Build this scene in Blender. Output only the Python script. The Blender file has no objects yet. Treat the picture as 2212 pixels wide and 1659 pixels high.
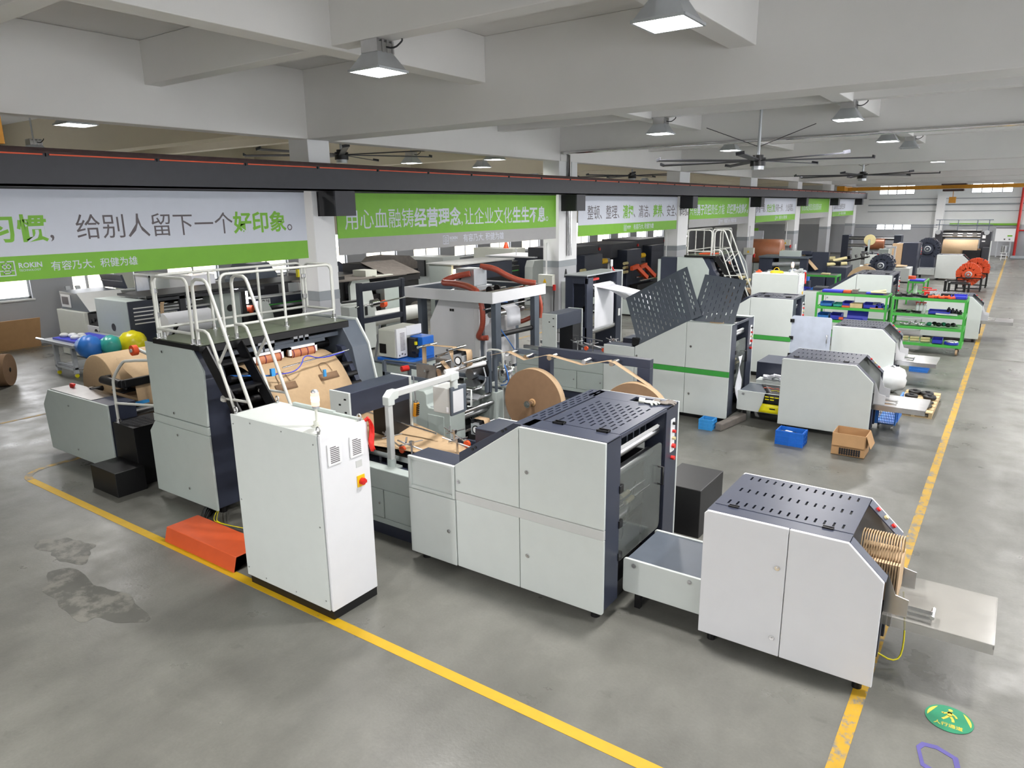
import bpy, math, random
from mathutils import Vector, Matrix, Euler
S = bpy.context.scene
COL = S.collection
PI = math.pi
rnd = random.Random(7)

# ---------------------------------------------------------------- camera
cd = bpy.data.cameras.new('camera')
cam = bpy.data.objects.new('camera', cd)
COL.objects.link(cam)
cd.sensor_fit = 'HORIZONTAL'
cd.sensor_width = 36.0
cd.lens = 1530.0 / 2212.0 * 36.0
cd.clip_start = 0.05
cd.clip_end = 400
_p, _r, _y = math.radians(13.93), math.radians(-0.78), math.radians(-35.25)
_f = Vector((math.sin(_y) * math.cos(_p), math.cos(_y) * math.cos(_p), -math.sin(_p)))
_rt = Vector((math.cos(_y), -math.sin(_y), 0))
_up = _rt.cross(_f)
_R = _rt * math.cos(_r) + _up * math.sin(_r)
_U = -_rt * math.sin(_r) + _up * math.cos(_r)
_m = Matrix((_R, _U, -_f)).transposed().to_4x4()
_m.translation = Vector((0, 0, 4.0))
cam.matrix_world = _m
S.camera = cam

# ---------------------------------------------------------------- view, world, sampling quality
S.view_settings.view_transform = 'Standard'
S.view_settings.look = 'None'
S.view_settings.gamma = 1.0
S.view_settings.use_curve_mapping = False
S.view_settings.exposure = 1.38
S.cycles.use_denoising = True
S.cycles.max_bounces = 7
S.cycles.diffuse_bounces = 4
S.cycles.glossy_bounces = 3
S.cycles.transmission_bounces = 5
S.cycles.transparent_max_bounces = 8
S.cycles.caustics_reflective = False
S.cycles.caustics_refractive = False
S.cycles.sample_clamp_indirect = 4.0
W = bpy.data.worlds.new('daylight')
S.world = W
W.use_nodes = True
W.node_tree.nodes['Background'].inputs['Color'].default_value = (0.96, 0.97, 1.0, 1)
W.node_tree.nodes['Background'].inputs['Strength'].default_value = 3.6
LAMP_W = 80.0          # watts of one high-bay lamp

# ---------------------------------------------------------------- materials
MT = {}
def mk(name, col, rough=0.5, metal=0.0, var=0.06, scale=6.0, bump=0.0, spec=0.5, emit=None, est=0.0, coat=0.0, alpha=1.0, trans=0.0):
    m = bpy.data.materials.new(name)
    m.use_nodes = True
    nt = m.node_tree
    b = nt.nodes['Principled BSDF']
    tc = nt.nodes.new('ShaderNodeTexCoord')
    nz = nt.nodes.new('ShaderNodeTexNoise')
    nz.inputs['Scale'].default_value = scale
    nz.inputs['Detail'].default_value = 5
    nt.links.new(tc.outputs['Object'], nz.inputs['Vector'])
    rp = nt.nodes.new('ShaderNodeValToRGB')
    rp.color_ramp.elements[0].position = 0.3
    rp.color_ramp.elements[1].position = 0.7
    rp.color_ramp.elements[0].color = tuple(max(0, c * (1 - var)) for c in col) + (1,)
    rp.color_ramp.elements[1].color = tuple(min(1, c * (1 + var)) for c in col) + (1,)
    nt.links.new(nz.outputs['Fac'], rp.inputs['Fac'])
    nt.links.new(rp.outputs['Color'], b.inputs['Base Color'])
    b.inputs['Roughness'].default_value = rough
    b.inputs['Metallic'].default_value = metal
    b.inputs['Specular IOR Level'].default_value = spec
    b.inputs['Coat Weight'].default_value = coat
    b.inputs['Alpha'].default_value = alpha
    b.inputs['Transmission Weight'].default_value = trans
    if bump:
        bp = nt.nodes.new('ShaderNodeBump')
        bp.inputs['Strength'].default_value = bump
        bp.inputs['Distance'].default_value = 0.01
        n2 = nt.nodes.new('ShaderNodeTexNoise')
        n2.inputs['Scale'].default_value = scale * 8
        nt.links.new(tc.outputs['Object'], n2.inputs['Vector'])
        nt.links.new(n2.outputs['Fac'], bp.inputs['Height'])
        nt.links.new(bp.outputs['Normal'], b.inputs['Normal'])
    if emit:
        b.inputs['Emission Color'].default_value = tuple(emit) + (1,)
        b.inputs['Emission Strength'].default_value = est
    MT[name] = m
    return m
def srgb(r, g, b):
    f = lambda c: (c / 255 / 12.92) if c / 255 <= 0.04045 else ((c / 255 + 0.055) / 1.055) ** 2.4
    return (f(r), f(g), f(b))
mk('panel', srgb(203, 209, 206), 0.42, var=0.015, bump=0.05)
mk('panelw', srgb(222, 223, 226), 0.4, var=0.012)
mk('panelg', srgb(176, 186, 182), 0.45, var=0.02)
mk('beige', srgb(206, 208, 198), 0.5, var=0.02)
mk('stripe', srgb(196, 198, 196), 0.5, var=0.02)
mk('navy', srgb(50, 55, 70), 0.38, var=0.05)
mk('slate', srgb(84, 92, 102), 0.4, var=0.05)
mk('dark', srgb(26, 27, 31), 0.5, var=0.15)
mk('black', srgb(16, 16, 18), 0.42, var=0.15)
mk('steel', (0.55, 0.55, 0.56), 0.28, metal=1.0, var=0.08)
mk('chrome', (0.75, 0.75, 0.76), 0.12, metal=1.0, var=0.04)
mk('alu', srgb(188, 192, 196), 0.4, metal=0.6, var=0.05)
mk('railing', srgb(196, 198, 192), 0.4, var=0.03)
mk('kraft', srgb(178, 152, 118), 0.75, var=0.04, scale=20)
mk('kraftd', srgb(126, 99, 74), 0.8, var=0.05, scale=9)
mk('kraftl', srgb(192, 164, 130), 0.75, var=0.04, scale=20)
mk('card', srgb(178, 140, 98), 0.8, var=0.05)
mk('paper', srgb(228, 230, 236), 0.6, var=0.015)
mk('green', srgb(70, 168, 68), 0.45, var=0.05)
mk('greenstripe', srgb(58, 152, 62), 0.45, var=0.04)
mk('lime', srgb(116, 176, 46), 0.55, var=0.03)
mk('bannerw', srgb(200, 205, 216), 0.6, var=0.015)
mk('bannerg', srgb(160, 160, 160), 0.6, var=0.02)
mk('ink', srgb(98, 92, 96), 0.7, var=0.05)
mk('blue', srgb(30, 104, 200), 0.4, var=0.07)
mk('bluel', srgb(52, 120, 205), 0.4, var=0.07)
mk('indigo', srgb(52, 62, 190), 0.45, var=0.06)
mk('cyan', srgb(60, 150, 215), 0.4, var=0.05)
mk('orange', srgb(198, 82, 40), 0.5, var=0.05)
mk('rubber', srgb(225, 84, 38), 0.5, var=0.05)
mk('red', srgb(206, 40, 34), 0.4, var=0.05)
mk('satin', srgb(222, 40, 30), 0.3, var=0.06)
mk('hose', srgb(176, 84, 66), 0.3, var=0.1, scale=14)
mk('yellow', srgb(240, 190, 20), 0.45, var=0.05)
mk('lemon', srgb(232, 220, 20), 0.35, var=0.06)
mk('cream', srgb(204, 192, 142), 0.5, var=0.06)
mk('crane', srgb(206, 140, 28), 0.5, var=0.08)
mk('girder', srgb(56, 57, 63), 0.55, var=0.05)
mk('rust', srgb(66, 48, 46), 0.75, var=0.2)
mk('white', srgb(228, 229, 230), 0.5, var=0.01)
mk('wood', srgb(196, 172, 130), 0.75, var=0.12)
mk('timber', srgb(112, 106, 100), 0.8, var=0.15)
mk('maroon', srgb(94, 26, 58), 0.8, var=0.2, scale=30)
mk('olive', srgb(92, 98, 84), 0.32, var=0.06)
mk('copper', srgb(176, 112, 78), 0.4, var=0.08)
mk('teal', srgb(60, 170, 160), 0.35, var=0.1)
mk('signgreen', srgb(36, 128, 92), 0.6, var=0.1)
mk('signyellow', srgb(196, 182, 70), 0.6, var=0.1)
mk('violet', srgb(84, 78, 140), 0.6, var=0.1)
mk('concrete', srgb(222, 221, 219), 0.85, var=0.02, scale=1.2, bump=0.08)
mk('pillarpaint', srgb(228, 229, 230), 0.75, var=0.015, scale=1.5)
mk('wallwhite', srgb(224, 226, 226), 0.8, var=0.02, scale=1.0)
mk('wallcream', srgb(224, 214, 192), 0.8, var=0.02, scale=1.0)
mk('wallgrey', srgb(172, 174, 178), 0.75, var=0.03, scale=1.0)
mk('bandgrey', srgb(146, 152, 156), 0.75, var=0.03)
mk('lens', (1, 1, 1), 0.4, emit=(1.0, 0.98, 0.95), est=14)
mk('lamplit', (1.0, 0.8, 0.6), 0.4, emit=(1.0, 0.72, 0.42), est=5)
mk('lamppink', srgb(230, 150, 130), 0.3, emit=(1.0, 0.45, 0.32), est=0.7)
mk('tubelit', (1, 1, 1), 0.4, emit=(0.9, 0.9, 1.0), est=6)
mk('redled', srgb(220, 50, 40), 0.4, emit=(1.0, 0.15, 0.1), est=3)
mk('outside', srgb(240, 226, 196), 0.9, var=0.03)
mk('smoke', srgb(120, 126, 122), 0.12, alpha=0.42)
mk('acrylic', srgb(166, 164, 158), 0.15, alpha=0.48)
mk('pane', srgb(235, 240, 245), 0.05, alpha=0.12)
mk('frost', srgb(196, 204, 220), 0.35, alpha=0.92)
mk('bagplastic', srgb(232, 236, 238), 0.35, alpha=0.85)

def floor_material():
    m = bpy.data.materials.new('floor_concrete')
    m.use_nodes = True
    nt = m.node_tree
    N, L = nt.nodes, nt.links
    b = N['Principled BSDF']
    tc = N.new('ShaderNodeTexCoord')
    def noise(sc, det=6, rough=0.6, st=(1, 1, 1)):
        mp = N.new('ShaderNodeMapping')
        mp.inputs['Scale'].default_value = st
        L.new(tc.outputs['Object'], mp.inputs['Vector'])
        n = N.new('ShaderNodeTexNoise')
        n.inputs['Scale'].default_value = sc
        n.inputs['Detail'].default_value = det
        n.inputs['Roughness'].default_value = rough
        L.new(mp.outputs['Vector'], n.inputs['Vector'])
        return n.outputs['Fac']
    def ramp(src, p0, c0, p1, c1):
        r = N.new('ShaderNodeValToRGB')
        r.color_ramp.elements[0].position = p0
        r.color_ramp.elements[1].position = p1
        r.color_ramp.elements[0].color = (*c0, 1)
        r.color_ramp.elements[1].color = (*c1, 1)
        L.new(src, r.inputs['Fac'])
        return r.outputs['Color']
    def mix(kind, f, a, c):
        x = N.new('ShaderNodeMix')
        x.data_type = 'RGBA'
        x.blend_type = kind
        if isinstance(f, float):
            x.inputs[0].default_value = f
        else:
            L.new(f, x.inputs[0])
        L.new(a, x.inputs[6])
        L.new(c, x.inputs[7])
        return x.outputs[2]
    base = ramp(noise(0.35, 8), 0.3, srgb(100, 100, 95), 0.72, srgb(117, 117, 111))
    mid = ramp(noise(2.2, 8, 0.65, (1, 0.6, 1)), 0.35, (0.8, 0.8, 0.79), 0.68, (1.06, 1.06, 1.05))
    c = mix('MULTIPLY', 1.0, base, mid)
    spots = ramp(noise(3.1, 4, 0.6, (1, 1.7, 1)), 0.26, (0.66, 0.66, 0.65), 0.36, (1, 1, 1))
    c = mix('MULTIPLY', 0.55, c, spots)
    pale = ramp(noise(1.7, 9, 0.75, (0.7, 1.6, 1)), 0.56, (1, 1, 1), 0.74, (1.16, 1.16, 1.15))
    c = mix('MULTIPLY', 1.0, c, pale)
    fine = ramp(noise(40, 4), 0.3, (0.9, 0.9, 0.9), 0.7, (1.06, 1.06, 1.06))
    c = mix('MULTIPLY', 0.7, c, fine)
    L.new(c, b.inputs['Base Color'])
    rr = N.new('ShaderNodeMapRange')
    rr.inputs['From Min'].default_value = 0.3
    rr.inputs['From Max'].default_value = 0.7
    rr.inputs['To Min'].default_value = 0.24
    rr.inputs['To Max'].default_value = 0.5
    L.new(noise(1.3, 6), rr.inputs['Value'])
    L.new(rr.outputs[0], b.inputs['Roughness'])
    bp = N.new('ShaderNodeBump')
    bp.inputs['Strength'].default_value = 0.12
    bp.inputs['Distance'].default_value = 0.01
    L.new(noise(30, 4), bp.inputs['Height'])
    L.new(bp.outputs['Normal'], b.inputs['Normal'])
    MT['floor'] = m
floor_material()

def worn_paint(name, col, lo=0.36, hi=0.42, sc=7.0):
    m = mk(name, col, 0.55, var=0.05)
    nt = m.node_tree
    b = nt.nodes['Principled BSDF']
    src = b.inputs['Base Color'].links[0].from_socket
    tc = nt.nodes.new('ShaderNodeTexCoord')
    n = nt.nodes.new('ShaderNodeTexNoise')
    n.inputs['Scale'].default_value = sc
    n.inputs['Detail'].default_value = 9
    n.inputs['Roughness'].default_value = 0.7
    nt.links.new(tc.outputs['Object'], n.inputs['Vector'])
    r = nt.nodes.new('ShaderNodeValToRGB')
    r.color_ramp.elements[0].position = lo
    r.color_ramp.elements[1].position = hi
    nt.links.new(n.outputs['Fac'], r.inputs['Fac'])
    x = nt.nodes.new('ShaderNodeMix')
    x.data_type = 'RGBA'
    x.inputs[6].default_value = (*srgb(116, 115, 108), 1)
    nt.links.new(r.outputs['Color'], x.inputs[0])
    nt.links.new(src, x.inputs[7])
    nt.links.new(x.outputs[2], b.inputs['Base Color'])
worn_paint('linepaint', srgb(190, 152, 16), 0.30, 0.36)
worn_paint('linefaded', srgb(176, 138, 26), 0.40, 0.5)
worn_paint('linethin', srgb(164, 134, 70), 0.42, 0.55)
worn_paint('damp', srgb(84, 84, 79), 0.42, 0.52, 2.5)

# ---------------------------------------------------------------- mesh building
class MB:
    def __init__(s):
        s.v, s.f, s.sm, s.mi = [], [], [], []
        s.cur = 0
    def add(s, vs, fs, smooth=False):
        o = len(s.v)
        s.v += [tuple(v) for v in vs]
        for f in fs:
            s.f.append(tuple(i + o for i in f))
            s.sm.append(smooth)
            s.mi.append(s.cur)
        return s
    def box(s, x0, y0, z0, x1, y1, z1):
        vs = [(x, y, z) for z in (z0, z1) for y in (y0, y1) for x in (x0, x1)]
        return s.add(vs, [(0, 2, 3, 1), (4, 5, 7, 6), (0, 1, 5, 4), (2, 6, 7, 3), (0, 4, 6, 2), (1, 3, 7, 5)])
    def cbox(s, c, d, rot=None):
        q = Euler(rot).to_matrix() if rot else None
        vs = []
        for z in (-.5, .5):
            for y in (-.5, .5):
                for x in (-.5, .5):
                    p = Vector((x * d[0], y * d[1], z * d[2]))
                    if q: p = q @ p
                    vs.append(p + Vector(c))
        return s.add(vs, [(0, 2, 3, 1), (4, 5, 7, 6), (0, 1, 5, 4), (2, 6, 7, 3), (0, 4, 6, 2), (1, 3, 7, 5)])
    def fbox(s, O, u, v, n, a0, a1, b0, b1, c0, c1):
        O, u, v, n = Vector(O), Vector(u), Vector(v), Vector(n)
        vs = [O + u * a + v * b + n * c for c in (c0, c1) for b in (b0, b1) for a in (a0, a1)]
        return s.add(vs, [(0, 2, 3, 1), (4, 5, 7, 6), (0, 1, 5, 4), (2, 6, 7, 3), (0, 4, 6, 2), (1, 3, 7, 5)])
    def prism(s, pts, axis, lo, hi):
        n = len(pts)
        def P(p, t):
            if axis == 'y': return (p[0], t, p[1])
            if axis == 'x': return (t, p[0], p[1])
            return (p[0], p[1], t)
        vs = [P(p, lo) for p in pts] + [P(p, hi) for p in pts]
        fs = [tuple(range(n)), tuple(range(2 * n - 1, n - 1, -1))]
        fs += [(i, i + n, (i + 1) % n + n, (i + 1) % n) for i in range(n)]
        return s.add(vs, fs)
    def cyl(s, p0, p1, r, n=16, r1=None, cap=True):
        p0, p1 = Vector(p0), Vector(p1)
        r1 = r if r1 is None else r1
        d = (p1 - p0).normalized()
        a = d.orthogonal().normalized()
        b = d.cross(a)
        vs = []
        for p, q in ((p0, r), (p1, r1)):
            vs += [p + a * (q * math.cos(2 * PI * i / n)) + b * (q * math.sin(2 * PI * i / n)) for i in range(n)]
        s.add(vs, [(i, (i + 1) % n, (i + 1) % n + n, i + n) for i in range(n)], True)
        if cap:
            s.add(vs[:n], [tuple(range(n - 1, -1, -1))])
            s.add(vs[n:], [tuple(range(n))])
        return s
    def tube(s, pts, r, n=8, smooth_path=0, closed=False):
        P = [Vector(p) for p in pts]
        for _ in range(smooth_path):
            Q = [P[0]]
            for i in range(len(P) - 1):
                Q += [P[i] * .75 + P[i + 1] * .25, P[i] * .25 + P[i + 1] * .75]
            Q.append(P[-1])
            P = Q
        m = len(P)
        vs = []
        a = None
        for i in range(m):
            d = (P[min(i + 1, m - 1)] - P[max(i - 1, 0)])
            if closed: d = P[(i + 1) % m] - P[i - 1]
            d.normalize()
            if a is None: a = d.orthogonal().normalized()
            a = (a - d * a.dot(d))
            if a.length < 1e-6: a = d.orthogonal()
            a.normalize()
            b = d.cross(a)
            rr = r[i] if isinstance(r, (list, tuple)) else r
            vs += [P[i] + a * (rr * math.cos(2 * PI * k / n)) + b * (rr * math.sin(2 * PI * k / n)) for k in range(n)]
        fs = []
        for i in range(m - 1 + (1 if closed else 0)):
            j = (i + 1) % m
            fs += [(i * n + k, i * n + (k + 1) % n, j * n + (k + 1) % n, j * n + k) for k in range(n)]
        s.add(vs, fs, True)
        if not closed:
            s.add(vs[:n], [tuple(range(n - 1, -1, -1))])
            s.add(vs[-n:], [tuple(range(n))])
        return s
    def lathe(s, prof, c, axis='z', n=24, smooth=True):
        vs = []
        for (r, h) in prof:
            for k in range(n):
                t = 2 * PI * k / n
                x, y = r * math.cos(t), r * math.sin(t)
                p = {'z': (x, y, h), 'y': (x, h, y), 'x': (h, x, y)}[axis]
                vs.append((c[0] + p[0], c[1] + p[1], c[2] + p[2]))
        fs = []
        for i in range(len(prof) - 1):
            fs += [(i * n + k, i * n + (k + 1) % n, (i + 1) * n + (k + 1) % n, (i + 1) * n + k) for k in range(n)]
        return s.add(vs, fs, smooth)
    def ball(s, c, r, n=10, sq=(1, 1, 1)):
        prof = [(r * math.sin(PI * i / n), -r * math.cos(PI * i / n)) for i in range(n + 1)]
        o = len(s.v)
        s.lathe(prof, (0, 0, 0), 'z', n * 2)
        for i in range(o, len(s.v)):
            v = s.v[i]
            s.v[i] = (c[0] + v[0] * sq[0], c[1] + v[1] * sq[1], c[2] + v[2] * sq[2])
        return s
    def sheet(s, rows, th=0.002):
        # rows: list of equally long point lists; a thin cloth or paper surface with thickness
        m, n = len(rows), len(rows[0])
        R = [[Vector(p) for p in r] for r in rows]
        def nrm(i, j):
            a = R[min(i + 1, m - 1)][j] - R[max(i - 1, 0)][j]
            b = R[i][min(j + 1, n - 1)] - R[i][max(j - 1, 0)]
            c = a.cross(b)
            return c.normalized() if c.length > 1e-9 else Vector((0, 0, 1))
        top = [R[i][j] for i in range(m) for j in range(n)]
        bot = [R[i][j] - nrm(i, j) * th for i in range(m) for j in range(n)]
        k = m * n
        fs = []
        for i in range(m - 1):
            for j in range(n - 1):
                a, b, c, d = i * n + j, i * n + j + 1, (i + 1) * n + j + 1, (i + 1) * n + j
                fs += [(a, d, c, b), (a + k, b + k, c + k, d + k)]
        for i in range(m - 1):
            a, d = i * n, (i + 1) * n
            fs += [(a, a + k, d + k, d), (a + n - 1, d + n - 1, d + n - 1 + k, a + n - 1 + k)]
        for j in range(n - 1):
            a, b = j, j + 1
            fs += [(a, b, b + k, a + k)]
            a, b = (m - 1) * n + j, (m - 1) * n + j + 1
            fs += [(a, a + k, b + k, b)]
        return s.add(top + bot, fs, True)

ORG = {}
def _mesh(name, mb, mats, off):
    me = bpy.data.meshes.new(name)
    me.from_pydata([(v[0] - off[0], v[1] - off[1], v[2] - off[2]) for v in mb.v], [], mb.f)
    for p, q, k in zip(me.polygons, mb.sm, mb.mi):
        p.use_smooth = q
        p.material_index = k
    for m in (mats if isinstance(mats, (list, tuple)) else [mats]):
        me.materials.append(MT[m])
    me.validate()
    me.update()
    import bmesh
    bm = bmesh.new()
    bm.from_mesh(me)
    bmesh.ops.recalc_face_normals(bm, faces=bm.faces)
    bm.to_mesh(me)
    bm.free()
    return me
def _bev(o, w):
    if w:
        m = o.modifiers.new('bevel', 'BEVEL')
        m.width = w
        m.segments = 2
        m.limit_method = 'ANGLE'
        m.angle_limit = math.radians(40)
def tag(o, label, cat, group=None, kind=None):
    o['label'] = label
    o['category'] = cat
    if group: o['group'] = group
    if kind: o['kind'] = kind
def thing(name, label, cat, loc, group=None):
    o = bpy.data.objects.new(name, None)
    o.empty_display_size = 0.2
    COL.objects.link(o)
    o.location = loc
    tag(o, label, cat, group)
    ORG[o.name] = Vector(loc)
    return o
def part(name, mb, mat, parent, bevel=0.0, label=None):
    off = ORG[parent.name]
    o = bpy.data.objects.new(name, _mesh(name, mb, mat, off))
    COL.objects.link(o)
    o.parent = parent
    ORG[o.name] = off
    _bev(o, bevel)
    if label: o['label'] = label
    return o
def solo(name, label, cat, mb, mat, group=None, bevel=0.0, kind=None):
    xs, ys, zs = zip(*mb.v)
    off = ((min(xs) + max(xs)) / 2, (min(ys) + max(ys)) / 2, min(zs))
    o = bpy.data.objects.new(name, _mesh(name, mb, mat, off))
    o.location = off
    COL.objects.link(o)
    ORG[o.name] = Vector(off)
    tag(o, label, cat, group, kind)
    _bev(o, bevel)
    return o
def struct(name, mb, mat, bevel=0.0, parent=None):
    if parent is not None:
        return part(name, mb, mat, parent, bevel)
    o = bpy.data.objects.new(name, _mesh(name, mb, mat, (0, 0, 0)))
    COL.objects.link(o)
    ORG[o.name] = Vector((0, 0, 0))
    o['kind'] = 'structure'
    _bev(o, bevel)
    return o
def copy_tree(root, loc, label=None, group=None, rz=0.0):
    r = root.copy()
    COL.objects.link(r)
    r.location = loc
    if rz: r.rotation_euler = (0, 0, rz)
    if label: r['label'] = label
    if group: r['group'] = group
    ORG[r.name] = Vector(loc)
    for ch in list(root.children):
        c = ch.copy()
        COL.objects.link(c)
        c.parent = r
        for g in list(ch.children):
            d = g.copy()
            COL.objects.link(d)
            d.parent = c
    return r
def text_mesh(body, size, depth=0.002, bold=0.0, sx=1.0, align='LEFT', space=1.0):
    cu = bpy.data.curves.new('lettering', 'FONT')
    cu.body = body
    cu.size = size
    cu.extrude = depth
    cu.offset = bold
    cu.align_x = align
    cu.space_character = space
    cu.resolution_u = 2
    o = bpy.data.objects.new('lettering', cu)
    COL.objects.link(o)
    dg = bpy.context.evaluated_depsgraph_get()
    me = bpy.data.meshes.new_from_object(o.evaluated_get(dg))
    bpy.data.objects.remove(o)
    bpy.data.curves.remove(cu)
    if sx != 1.0:
        for v in me.vertices: v.co.x *= sx
    return me
def text(body, size, mat, loc, rot, parent, name='lettering', bold=0.0, sx=1.0, align='LEFT', depth=0.002, space=1.0):
    me = text_mesh(body, size, depth, bold, sx, align, space)
    me.name = name
    me.materials.clear()
    me.materials.append(MT[mat])
    o = bpy.data.objects.new(name, me)
    COL.objects.link(o)
    o.parent = parent
    o.location = Vector(loc) - ORG[parent.name]
    o.rotation_euler = rot
    ORG[o.name] = ORG[parent.name]
    return o
FACE_X = (PI / 2, 0, PI / 2)      # lettering read from +x
FACE_Y = (PI / 2, 0, 0)           # lettering read from -y
def rect(x0, y0, x1, y1):
    return [(x0, y0), (x1, y0), (x1, y1), (x0, y1)]
def rrect(x0, y0, x1, y1, r, n=5, corners='1111'):
    out = []
    for k, (cx, cy, a) in enumerate(((x0 + r, y0 + r, PI), (x1 - r, y0 + r, 1.5 * PI), (x1 - r, y1 - r, 0), (x0 + r, y1 - r, .5 * PI))):
        if corners[k] == '1':
            out += [(cx + r * math.cos(a + PI / 2 * i / n), cy + r * math.sin(a + PI / 2 * i / n)) for i in range(n + 1)]
        else:
            out.append(((x0, x1, x1, x0)[k], (y0, y0, y1, y1)[k]))
    return out
def slots(mb, O, u, v, n, L, Wd, th, rows, m0=0.06, sl=0.09, sw=0.016, pitch=0.14, stag=True, holes=None):
    # a perforated sheet: length L along u, width Wd along v; slots lie along u in rows across v
    gap = (Wd - 2 * m0) / max(1, rows)
    prev = 0.0
    for j in range(rows):
        vc = m0 + gap * (j + .5)
        mb.fbox(O, u, v, n, 0, L, prev, vc - sw / 2, 0, th)
        x = 0.0
        st = m0 + (pitch / 2 if (stag and j % 2) else 0.0)
        while st + sl < L - m0:
            mb.fbox(O, u, v, n, x, st, vc - sw / 2, vc + sw / 2, 0, th)
            x = st + sl
            st += pitch
        mb.fbox(O, u, v, n, x, L, vc - sw / 2, vc + sw / 2, 0, th)
        prev = vc + sw / 2
    mb.fbox(O, u, v, n, 0, L, prev, Wd, 0, th)
    return mb
# ================================================================ the building
ZB, ZS = 5.3, 6.5
X0, X1, Y0, Y1 = -25.2, 7.0, -7.0, 66.0
XP = -11.1
PY = [0.2 + 9 * k for k in range(0, 8)]       # near faces of the pillars
m = MB(); m.box(X0 - .3, Y0, -.3, X1, Y1 + .3, 0)
struct('floor', m, 'floor')
m = MB(); m.box(X0 - .3, Y0, ZS, X1, Y1 + .3, ZS + .2)
struct('ceiling', m, 'concrete')
# beams
for k, y in enumerate(PY):
    m = MB()
    m.box(XP - .3, y, ZB if k != 2 else 5.55, X1, y + .62 if k != 2 else y + 1.0, ZS)
    struct('ceiling_beam', m, 'concrete', .012)
    m = MB(); m.box(X0, y, 5.5, XP - .3, y + .5, ZS)
    struct('ceiling_beam', m, 'wallcream')
m = MB(); m.box(XP - .3, Y0, ZB, XP + .02, Y1, ZS)
struct('ceiling_beam', m, 'concrete', .012)
for x in (-7.08, -3.03, 1.0, 5.0):
    for k in range(-1, 7):
        m = MB(); m.box(x - .165, PY[0] + 9 * k + .62, 5.85, x + .165, PY[0] + 9 * k + 9, ZS - .002)
        struct('ceiling_joist', m, 'concrete', .01)
for k in range(-1, 7):
    for t in (3.0, 6.0):
        m = MB(); m.box(XP, PY[0] + 9 * k + t, 5.88, X1, PY[0] + 9 * k + t + .26, ZS - .004)
        struct('ceiling_joist', m, 'concrete', .01)
for k in range(0, 7):
    m = MB(); m.box(X0, PY[0] + 9 * k + 4.4, 5.9, XP - .3, PY[0] + 9 * k + 4.7, ZS - .004)
    struct('ceiling_joist', m, 'wallcream')
# pillars with a grey dado
for k, y in enumerate(PY):
    w = .52 if k < 2 else 1.05
    m = MB(); m.box(XP - .55, y, 0, XP, y + w, 2.28)
    lo = struct('pillar', m, 'wallgrey', .01)
    m = MB(); m.box(XP - .553, y - .003, 2.28, XP + .003, y + w + .003, 2.46)
    struct('dado_band', m, 'bandgrey', parent=lo)
    m = MB(); m.box(XP - .55, y, 2.46, XP, y + w, ZS)
    struct('shaft', m, 'pillarpaint', .01, parent=lo)
    if 0 < k < 4:
        m = MB(); m.box(XP, y + .02, ZB, XP + .05, y + .3, ZS - .01)
        struct('pilaster', m, 'concrete', parent=lo)
# left wall with windows
WIN = []
for k in range(0, 17):
    a = 4.25 + 3.27 * k
    WIN.append((a, a + 2.05))
zs0, zs1 = 1.45, 3.0
def wall_x(x, th, opens, y0, y1, z0, zh, mats, nm, dado=2.35):
    m = MB()
    ys = y0
    for a, b, s, t in opens:
        m.cur = 0
        m.box(x - th, ys, z0, x, a, dado); m.cur = 1; m.box(x - th, ys, dado, x, a, zh)
        m.cur = 0
        m.box(x - th, a, z0, x, b, s)
        m.cur = 1
        m.box(x - th, a, t, x, b, zh)
        if s < dado < t: pass
        ys = b
    m.cur = 0
    m.box(x - th, ys, z0, x, y1, dado); m.cur = 1; m.box(x - th, ys, dado, x, y1, zh)
    return struct(nm, m, mats)
wall_x(X0, .3, [(a, b, zs0, zs1) for a, b in WIN], Y0, Y1, 0, ZS, ['wallgrey', 'wallcream'], 'wall_left')
for i, (a, b) in enumerate(WIN):
    r = bpy.data.objects.new('window_%d' % (i + 1), None)
    COL.objects.link(r); r.location = (X0 - .1, (a + b) / 2, zs0); r['kind'] = 'structure'; ORG[r.name] = Vector(r.location)
    m = MB()
    for y0, y1, z0, z1 in ((a, a + .06, zs0, zs1), (b - .06, b, zs0, zs1), (a, b, zs0, zs0 + .06), (a, b, zs1 - .06, zs1), ((a + b) / 2 - .04, (a + b) / 2 + .04, zs0, zs1)):
        m.box(X0 - .16, y0, z0, X0 - .1, y1, z1)
    part('frame', m, 'alu', r)
    m = MB(); m.box(X0 - .14, a + .06, zs0 + .06, X0 - .13, (a + b) / 2 - .04, zs1 - .06)
    part('pane', m, 'pane', r)
    m = MB(); m.box(X0 - .14, (a + b) / 2 + .04, zs0 + .06, X0 - .13, b - .06, zs1 - .06)
    part('pane', m, 'pane', r)
    m = MB(); m.box(X0 - .1, a - .05, zs0 - .05, X0 + .06, b + .05, zs0)
    part('sill', m, 'wallwhite', r)
# neighbouring house wall outside the windows
m = MB(); m.box(X0 - 7.3, Y0, -.3, X0 - 7.0, Y1, 1.9)
struct('exterior_wall', m, 'outside')
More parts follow.
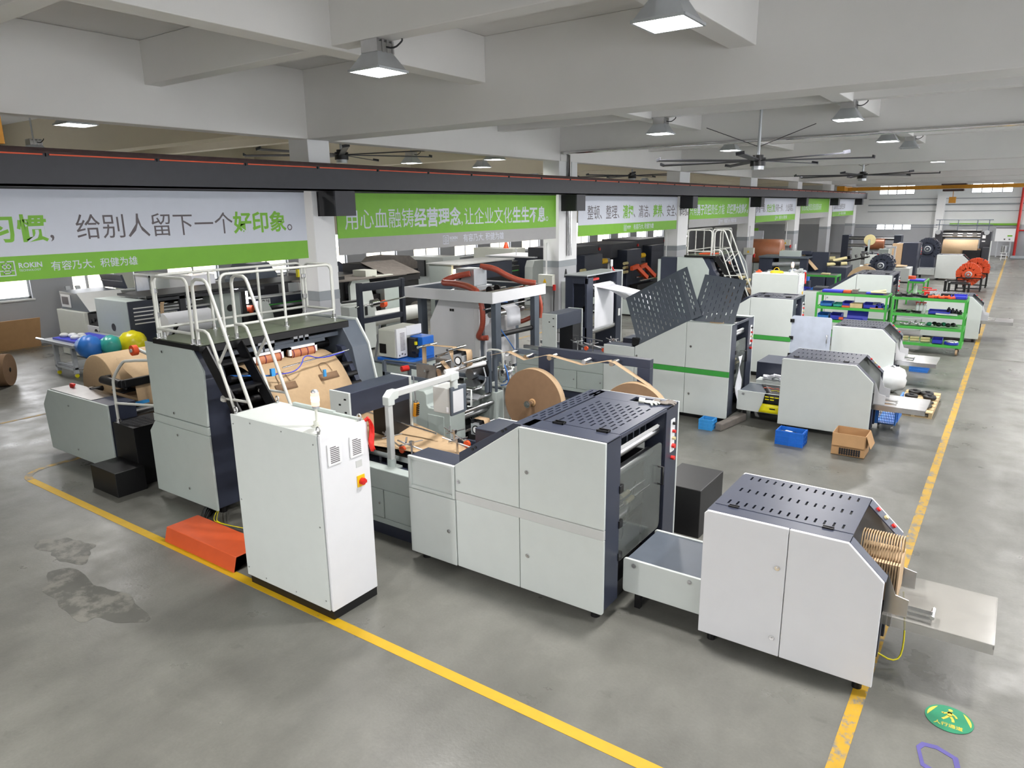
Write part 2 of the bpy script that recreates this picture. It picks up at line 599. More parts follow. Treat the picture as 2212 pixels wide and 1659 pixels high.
# back wall
bw = [(-9.8, -7.28, 4.68, 5.62), (-3.45, -0.85, 4.68, 5.62), (-9.75, -7.24, 1.9, 2.33), (2.9, 5.5, 4.68, 5.62)]
m = MB()
m.cur = 0
m.box(X0, Y1, 0, X1, Y1 + .3, 1.9)
for a, b in ((X0, -9.75), (-7.24, X1)): m.box(a, Y1, 1.9, b, Y1 + .3, 2.33)
m.cur = 1
m.box(X0, Y1, 2.33, X1, Y1 + .3, 4.68)
xs = X0
for a, b, s, t in (bw[0], bw[1], bw[3]):
    m.box(xs, Y1, 4.68, a, Y1 + .3, 5.62); xs = b
m.box(xs, Y1, 4.68, X1, Y1 + .3, 5.62)
m.box(X0, Y1, 5.62, X1, Y1 + .3, ZS)
struct('wall_back', m, ['wallgrey', 'wallwhite'])
for i, (a, b, s, t) in enumerate(bw):
    r = bpy.data.objects.new('window_%d' % (18 + i), None)
    COL.objects.link(r); r.location = ((a + b) / 2, Y1, s); r['kind'] = 'structure'; ORG[r.name] = Vector(r.location)
    m = MB()
    nx = 4
    for k in range(nx + 1):
        x = a + (b - a) * k / nx
        m.box(x - .03, Y1 + .02, s, x + .03, Y1 + .1, t)
    for z in ((s, t) if t - s < .6 else (s, (s + t) / 2, t)):
        m.box(a, Y1 + .02, z - .03, b, Y1 + .1, z + .03)
    part('frame', m, 'slate', r)
    m = MB(); m.box(a, Y1 + .05, s, b, Y1 + .06, t)
    part('pane', m, 'pane', r)
RW = [(Y0 + 2 + 6 * k, Y0 + 6.6 + 6 * k, 2.2, 4.9) for k in range(12)]
wall_x(X1 + .3, .3, RW, Y0, Y1, 0, ZS, ['wallgrey', 'wallwhite'], 'wall_right', 2.2)
for i, (a, b, s, t) in enumerate(RW):
    r = bpy.data.objects.new('window_%d' % (30 + i), None)
    COL.objects.link(r); r.location = (X1 + .1, (a + b) / 2, s); r['kind'] = 'structure'; ORG[r.name] = Vector(r.location)
    m = MB()
    for k in range(5):
        y = a + (b - a) * k / 4
        m.box(X1 + .1, y - .03, s, X1 + .16, y + .03, t)
    for z in (s, (s + t) / 2, t): m.box(X1 + .1, a, z - .03, X1 + .16, b, z + .03)
    part('frame', m, 'alu', r)
    m = MB(); m.box(X1 + .12, a, s, X1 + .13, b, t)
    part('pane', m, 'pane', r)
m = MB(); m.box(X0, Y0 - .3, 0, X1, Y0, ZS)
struct('wall_front', m, 'wallwhite')
# painted floor lines
def line(pts, mat, nm='floor_marking'):
    m = MB(); m.prism(pts, 'z', .0005, .003)
    return struct(nm, m, mat)
line([(-12.1, 4.07), (7, 4.07), (7, 4.18), (-12.1, 4.18)], 'linepaint')
line([(-.67, 4.4), (-.56, 4.4), (-.56, 65.4), (-.67, 65.4)], 'linefaded')
line([(-.67, .5), (-.56, .5), (-.56, 3.0), (-.67, 3.0)], 'linefaded')
cr = [(-12.1 + .5 * math.cos(a), 4.57 + .5 * math.sin(a)) for a in [PI * 1.5 - i * PI / 12 for i in range(7)]]
ci = [(-12.1 + .39 * math.cos(a), 4.57 + .39 * math.sin(a)) for a in [PI - i * -PI / 12 for i in range(7)]]
line(cr + ci, 'linethin')
line([(-12.6, 4.57), (-12.49, 4.57), (-12.49, 64), (-12.6, 64)], 'linethin')
line([(-16.08, 1), (-15.98, 1), (-15.98, 64), (-16.08, 64)], 'linethin')
line([(-24.6, 1), (-24.5, 1), (-24.5, 64), (-24.6, 64)], 'linethin')
def blob(cx, cy, rx, ry, seed, mat='damp'):
    q = random.Random(seed)
    ph = [q.random() * 6 for _ in range(5)]
    pts = []
    for i in range(48):
        t = 2 * PI * i / 48
        k = 1 + .22 * math.sin(2 * t + ph[0]) + .16 * math.sin(3 * t + ph[1]) + .1 * math.sin(5 * t + ph[2]) + .07 * math.sin(9 * t + ph[3])
        pts.append((cx + rx * k * math.cos(t), cy + ry * k * math.sin(t)))
    m = MB(); m.prism(pts, 'z', .0003, .0012)
    struct('floor_stain', m, mat)
blob(-9.1, 3.35, .42, .25, 3)
blob(-7.7, 2.95, .75, .3, 8)
m = MB(); m.box(-12, 21.9, .0003, X1, 22.1, .0012)
struct('floor_stain', m, 'damp')
# ================================================================ crane runway, banners, lamps, fans
r = thing('crane_runway_beam', 'long dark grey steel runway beam along the pillars above the banners', 'beam', (-10.75, 30, 4.36))
m = MB()
m.box(-10.9, -6, 4.36, -10.6, 65.5, 4.39); m.box(-10.78, -6, 4.39, -10.72, 65.5, 4.78); m.box(-10.9, -6, 4.36, -10.88, 65.5, 4.78)
m.box(-10.62, -6, 4.36, -10.6, 65.5, 4.78)
part('girder', m, 'girder', r)
m = MB(); m.box(-10.92, -6, 4.78, -10.58, 65.5, 4.81); m.box(-10.8, -6, 4.81, -10.7, 65.5, 4.86)
part('rail', m, 'rust', r)
m = MB()
y = -6.0
while y < 64:
    m.box(-10.596, y, 4.757, -10.575, y + 1.42, 4.775); y += 1.5
part('conductor_strip', m, 'rubber', r, label='thin orange conductor strip')
m = MB()
y = -6.0
while y < 64:
    m.box(-10.6, y - .04, 4.74, -10.57, y - .01, 4.785); y += 1.5
part('strip_clips', m, 'dark', r)
for k, y in enumerate(PY):
    nm = ['the pillar nearest the camera', 'the pillar left of the first green banner', 'the pillar left of the white word-list banner', 'the pillar right of the white word-list banner',
          'the fifth pillar', 'the sixth pillar', 'the pillar before the last banner', 'the back wall pillar'][k]
    t = thing('beam_bracket', 'dark box bracket under the runway beam on ' + nm, 'bracket', (XP, y + .35, 3.9), 'beam brackets on the pillars')
    m = MB(); m.box(XP, y + .12, 3.9, XP + .52, y + .15, 4.36); m.box(XP, y + .55, 3.9, XP + .52, y + .58, 4.36); m.box(XP, y + .15, 3.9, XP + .52, y + .55, 3.93)
    part('plates', m, 'dark', t)
    m = MB(); m.box(XP + .5, y + .1, 3.9, XP + .54, y + .6, 4.36)
    part('end_plate', m, 'girder', t)
# banners hung between the pillars
def banner(k, style, label):
    y0 = PY[k] + (.57 if k < 2 else 1.1); y1 = PY[k + 1] - .2
    t = thing('slogan_banner', label, 'banner', (XP + .02, (y0 + y1) / 2, 3.13), 'slogan banners under the runway beam')
    x = XP
    w = style == 'w'
    m = MB(); m.box(x, y0, 3.46, x + .02, y1, 4.34)
    part('upper_panel', m, 'bannerw' if w else 'lime', t)
    m = MB(); m.box(x, y0, 3.13, x + .02, y1, 3.46)
    part('lower_panel', m, 'lime' if w else 'bannerg', t)
    m = MB()
    m.box(x - .03, y0, 4.34, x + .03, y1, 4.37)
    part('top_rail', m, 'dark', t)
    return t, y0, y1
def logo(t, y, z, s, mat):
    m = MB()
    x = XP + .02
    def bar(a, b, c, d): m.box(x, y + a * s, z + b * s, x + .004, y + c * s, z + d * s)
    w = .07
    bar(0, 0, 1, w); bar(0, 1 - w, .42, 1); bar(.56, 1 - w, 1, 1); bar(0, w, w, 1 - w); bar(1 - w, w, 1, 1 - w)
    bar(.24, .48, .76, .54); bar(.24, .72, .76, .78); bar(.24, .48, .3, .78); bar(.7, .48, .76, .78); bar(.47, .48, .53, .9)
    bar(.05, .33, .95, .39); bar(.28, .16, .72, .22); bar(.28, .16, .34, .39); bar(.66, .16, .72, .39)
    part('logo', m, mat, t)
    text('ROKIN', s * .48, mat, (x, y + 1.2 * s, z + .5 * s), FACE_X, t, 'logo_name', bold=s * .012)
    text('TECHNOLOGY', s * .2, mat, (x, y + 1.2 * s, z + .26 * s), FACE_X, t, 'logo_subtitle')
XT = XP + .02
def run(t, y, z, pieces, size, sx):
    for body, mat, bold in pieces:
        o = text(body, size, mat, (XT, y, z), FACE_X, t, 'slogan', bold=.012 * size / .5 if bold else .0, sx=sx)
        y += len(body) * size * sx
    return y
MOT = '有容乃大,积健为雄'
t, a, b = banner(0, 'w', 'white and lime banner at the left edge ending in large green characters')
run(t, 3.78, 3.68, [('习惯', 'lime', True), (',', 'ink', False)], .38, 1.0)
run(t, 4.9, 3.68, [('给别人留下一个', 'ink', False), ('好印象', 'lime', True), ('。', 'ink', False)], .38, .96)
logo(t, 3.86, 3.2, .2, 'bannerw')
text('有容乃大,', .14, 'bannerw', (XT, 4.5, 3.245), FACE_X, t, 'motto', bold=.001)
text('积健为雄', .14, 'bannerw', (XT, 5.17, 3.245), FACE_X, t, 'motto', bold=.001)
def second(t, y, dark):
    logo(t, y, 3.2, .2, dark)
    text('有容乃大,', .2, 'bannerw', (XT, y + .75, 3.24), FACE_X, t, 'motto', bold=.001)
    text('积健为雄', .2, 'bannerw', (XT, y + 1.65, 3.24), FACE_X, t, 'motto', bold=.001)
t, a, b = banner(1, 'g', 'lime and grey banner with one long white slogan beside the second pillar')
run(t, 9.95, 3.66, [('用心血融铸', 'bannerw', False), ('经营理念', 'bannerw', True), (',', 'bannerw', False)], .44, .93)
run(t, 13.75, 3.66, [('让企业文化', 'bannerw', False), ('生生不息', 'bannerw', True), ('。', 'bannerw', False)], .44, .93)
second(t, 12.95, 'bannerw')
t, a, b = banner(2, 'w', 'white and lime banner listing dark and green words, middle of the row')
run(t, 19.85, 3.66, [('整顿、整理、', 'ink', False), ('清扫', 'lime', True), ('、清洁、', 'ink', False), ('素养', 'lime', True), ('、安全、节约。', 'ink', False)], .47, .87)
second(t, 22.4, 'bannerw')
t, a, b = banner(3, 'g', 'lime and grey banner above the far stair platform')
run(t, 28.3, 3.66, [('只有', 'bannerw', False), ('勇于承担', 'bannerw', True), ('责任,才能', 'bannerw', False), ('承担更大的责任。', 'bannerw', True)], .47, .88)
second(t, 31.8, 'bannerw')
t, a, b = banner(4, 'w', 'white and lime banner beyond the far stair platform')
run(t, 37.3, 3.66, [('多看一眼、', 'ink', False), ('安全保险', 'lime', True), (',多防一步、', 'ink', False), ('少出风险。', 'ink', False)], .45, .82)
second(t, 40.8, 'bannerw')
t, a, b = banner(5, 'g', 'pale lime and grey banner, second from the back wall')
run(t, 46.5, 3.66, [('心态决定状态,状态成就未来', 'bannerw', False)], .45, .95)
t, a, b = banner(6, 'w', 'white and lime banner in the last bay by the back wall')
run(t, 55.6, 3.66, [('品质是企业的生命', 'ink', False)], .45, 1.1)
second(t, 57.5, 'bannerw')
# overhead crane at the far end
t = thing('overhead_crane', 'yellow overhead crane girder spanning the hall by the back wall', 'crane', (-4, 57, 4.8))
m = MB(); m.box(-10.7, 56.8, 4.88, X1 - .1, 57.2, 5.12)
part('girder', m, 'crane', t)
m = MB(); m.box(-11.0, 55.6, 4.87, -10.5, 58.4, 5.2)
part('end_carriage', m, 'crane', t)
m = MB(); m.box(-4.6, 56.5, 4.72, -3.4, 57.5, 4.85); m.box(-4.7, 56.4, 5.12, -3.3, 57.6, 5.2)
part('trolley', m, 'rust', t)
m = MB(); m.cyl((-4, 57, 4.72), (-4, 57, 4.2), .02); m.box(-4.2, 56.85, 3.95, -3.8, 57.15, 4.35)
part('hoist_block', m, 'crane', t)
t = thing('overhead_crane', 'yellow end carriage of a crane at the left edge above the runway beam', 'crane', (-10.75, 2.6, 4.87))
m = MB(); m.box(-10.95, 1.0, 4.87, -10.55, 4.0, 5.2)
part('end_carriage', m, 'crane', t)
m = MB(); m.box(-10.55, 1.6, 4.9, -10.3, 2.4, 5.15)
part('drive', m, 'crane', t)
# high-bay lamps
def lamp_at(x, y, zc, label, lit=True, rod=0, first=[None]):
    z = zc - .33
    if first[0] is None:
        t = thing('high_bay_lamp', label, 'lamp', (x, y, z), 'high bay lamps on the ceiling')
        m = MB()
        m.prism(rect(x - .12, y - .12, x + .12, y + .12), 'z', z + .19, z + .3)
        for i in range(4): m.box(x - .13, y - .13 + .08 * i, z + .19, x + .13, y - .1 + .08 * i, z + .325)
        m.box(x - .1, y - .1, z + .315, x + .1, y + .1, z + .332)
        part('housing', m, 'steel', t)
        m = MB()
        a, c = .24, .12
        vs = [(x - a, y - a, z), (x + a, y - a, z), (x + a, y + a, z), (x - a, y + a, z), (x - c, y - c, z + .2), (x + c, y - c, z + .2), (x + c, y + c, z + .2), (x - c, y + c, z + .2)]
        m.add(vs, [(0, 1, 5, 4), (1, 2, 6, 5), (2, 3, 7, 6), (3, 0, 4, 7)])
        for s in ((-1, 0), (1, 0), (0, -1), (0, 1)):
            if s[0]: m.box(x + s[0] * a - .012, y - a, z - .012, x + s[0] * a + .012, y + a, z + .012)
            else: m.box(x - a, y + s[1] * a - .012, z - .012, x + a, y + s[1] * a + .012, z + .012)
        part('reflector', m, 'alu', t)
        m = MB(); m.tube([(x, y, z + .3), (x + .2, y + .05, z + .22), (x + .3, y + .1, z + .3), (x + .3, y + .1, z + .33)], .01, 6, 2)
        part('cable', m, 'dark', t)
        m = MB(); m.box(x - a + .02, y - a + .02, z + .005, x + a - .02, y + a - .02, z + .012)
        part('lens', m, 'lens', t)
        first[0] = t
    else:
        t = copy_tree(first[0], (x, y, z), label)
    if not lit:
        for c in t.children:
            if c.name.startswith('lens'):
                c.data = c.data.copy(); c.data.materials[0] = MT['alu']
    if rod:
        m = MB(); m.cyl((x, y, z + .32), (x, y, z + .32 + rod), .02, 8)
        part('rod', m, 'alu', t)
    if lit:
        ld = bpy.data.lights.new('lamp_light', 'AREA')
        ld.shape = 'SQUARE'; ld.size = .42; ld.energy = LAMP_W * lit; ld.color = (1.0, .97, .955)
        ld.spread = math.radians(165)
        lo = bpy.data.objects.new('lamp_light', ld); COL.objects.link(lo); lo.location = (x, y, z - .03)
    return t
for x, y, lab, lit in (
    (-2.75, 6.33, 'large lit high bay lamp nearest the camera, alone in the near ceiling bay', 1.0),
    (-6.3, 6.33, 'dim high bay lamp on the crossing of two ceiling joists near the camera', .7),
    (-6.75, 15.33, 'lit high bay lamp under the joist crossing of the second ceiling bay', 1.0),
    (-2.95, 15.33, 'lit high bay lamp with a looped cable in the second ceiling bay', 1.0),
    (-7.2, 21.33, 'lit high bay lamp just beside the ceiling fan hanger', 1.0),
    (-3.1, 21.33, 'lit high bay lamp close under the silver pipe', 1.0),
    (-2.95, 24.33, 'unlit high bay lamp beyond the silver pipe', 0),
    (-7.0, 30.33, 'high bay lamp in the fourth ceiling bay', 1.0),
    (-3.0, 33.33, 'high bay lamp in the fourth ceiling bay over the aisle side', 1.0),
    (-7.0, 42.33, 'high bay lamp in the fifth ceiling bay', 1.0),
    (-3.0, 42.33, 'high bay lamp in the fifth ceiling bay over the aisle side', 1.0),
    (-7.0, 51.33, 'high bay lamp two bays before the back wall', 1.0),
    (-3.0, 51.33, 'high bay lamp two bays before the back wall over the aisle side', 1.0),
    (-7.0, 60.33, 'high bay lamp in the last bay', 1.0),
    (-3.0, 60.33, 'high bay lamp in the last bay over the aisle side', 1.0),
    (1.0, 15.33, 'high bay lamp right of the aisle, second bay', 1.0),
    (1.0, 24.33, 'high bay lamp right of the aisle, third bay', 1.0),
    (1.0, 36.33 - 3, 'high bay lamp right of the aisle, fourth bay', 1.0),
    (1.0, 48.33, 'high bay lamp right of the aisle, fifth bay', 1.0),
    (1.0, 6.33, 'high bay lamp right of the aisle, first bay', 1.0),
    (-7.0, -2.67, 'high bay lamp behind the camera', 2.2),
    (-3.0, -2.67, 'high bay lamp behind the camera by the aisle', 2.2)):
    lamp_at(x, y, 5.88, lab, lit)
for x, y, lab, lit in (
    (-12.85, 5.94, 'dim high bay lamp of the left bay above the first banner', .6),
    (-13.1, 17.8, 'brightest high bay lamp of the left bay, seen over the runway beam', 1.0),
    (-15.9, 17.2, 'high bay lamp of the left bay nearer the window wall', .5),
    (-15.8, 20.7, 'small dim high bay lamp of the left bay beyond its brighter neighbours', .3),
    (-19.5, 8.0, 'high bay lamp of the left bay over the standing paper roll', .6),
    (-18.5, 28.0, 'high bay lamp of the left bay behind the third pillar', .8),
    (-18.5, 40.0, 'high bay lamp of the left bay far along', .8),
    (-16.5, 54.0, 'high bay lamp of the left bay near the back wall', .8)):
    lamp_at(x, y, 5.75, lab, lit, .76)
# ceiling fans
def fan(x, y, z, label, ph, n=7, R=2.4, top=6.48):
    t = thing('ceiling_fan', label, 'fan', (x, y, z), 'large industrial ceiling fans')
    m = MB(); m.cyl((x, y, z - .12), (x, y, z + .06), .17, 20); m.cyl((x, y, z + .06), (x, y, z + .12), .12, 20)
    part('motor', m, 'black', t)
    m = MB(); m.cyl((x, y, z - .2), (x, y, z - .12), .14, 20)
    part('hub_cap', m, 'alu', t)
    m = MB(); m.cyl((x, y, z + .12), (x, y, top), .035, 10); m.box(x - .15, y - .15, top - .04, x + .15, y + .15, top)
    part('down_rod', m, 'alu', t)
    for s in (-1, 1):
        m = MB(); m.tube([(x, y, z + .3), (x + s * 1.1, y + .4 * s, z + .75)], .008, 5)
        part('guy_wire', m, 'dark', t)
    for k in range(n):
        a = ph + 2 * PI * k / n
        m = MB()
        u = Vector((math.cos(a), math.sin(a), 0)); v = Vector((-math.sin(a), math.cos(a), .16)).normalized(); w = u.cross(v)
        m.fbox((x, y, z), u, v, w, .16, R, -.075, .075, -.009, .009)
        m.fbox((x, y, z), u, v, w, R, R + .03, -.085, .085, -.012, .05)
        part('blade', m, 'girder', t)
    return t
fan(-5.1, 17.04, 4.98, 'large dark ceiling fan hanging in the second bay of the main hall', math.radians(-30))
fan(-4.95, 29.2, 5.0, 'distant dark ceiling fan of the main hall behind the nearer one', math.radians(8))
fan(-14.3, 12.9, 5.37, 'dark ceiling fan of the left bay partly hidden by the second pillar', math.radians(12))
fan(-14.2, 29.4, 5.32, 'dark ceiling fan of the left bay just above the runway beam', math.radians(40))
# silver pipe from the third pillar across the ceiling
t = thing('conduit_pipe', 'silver conduit pipe up the third pillar and across the ceiling', 'pipe', (-11, 18.1, 2.6))
m = MB(); m.tube([(-11.04, 18.65, 2.6), (-11.04, 18.65, 5.48), (-10.9, 18.2, 5.52)], .045, 10); m.tube([(-11.04, 18.8, 2.6), (-11.04, 18.8, 5.3)], .02, 8)
part('riser', m, 'chrome', t)
m = MB(); m.tube([(-10.9, 18.15, 5.51), (6.9, 18.15, 5.51)], .04, 10)
part('ceiling_run', m, 'chrome', t)
# floor emblem
t = thing('floor_sign', 'round green walkway emblem painted on the floor with a yellow walking figure', 'floor sign', (.03, 5.93, .003))
m = MB(); m.lathe([(0, .003), (.168, .003), (.168, .005), (0, .005)], (.03, 5.93, 0), 'z', 40, False)
part('disc', m, 'signgreen', t)
m = MB()
for s in (-1, 1):
    pts = []
    for i in range(13):
        a = PI / 2 + s * (.62 + 1.15 * i / 12)
        pts.append((.03 + .152 * math.cos(a), 5.93 + .152 * math.sin(a)))
    m.prism(pts, 'z', .005, .0062)
part('side_segments', m, 'signyellow', t)
m = MB()
def limb(pts, w):
    for (ax, ay), (bx, by) in zip(pts, pts[1:]):
        d = Vector((bx - ax, by - ay)); n = Vector((-d.y, d.x)).normalized() * w
        m.prism([(.03 + ax + n.x, 5.95 + ay + n.y), (.03 + ax - n.x, 5.95 + ay - n.y), (.03 + bx - n.x, 5.95 + by - n.y), (.03 + bx + n.x, 5.95 + by + n.y)], 'z', .0053, .0066)
m.lathe([(0, .0053), (.016, .0053), (.016, .0066), (0, .0066)], (.032, 6.045, 0), 'z', 14, False)
limb([(0, .07), (0, .015)], .016); limb([(0, .065), (-.045, .03), (-.05, .045)], .008); limb([(0, .065), (.04, .035), (.05, .01)], .008)
limb([(-.004, .02), (-.025, -.02), (-.045, -.045)], .01); limb([(.004, .02), (.025, -.015), (.03, -.05)], .01)
part('walking_figure', m, 'signyellow', t)
text('人行通道', .05, 'signyellow', (-.07, 5.825, .0055), (0, 0, 0), t, 'lettering', bold=.0008, depth=.0006)
m = MB()
a = [(-.15, 5.46), (-.12, 5.53), (-.02, 5.55), (.12, 5.49), (.16, 5.3), (.05, 5.2), (-.1, 5.26)]
b = [(-.02 + (x + .02) * .76, 5.39 + (y - 5.39) * .72) for x, y in a]
n = len(a)
for i in range(n):
    j = (i + 1) % n
    m.prism([a[i], a[j], b[j], b[i]], 'z', .0005, .003)
solo('floor_sign', 'worn violet outline of an emblem painted on the floor at the lower edge', 'floor sign', m, 'violet')
# ================================================================ machine one (front row)
def lock(mb, x, y, z):
    mb.cyl((x, y - .012, z), (x, y, z), .022, 12); mb.cyl((x, y - .02, z), (x, y - .012, z), .011, 8)
def bag_unit(dx, dy, label, stripe='stripe', covers='closed', name='bag_forming_unit', group='bag forming units', detail=True, K=None, x1=None, x2=None):
    # x right edge -2.88, front 5.56, back 7.33 for the unit of the front row
    F, K = 5.56 + dy, K or 7.33 + dy
    xr, xl = -2.88 + dx, (-5.40 + dx if x2 is None else x2 - .69)
    x1, x2 = x1 or -3.86 + dx, x2 or -4.71 + dx
    t = thing(name, label, 'machine', ((xr + xl) / 2, (F + K) / 2, 0), group)
    g = .004
    def door(nm, pts, y0, y1, lk=None, mat='panel'):
        m = MB(); m.prism(pts, 'y', y0, y1)
        o = part(nm, m, mat, t, .006)
        if lk:
            q = MB(); lock(q, lk[0], y0, lk[1])
            part('lock', q, 'chrome', o)
        return o
    zt, zs = 1.88, 1.3
    slope = lambda x: zs + (x - x2) * (zt - zs) / (x1 - x2)
    door('door', [(x1 + g, 1.0 + g), (xr, 1.0 + g), (xr, zt), (x1 + .03, zt), (x1 + g, slope(x1))], F, F + .03, (x1 + .1, 1.42))
    door('door', [(x2 + g, 1.0 + g), (x1 - g, 1.0 + g), (x1 - g, slope(x1)), (x2 + g, zs)], F, F + .03, (x2 + .05, 1.12))
    m = MB(); m.box(x2 + g, F - .006, .9, xr, F + .03, 1.0)
    part('stripe_band', m, stripe, t, .004)
    door('door', rect(x2 + g, .1, x1 - g, .9 - g), F, F + .03)
    door('door', rrect(x1 + g, .1, xr, .9 - g, .03, 4, '0100'), F, F + .03, (x1 + .1, .5))
    if detail:
        # drawer box with a sunken face
        m = MB()
        o = rrect(xl, .895, x2 - g, 1.285, .05, 5, '0001')
        i = rrect(xl + .045, .93, x2 - .05, 1.25, .03, 5)
        m.prism(rect(xl + .01, .9, x2 - g - .004, 1.27), 'y', F + .02, F + .035)
        def frame(m, x0, z0, x1_, z1, w, a, b):
            m.box(x0, a, z0, x0 + w, b, z1); m.box(x1_ - w, a, z0, x1_, b, z1); m.box(x0 + w, a, z0, x1_ - w, b, z0 + w); m.box(x0 + w, a, z1 - w, x1_ - w, b, z1)
        frame(m, xl, .897, x2 - g, 1.285, .042, F - .01, F + .03)
        part('drawer_front', m, 'panel', t, .012)
        door('door', rect(xl, .1, x2 - g, .89), F - .012, F + .02, (x2 - .1, .5))
    else:
        door('door', rect(xl, .1, x2 - g, 1.285), F, F + .03)
    m = MB(); m.prism([(xl, .1), (xr, .1), (xr, zt), (x1, zt), (x2, zs), (x2, 1.285), (xl, 1.285)], 'y', K - .04, K)
    part('rear_panel', m, 'panel', t, .006)
    # dark inner frame
    m = MB()
    m.box(xl + .02, F + .03, .12, xr - .06, F + .06, 1.26); m.box(xl + .02, K - .07, .12, xr - .06, K - .04, 1.26)
    m.box(xl + .02, F + .06, .12, xr - .1, K - .07, .2); m.box(xl + .02, F + .06, .2, xl + .05, K - .07, .95)
    m.box(x1 - .02, F + .06, .2, x1 + .02, K - .07, 1.8)
    m.box(xl + .25, F + .15, 0, xr - .12, K - .15, .12)
    part('inner_frame', m, 'black', t)
    for xx in (xl + .12, xr - .14):
        for yy in (F + .12, K - .12):
            m = MB(); m.cyl((xx, yy, 0), (xx, yy, .1), .05, 12); m.cyl((xx, yy, .1), (xx, yy, .2), .02, 8)
            part('foot', m, 'black', t)
    # pods left and right of the paper path
    m = MB(); m.box(xl + .02, F + .03, 1.262, x2 + .02, F + .33, 1.287); m.box(xl + .02, F + .31, .95, x2 + .02, F + .33, 1.262)
    part('pod_cover', m, 'navy', t, .006)
    m = MB(); m.box(xl + .02, K - .55, 1.262, x2 + .02, K - .04, 1.287); m.box(xl + .02, K - .55, .95, x2 + .02, K - .53, 1.262)
    part('pod_cover', m, 'navy', t, .006)
    # end columns
    for a, b in ((F + .03, F + .32), (K - .36, K - .04)):
        m = MB(); m.box(xr - .02, a, .14, xr, b, zt); m.box(xr - .25, a, .14, xr - .02, a + .02, zt); m.box(xr - .25, b - .02, .14, xr - .02, b, zt)
        part('end_column', m, 'navy', t, .006)
    m = MB(); m.box(xr - .03, F + .32, 1.84, xr, K - .36, zt)
    part('lintel', m, 'navy', t, .004)
    u = Vector((x1 - x2, 0, zt - zs)).normalized(); n = Vector((-u.z, 0, u.x)); L = math.hypot(x1 - x2, zt - zs)
    V = Vector((0, 1, 0))
    if covers == 'closed':
        m = MB(); m.box(x1, F + .03, zt - .02, xr, F + .3, zt + .008)
        part('top_rim', m, 'navy', t, .006)
        m = MB(); m.box(x1, K - .36, zt - .02, x1 + .5, K - .04, zt + .008); m.box(xr - .12, K - .36, zt - .02, xr, K - .04, zt + .008)
        m.box(x1 + .5, K - .36, zt - .02, xr - .12, K - .3, zt + .008); m.box(x1 + .5, K - .12, zt - .02, xr - .12, K - .04, zt + .008)
        part('top_rim', m, 'navy', t, .003)
        m = MB(); slots(m, (x1 + .12, F + .3, zt - .004), (0, 1, 0), (1, 0, 0), (0, 0, 1), K - F - .67, xr - x1 - .13, .014, 11, .09, .1, .02, .155)
        part('top_cover', m, 'navy', t)
        for xx in (x1 + .3, xr - .18):
            m = MB()
            m.box(xx - .06, F + .26, zt + .006, xx + .06, F + .27, zt + .03); m.box(xx - .06, F + .32, zt + .006, xx + .06, F + .33, zt + .03)
            m.box(xx - .06, F + .26, zt + .006, xx - .05, F + .33, zt + .026); m.box(xx + .05, F + .26, zt + .006, xx + .06, F + .33, zt + .026)
            part('hinge', m, 'black', t)
        hx, hl = x1 - .1, zs + .13
        m = MB(); m.prism([(x2 + .02, zs), (x2 + .02, hl), (hx, zt + .008), (x1 + .1, zt + .008), (x1 + .1, zt - .02), (x1, zt - .02)], 'y', F + .06, F + .32)
        part('slope_rim', m, 'navy', t, .004)
        uh = Vector((hx - x2 - .02, 0, zt + .008 - hl)); Lh = uh.length; uh.normalize(); nh = Vector((-uh.z, 0, uh.x))
        m = MB(); slots(m, (x2 + .02, F + .32, hl - .014), (0, 1, 0), uh, nh, K - F - .4, Lh, .014, 8, .08, .1, .02, .15)
        slots(m, (hx, F + .32, zt - .006), (0, 1, 0), (1, 0, 0), (0, 0, 1), K - F - .4, .19, .014, 3, .02, .1, .02, .15)
        part('slope_cover', m, 'navy', t)
        m = MB()
        for q in (.25, .72):
            for e in (0, .05):
                p = Vector((x2, F + .06, zs + .06)) + u * (L * q + e)
                m.cyl(p + Vector((0, -.006, 0)), p, .016, 10)
        part('bolts', m, 'black', t)
    else:
        m = MB(); m.box(x1, F + .03, zt - .02, xr, F + .2, zt + .005); m.box(x1, K - .2, zt - .02, xr, K - .04, zt + .005)
        m.box(x1, F + .2, zt - .03, x1 + .08, K - .2, zt)
        part('top_rim', m, 'panelg', t, .004)
        # raised top cover, hinged along the front edge
        O = Vector((x1 + .02, F + .16, zt + .01))
        v = Vector((.1, .4, .9)).normalized(); uu = Vector((1, 0, .0)); uu = (uu - v * uu.dot(v)).normalized(); w = uu.cross(v)
        part('top_cover', perf_v(O, uu, v, w, xr - x1 - .04, .92), 'slate', t, label='perforated top cover raised upright')
        O = Vector((x2 + .03, F + .1, zs + .02))
        v = Vector((-.45, .35, .83)).normalized(); uu = (u - v * u.dot(v)).normalized(); w = uu.cross(v)
        m = perf_v(O, uu, v, w, L + .03, 1.05)
        P = O + uu * (L + .03)
        u3 = Vector((1, 0, .16)).normalized(); u3 = (u3 - v * u3.dot(v)).normalized()
        perf_v(P, u3, v, u3.cross(v), .2, 1.05, m)
        part('slope_cover', m, 'slate', t, label='perforated slope cover tilted open')
        m = MB(); m.box(xl + .58, F + .08, 1.29, xl + .74, F + .14, 1.46)
        part('cover_bracket', m, 'black', t, .02)
    return t
def perf_v(O, u, v, w, L, Wd, m=None, cols=None):
    # upright perforated sheet: slots run along v in staggered columns across u
    m = m or MB()
    n = cols or max(2, int((L - .08) / .085))
    slots(m, O, v, u, w, Wd, L, .012, n, .06, .075, .018, .13)
    return m
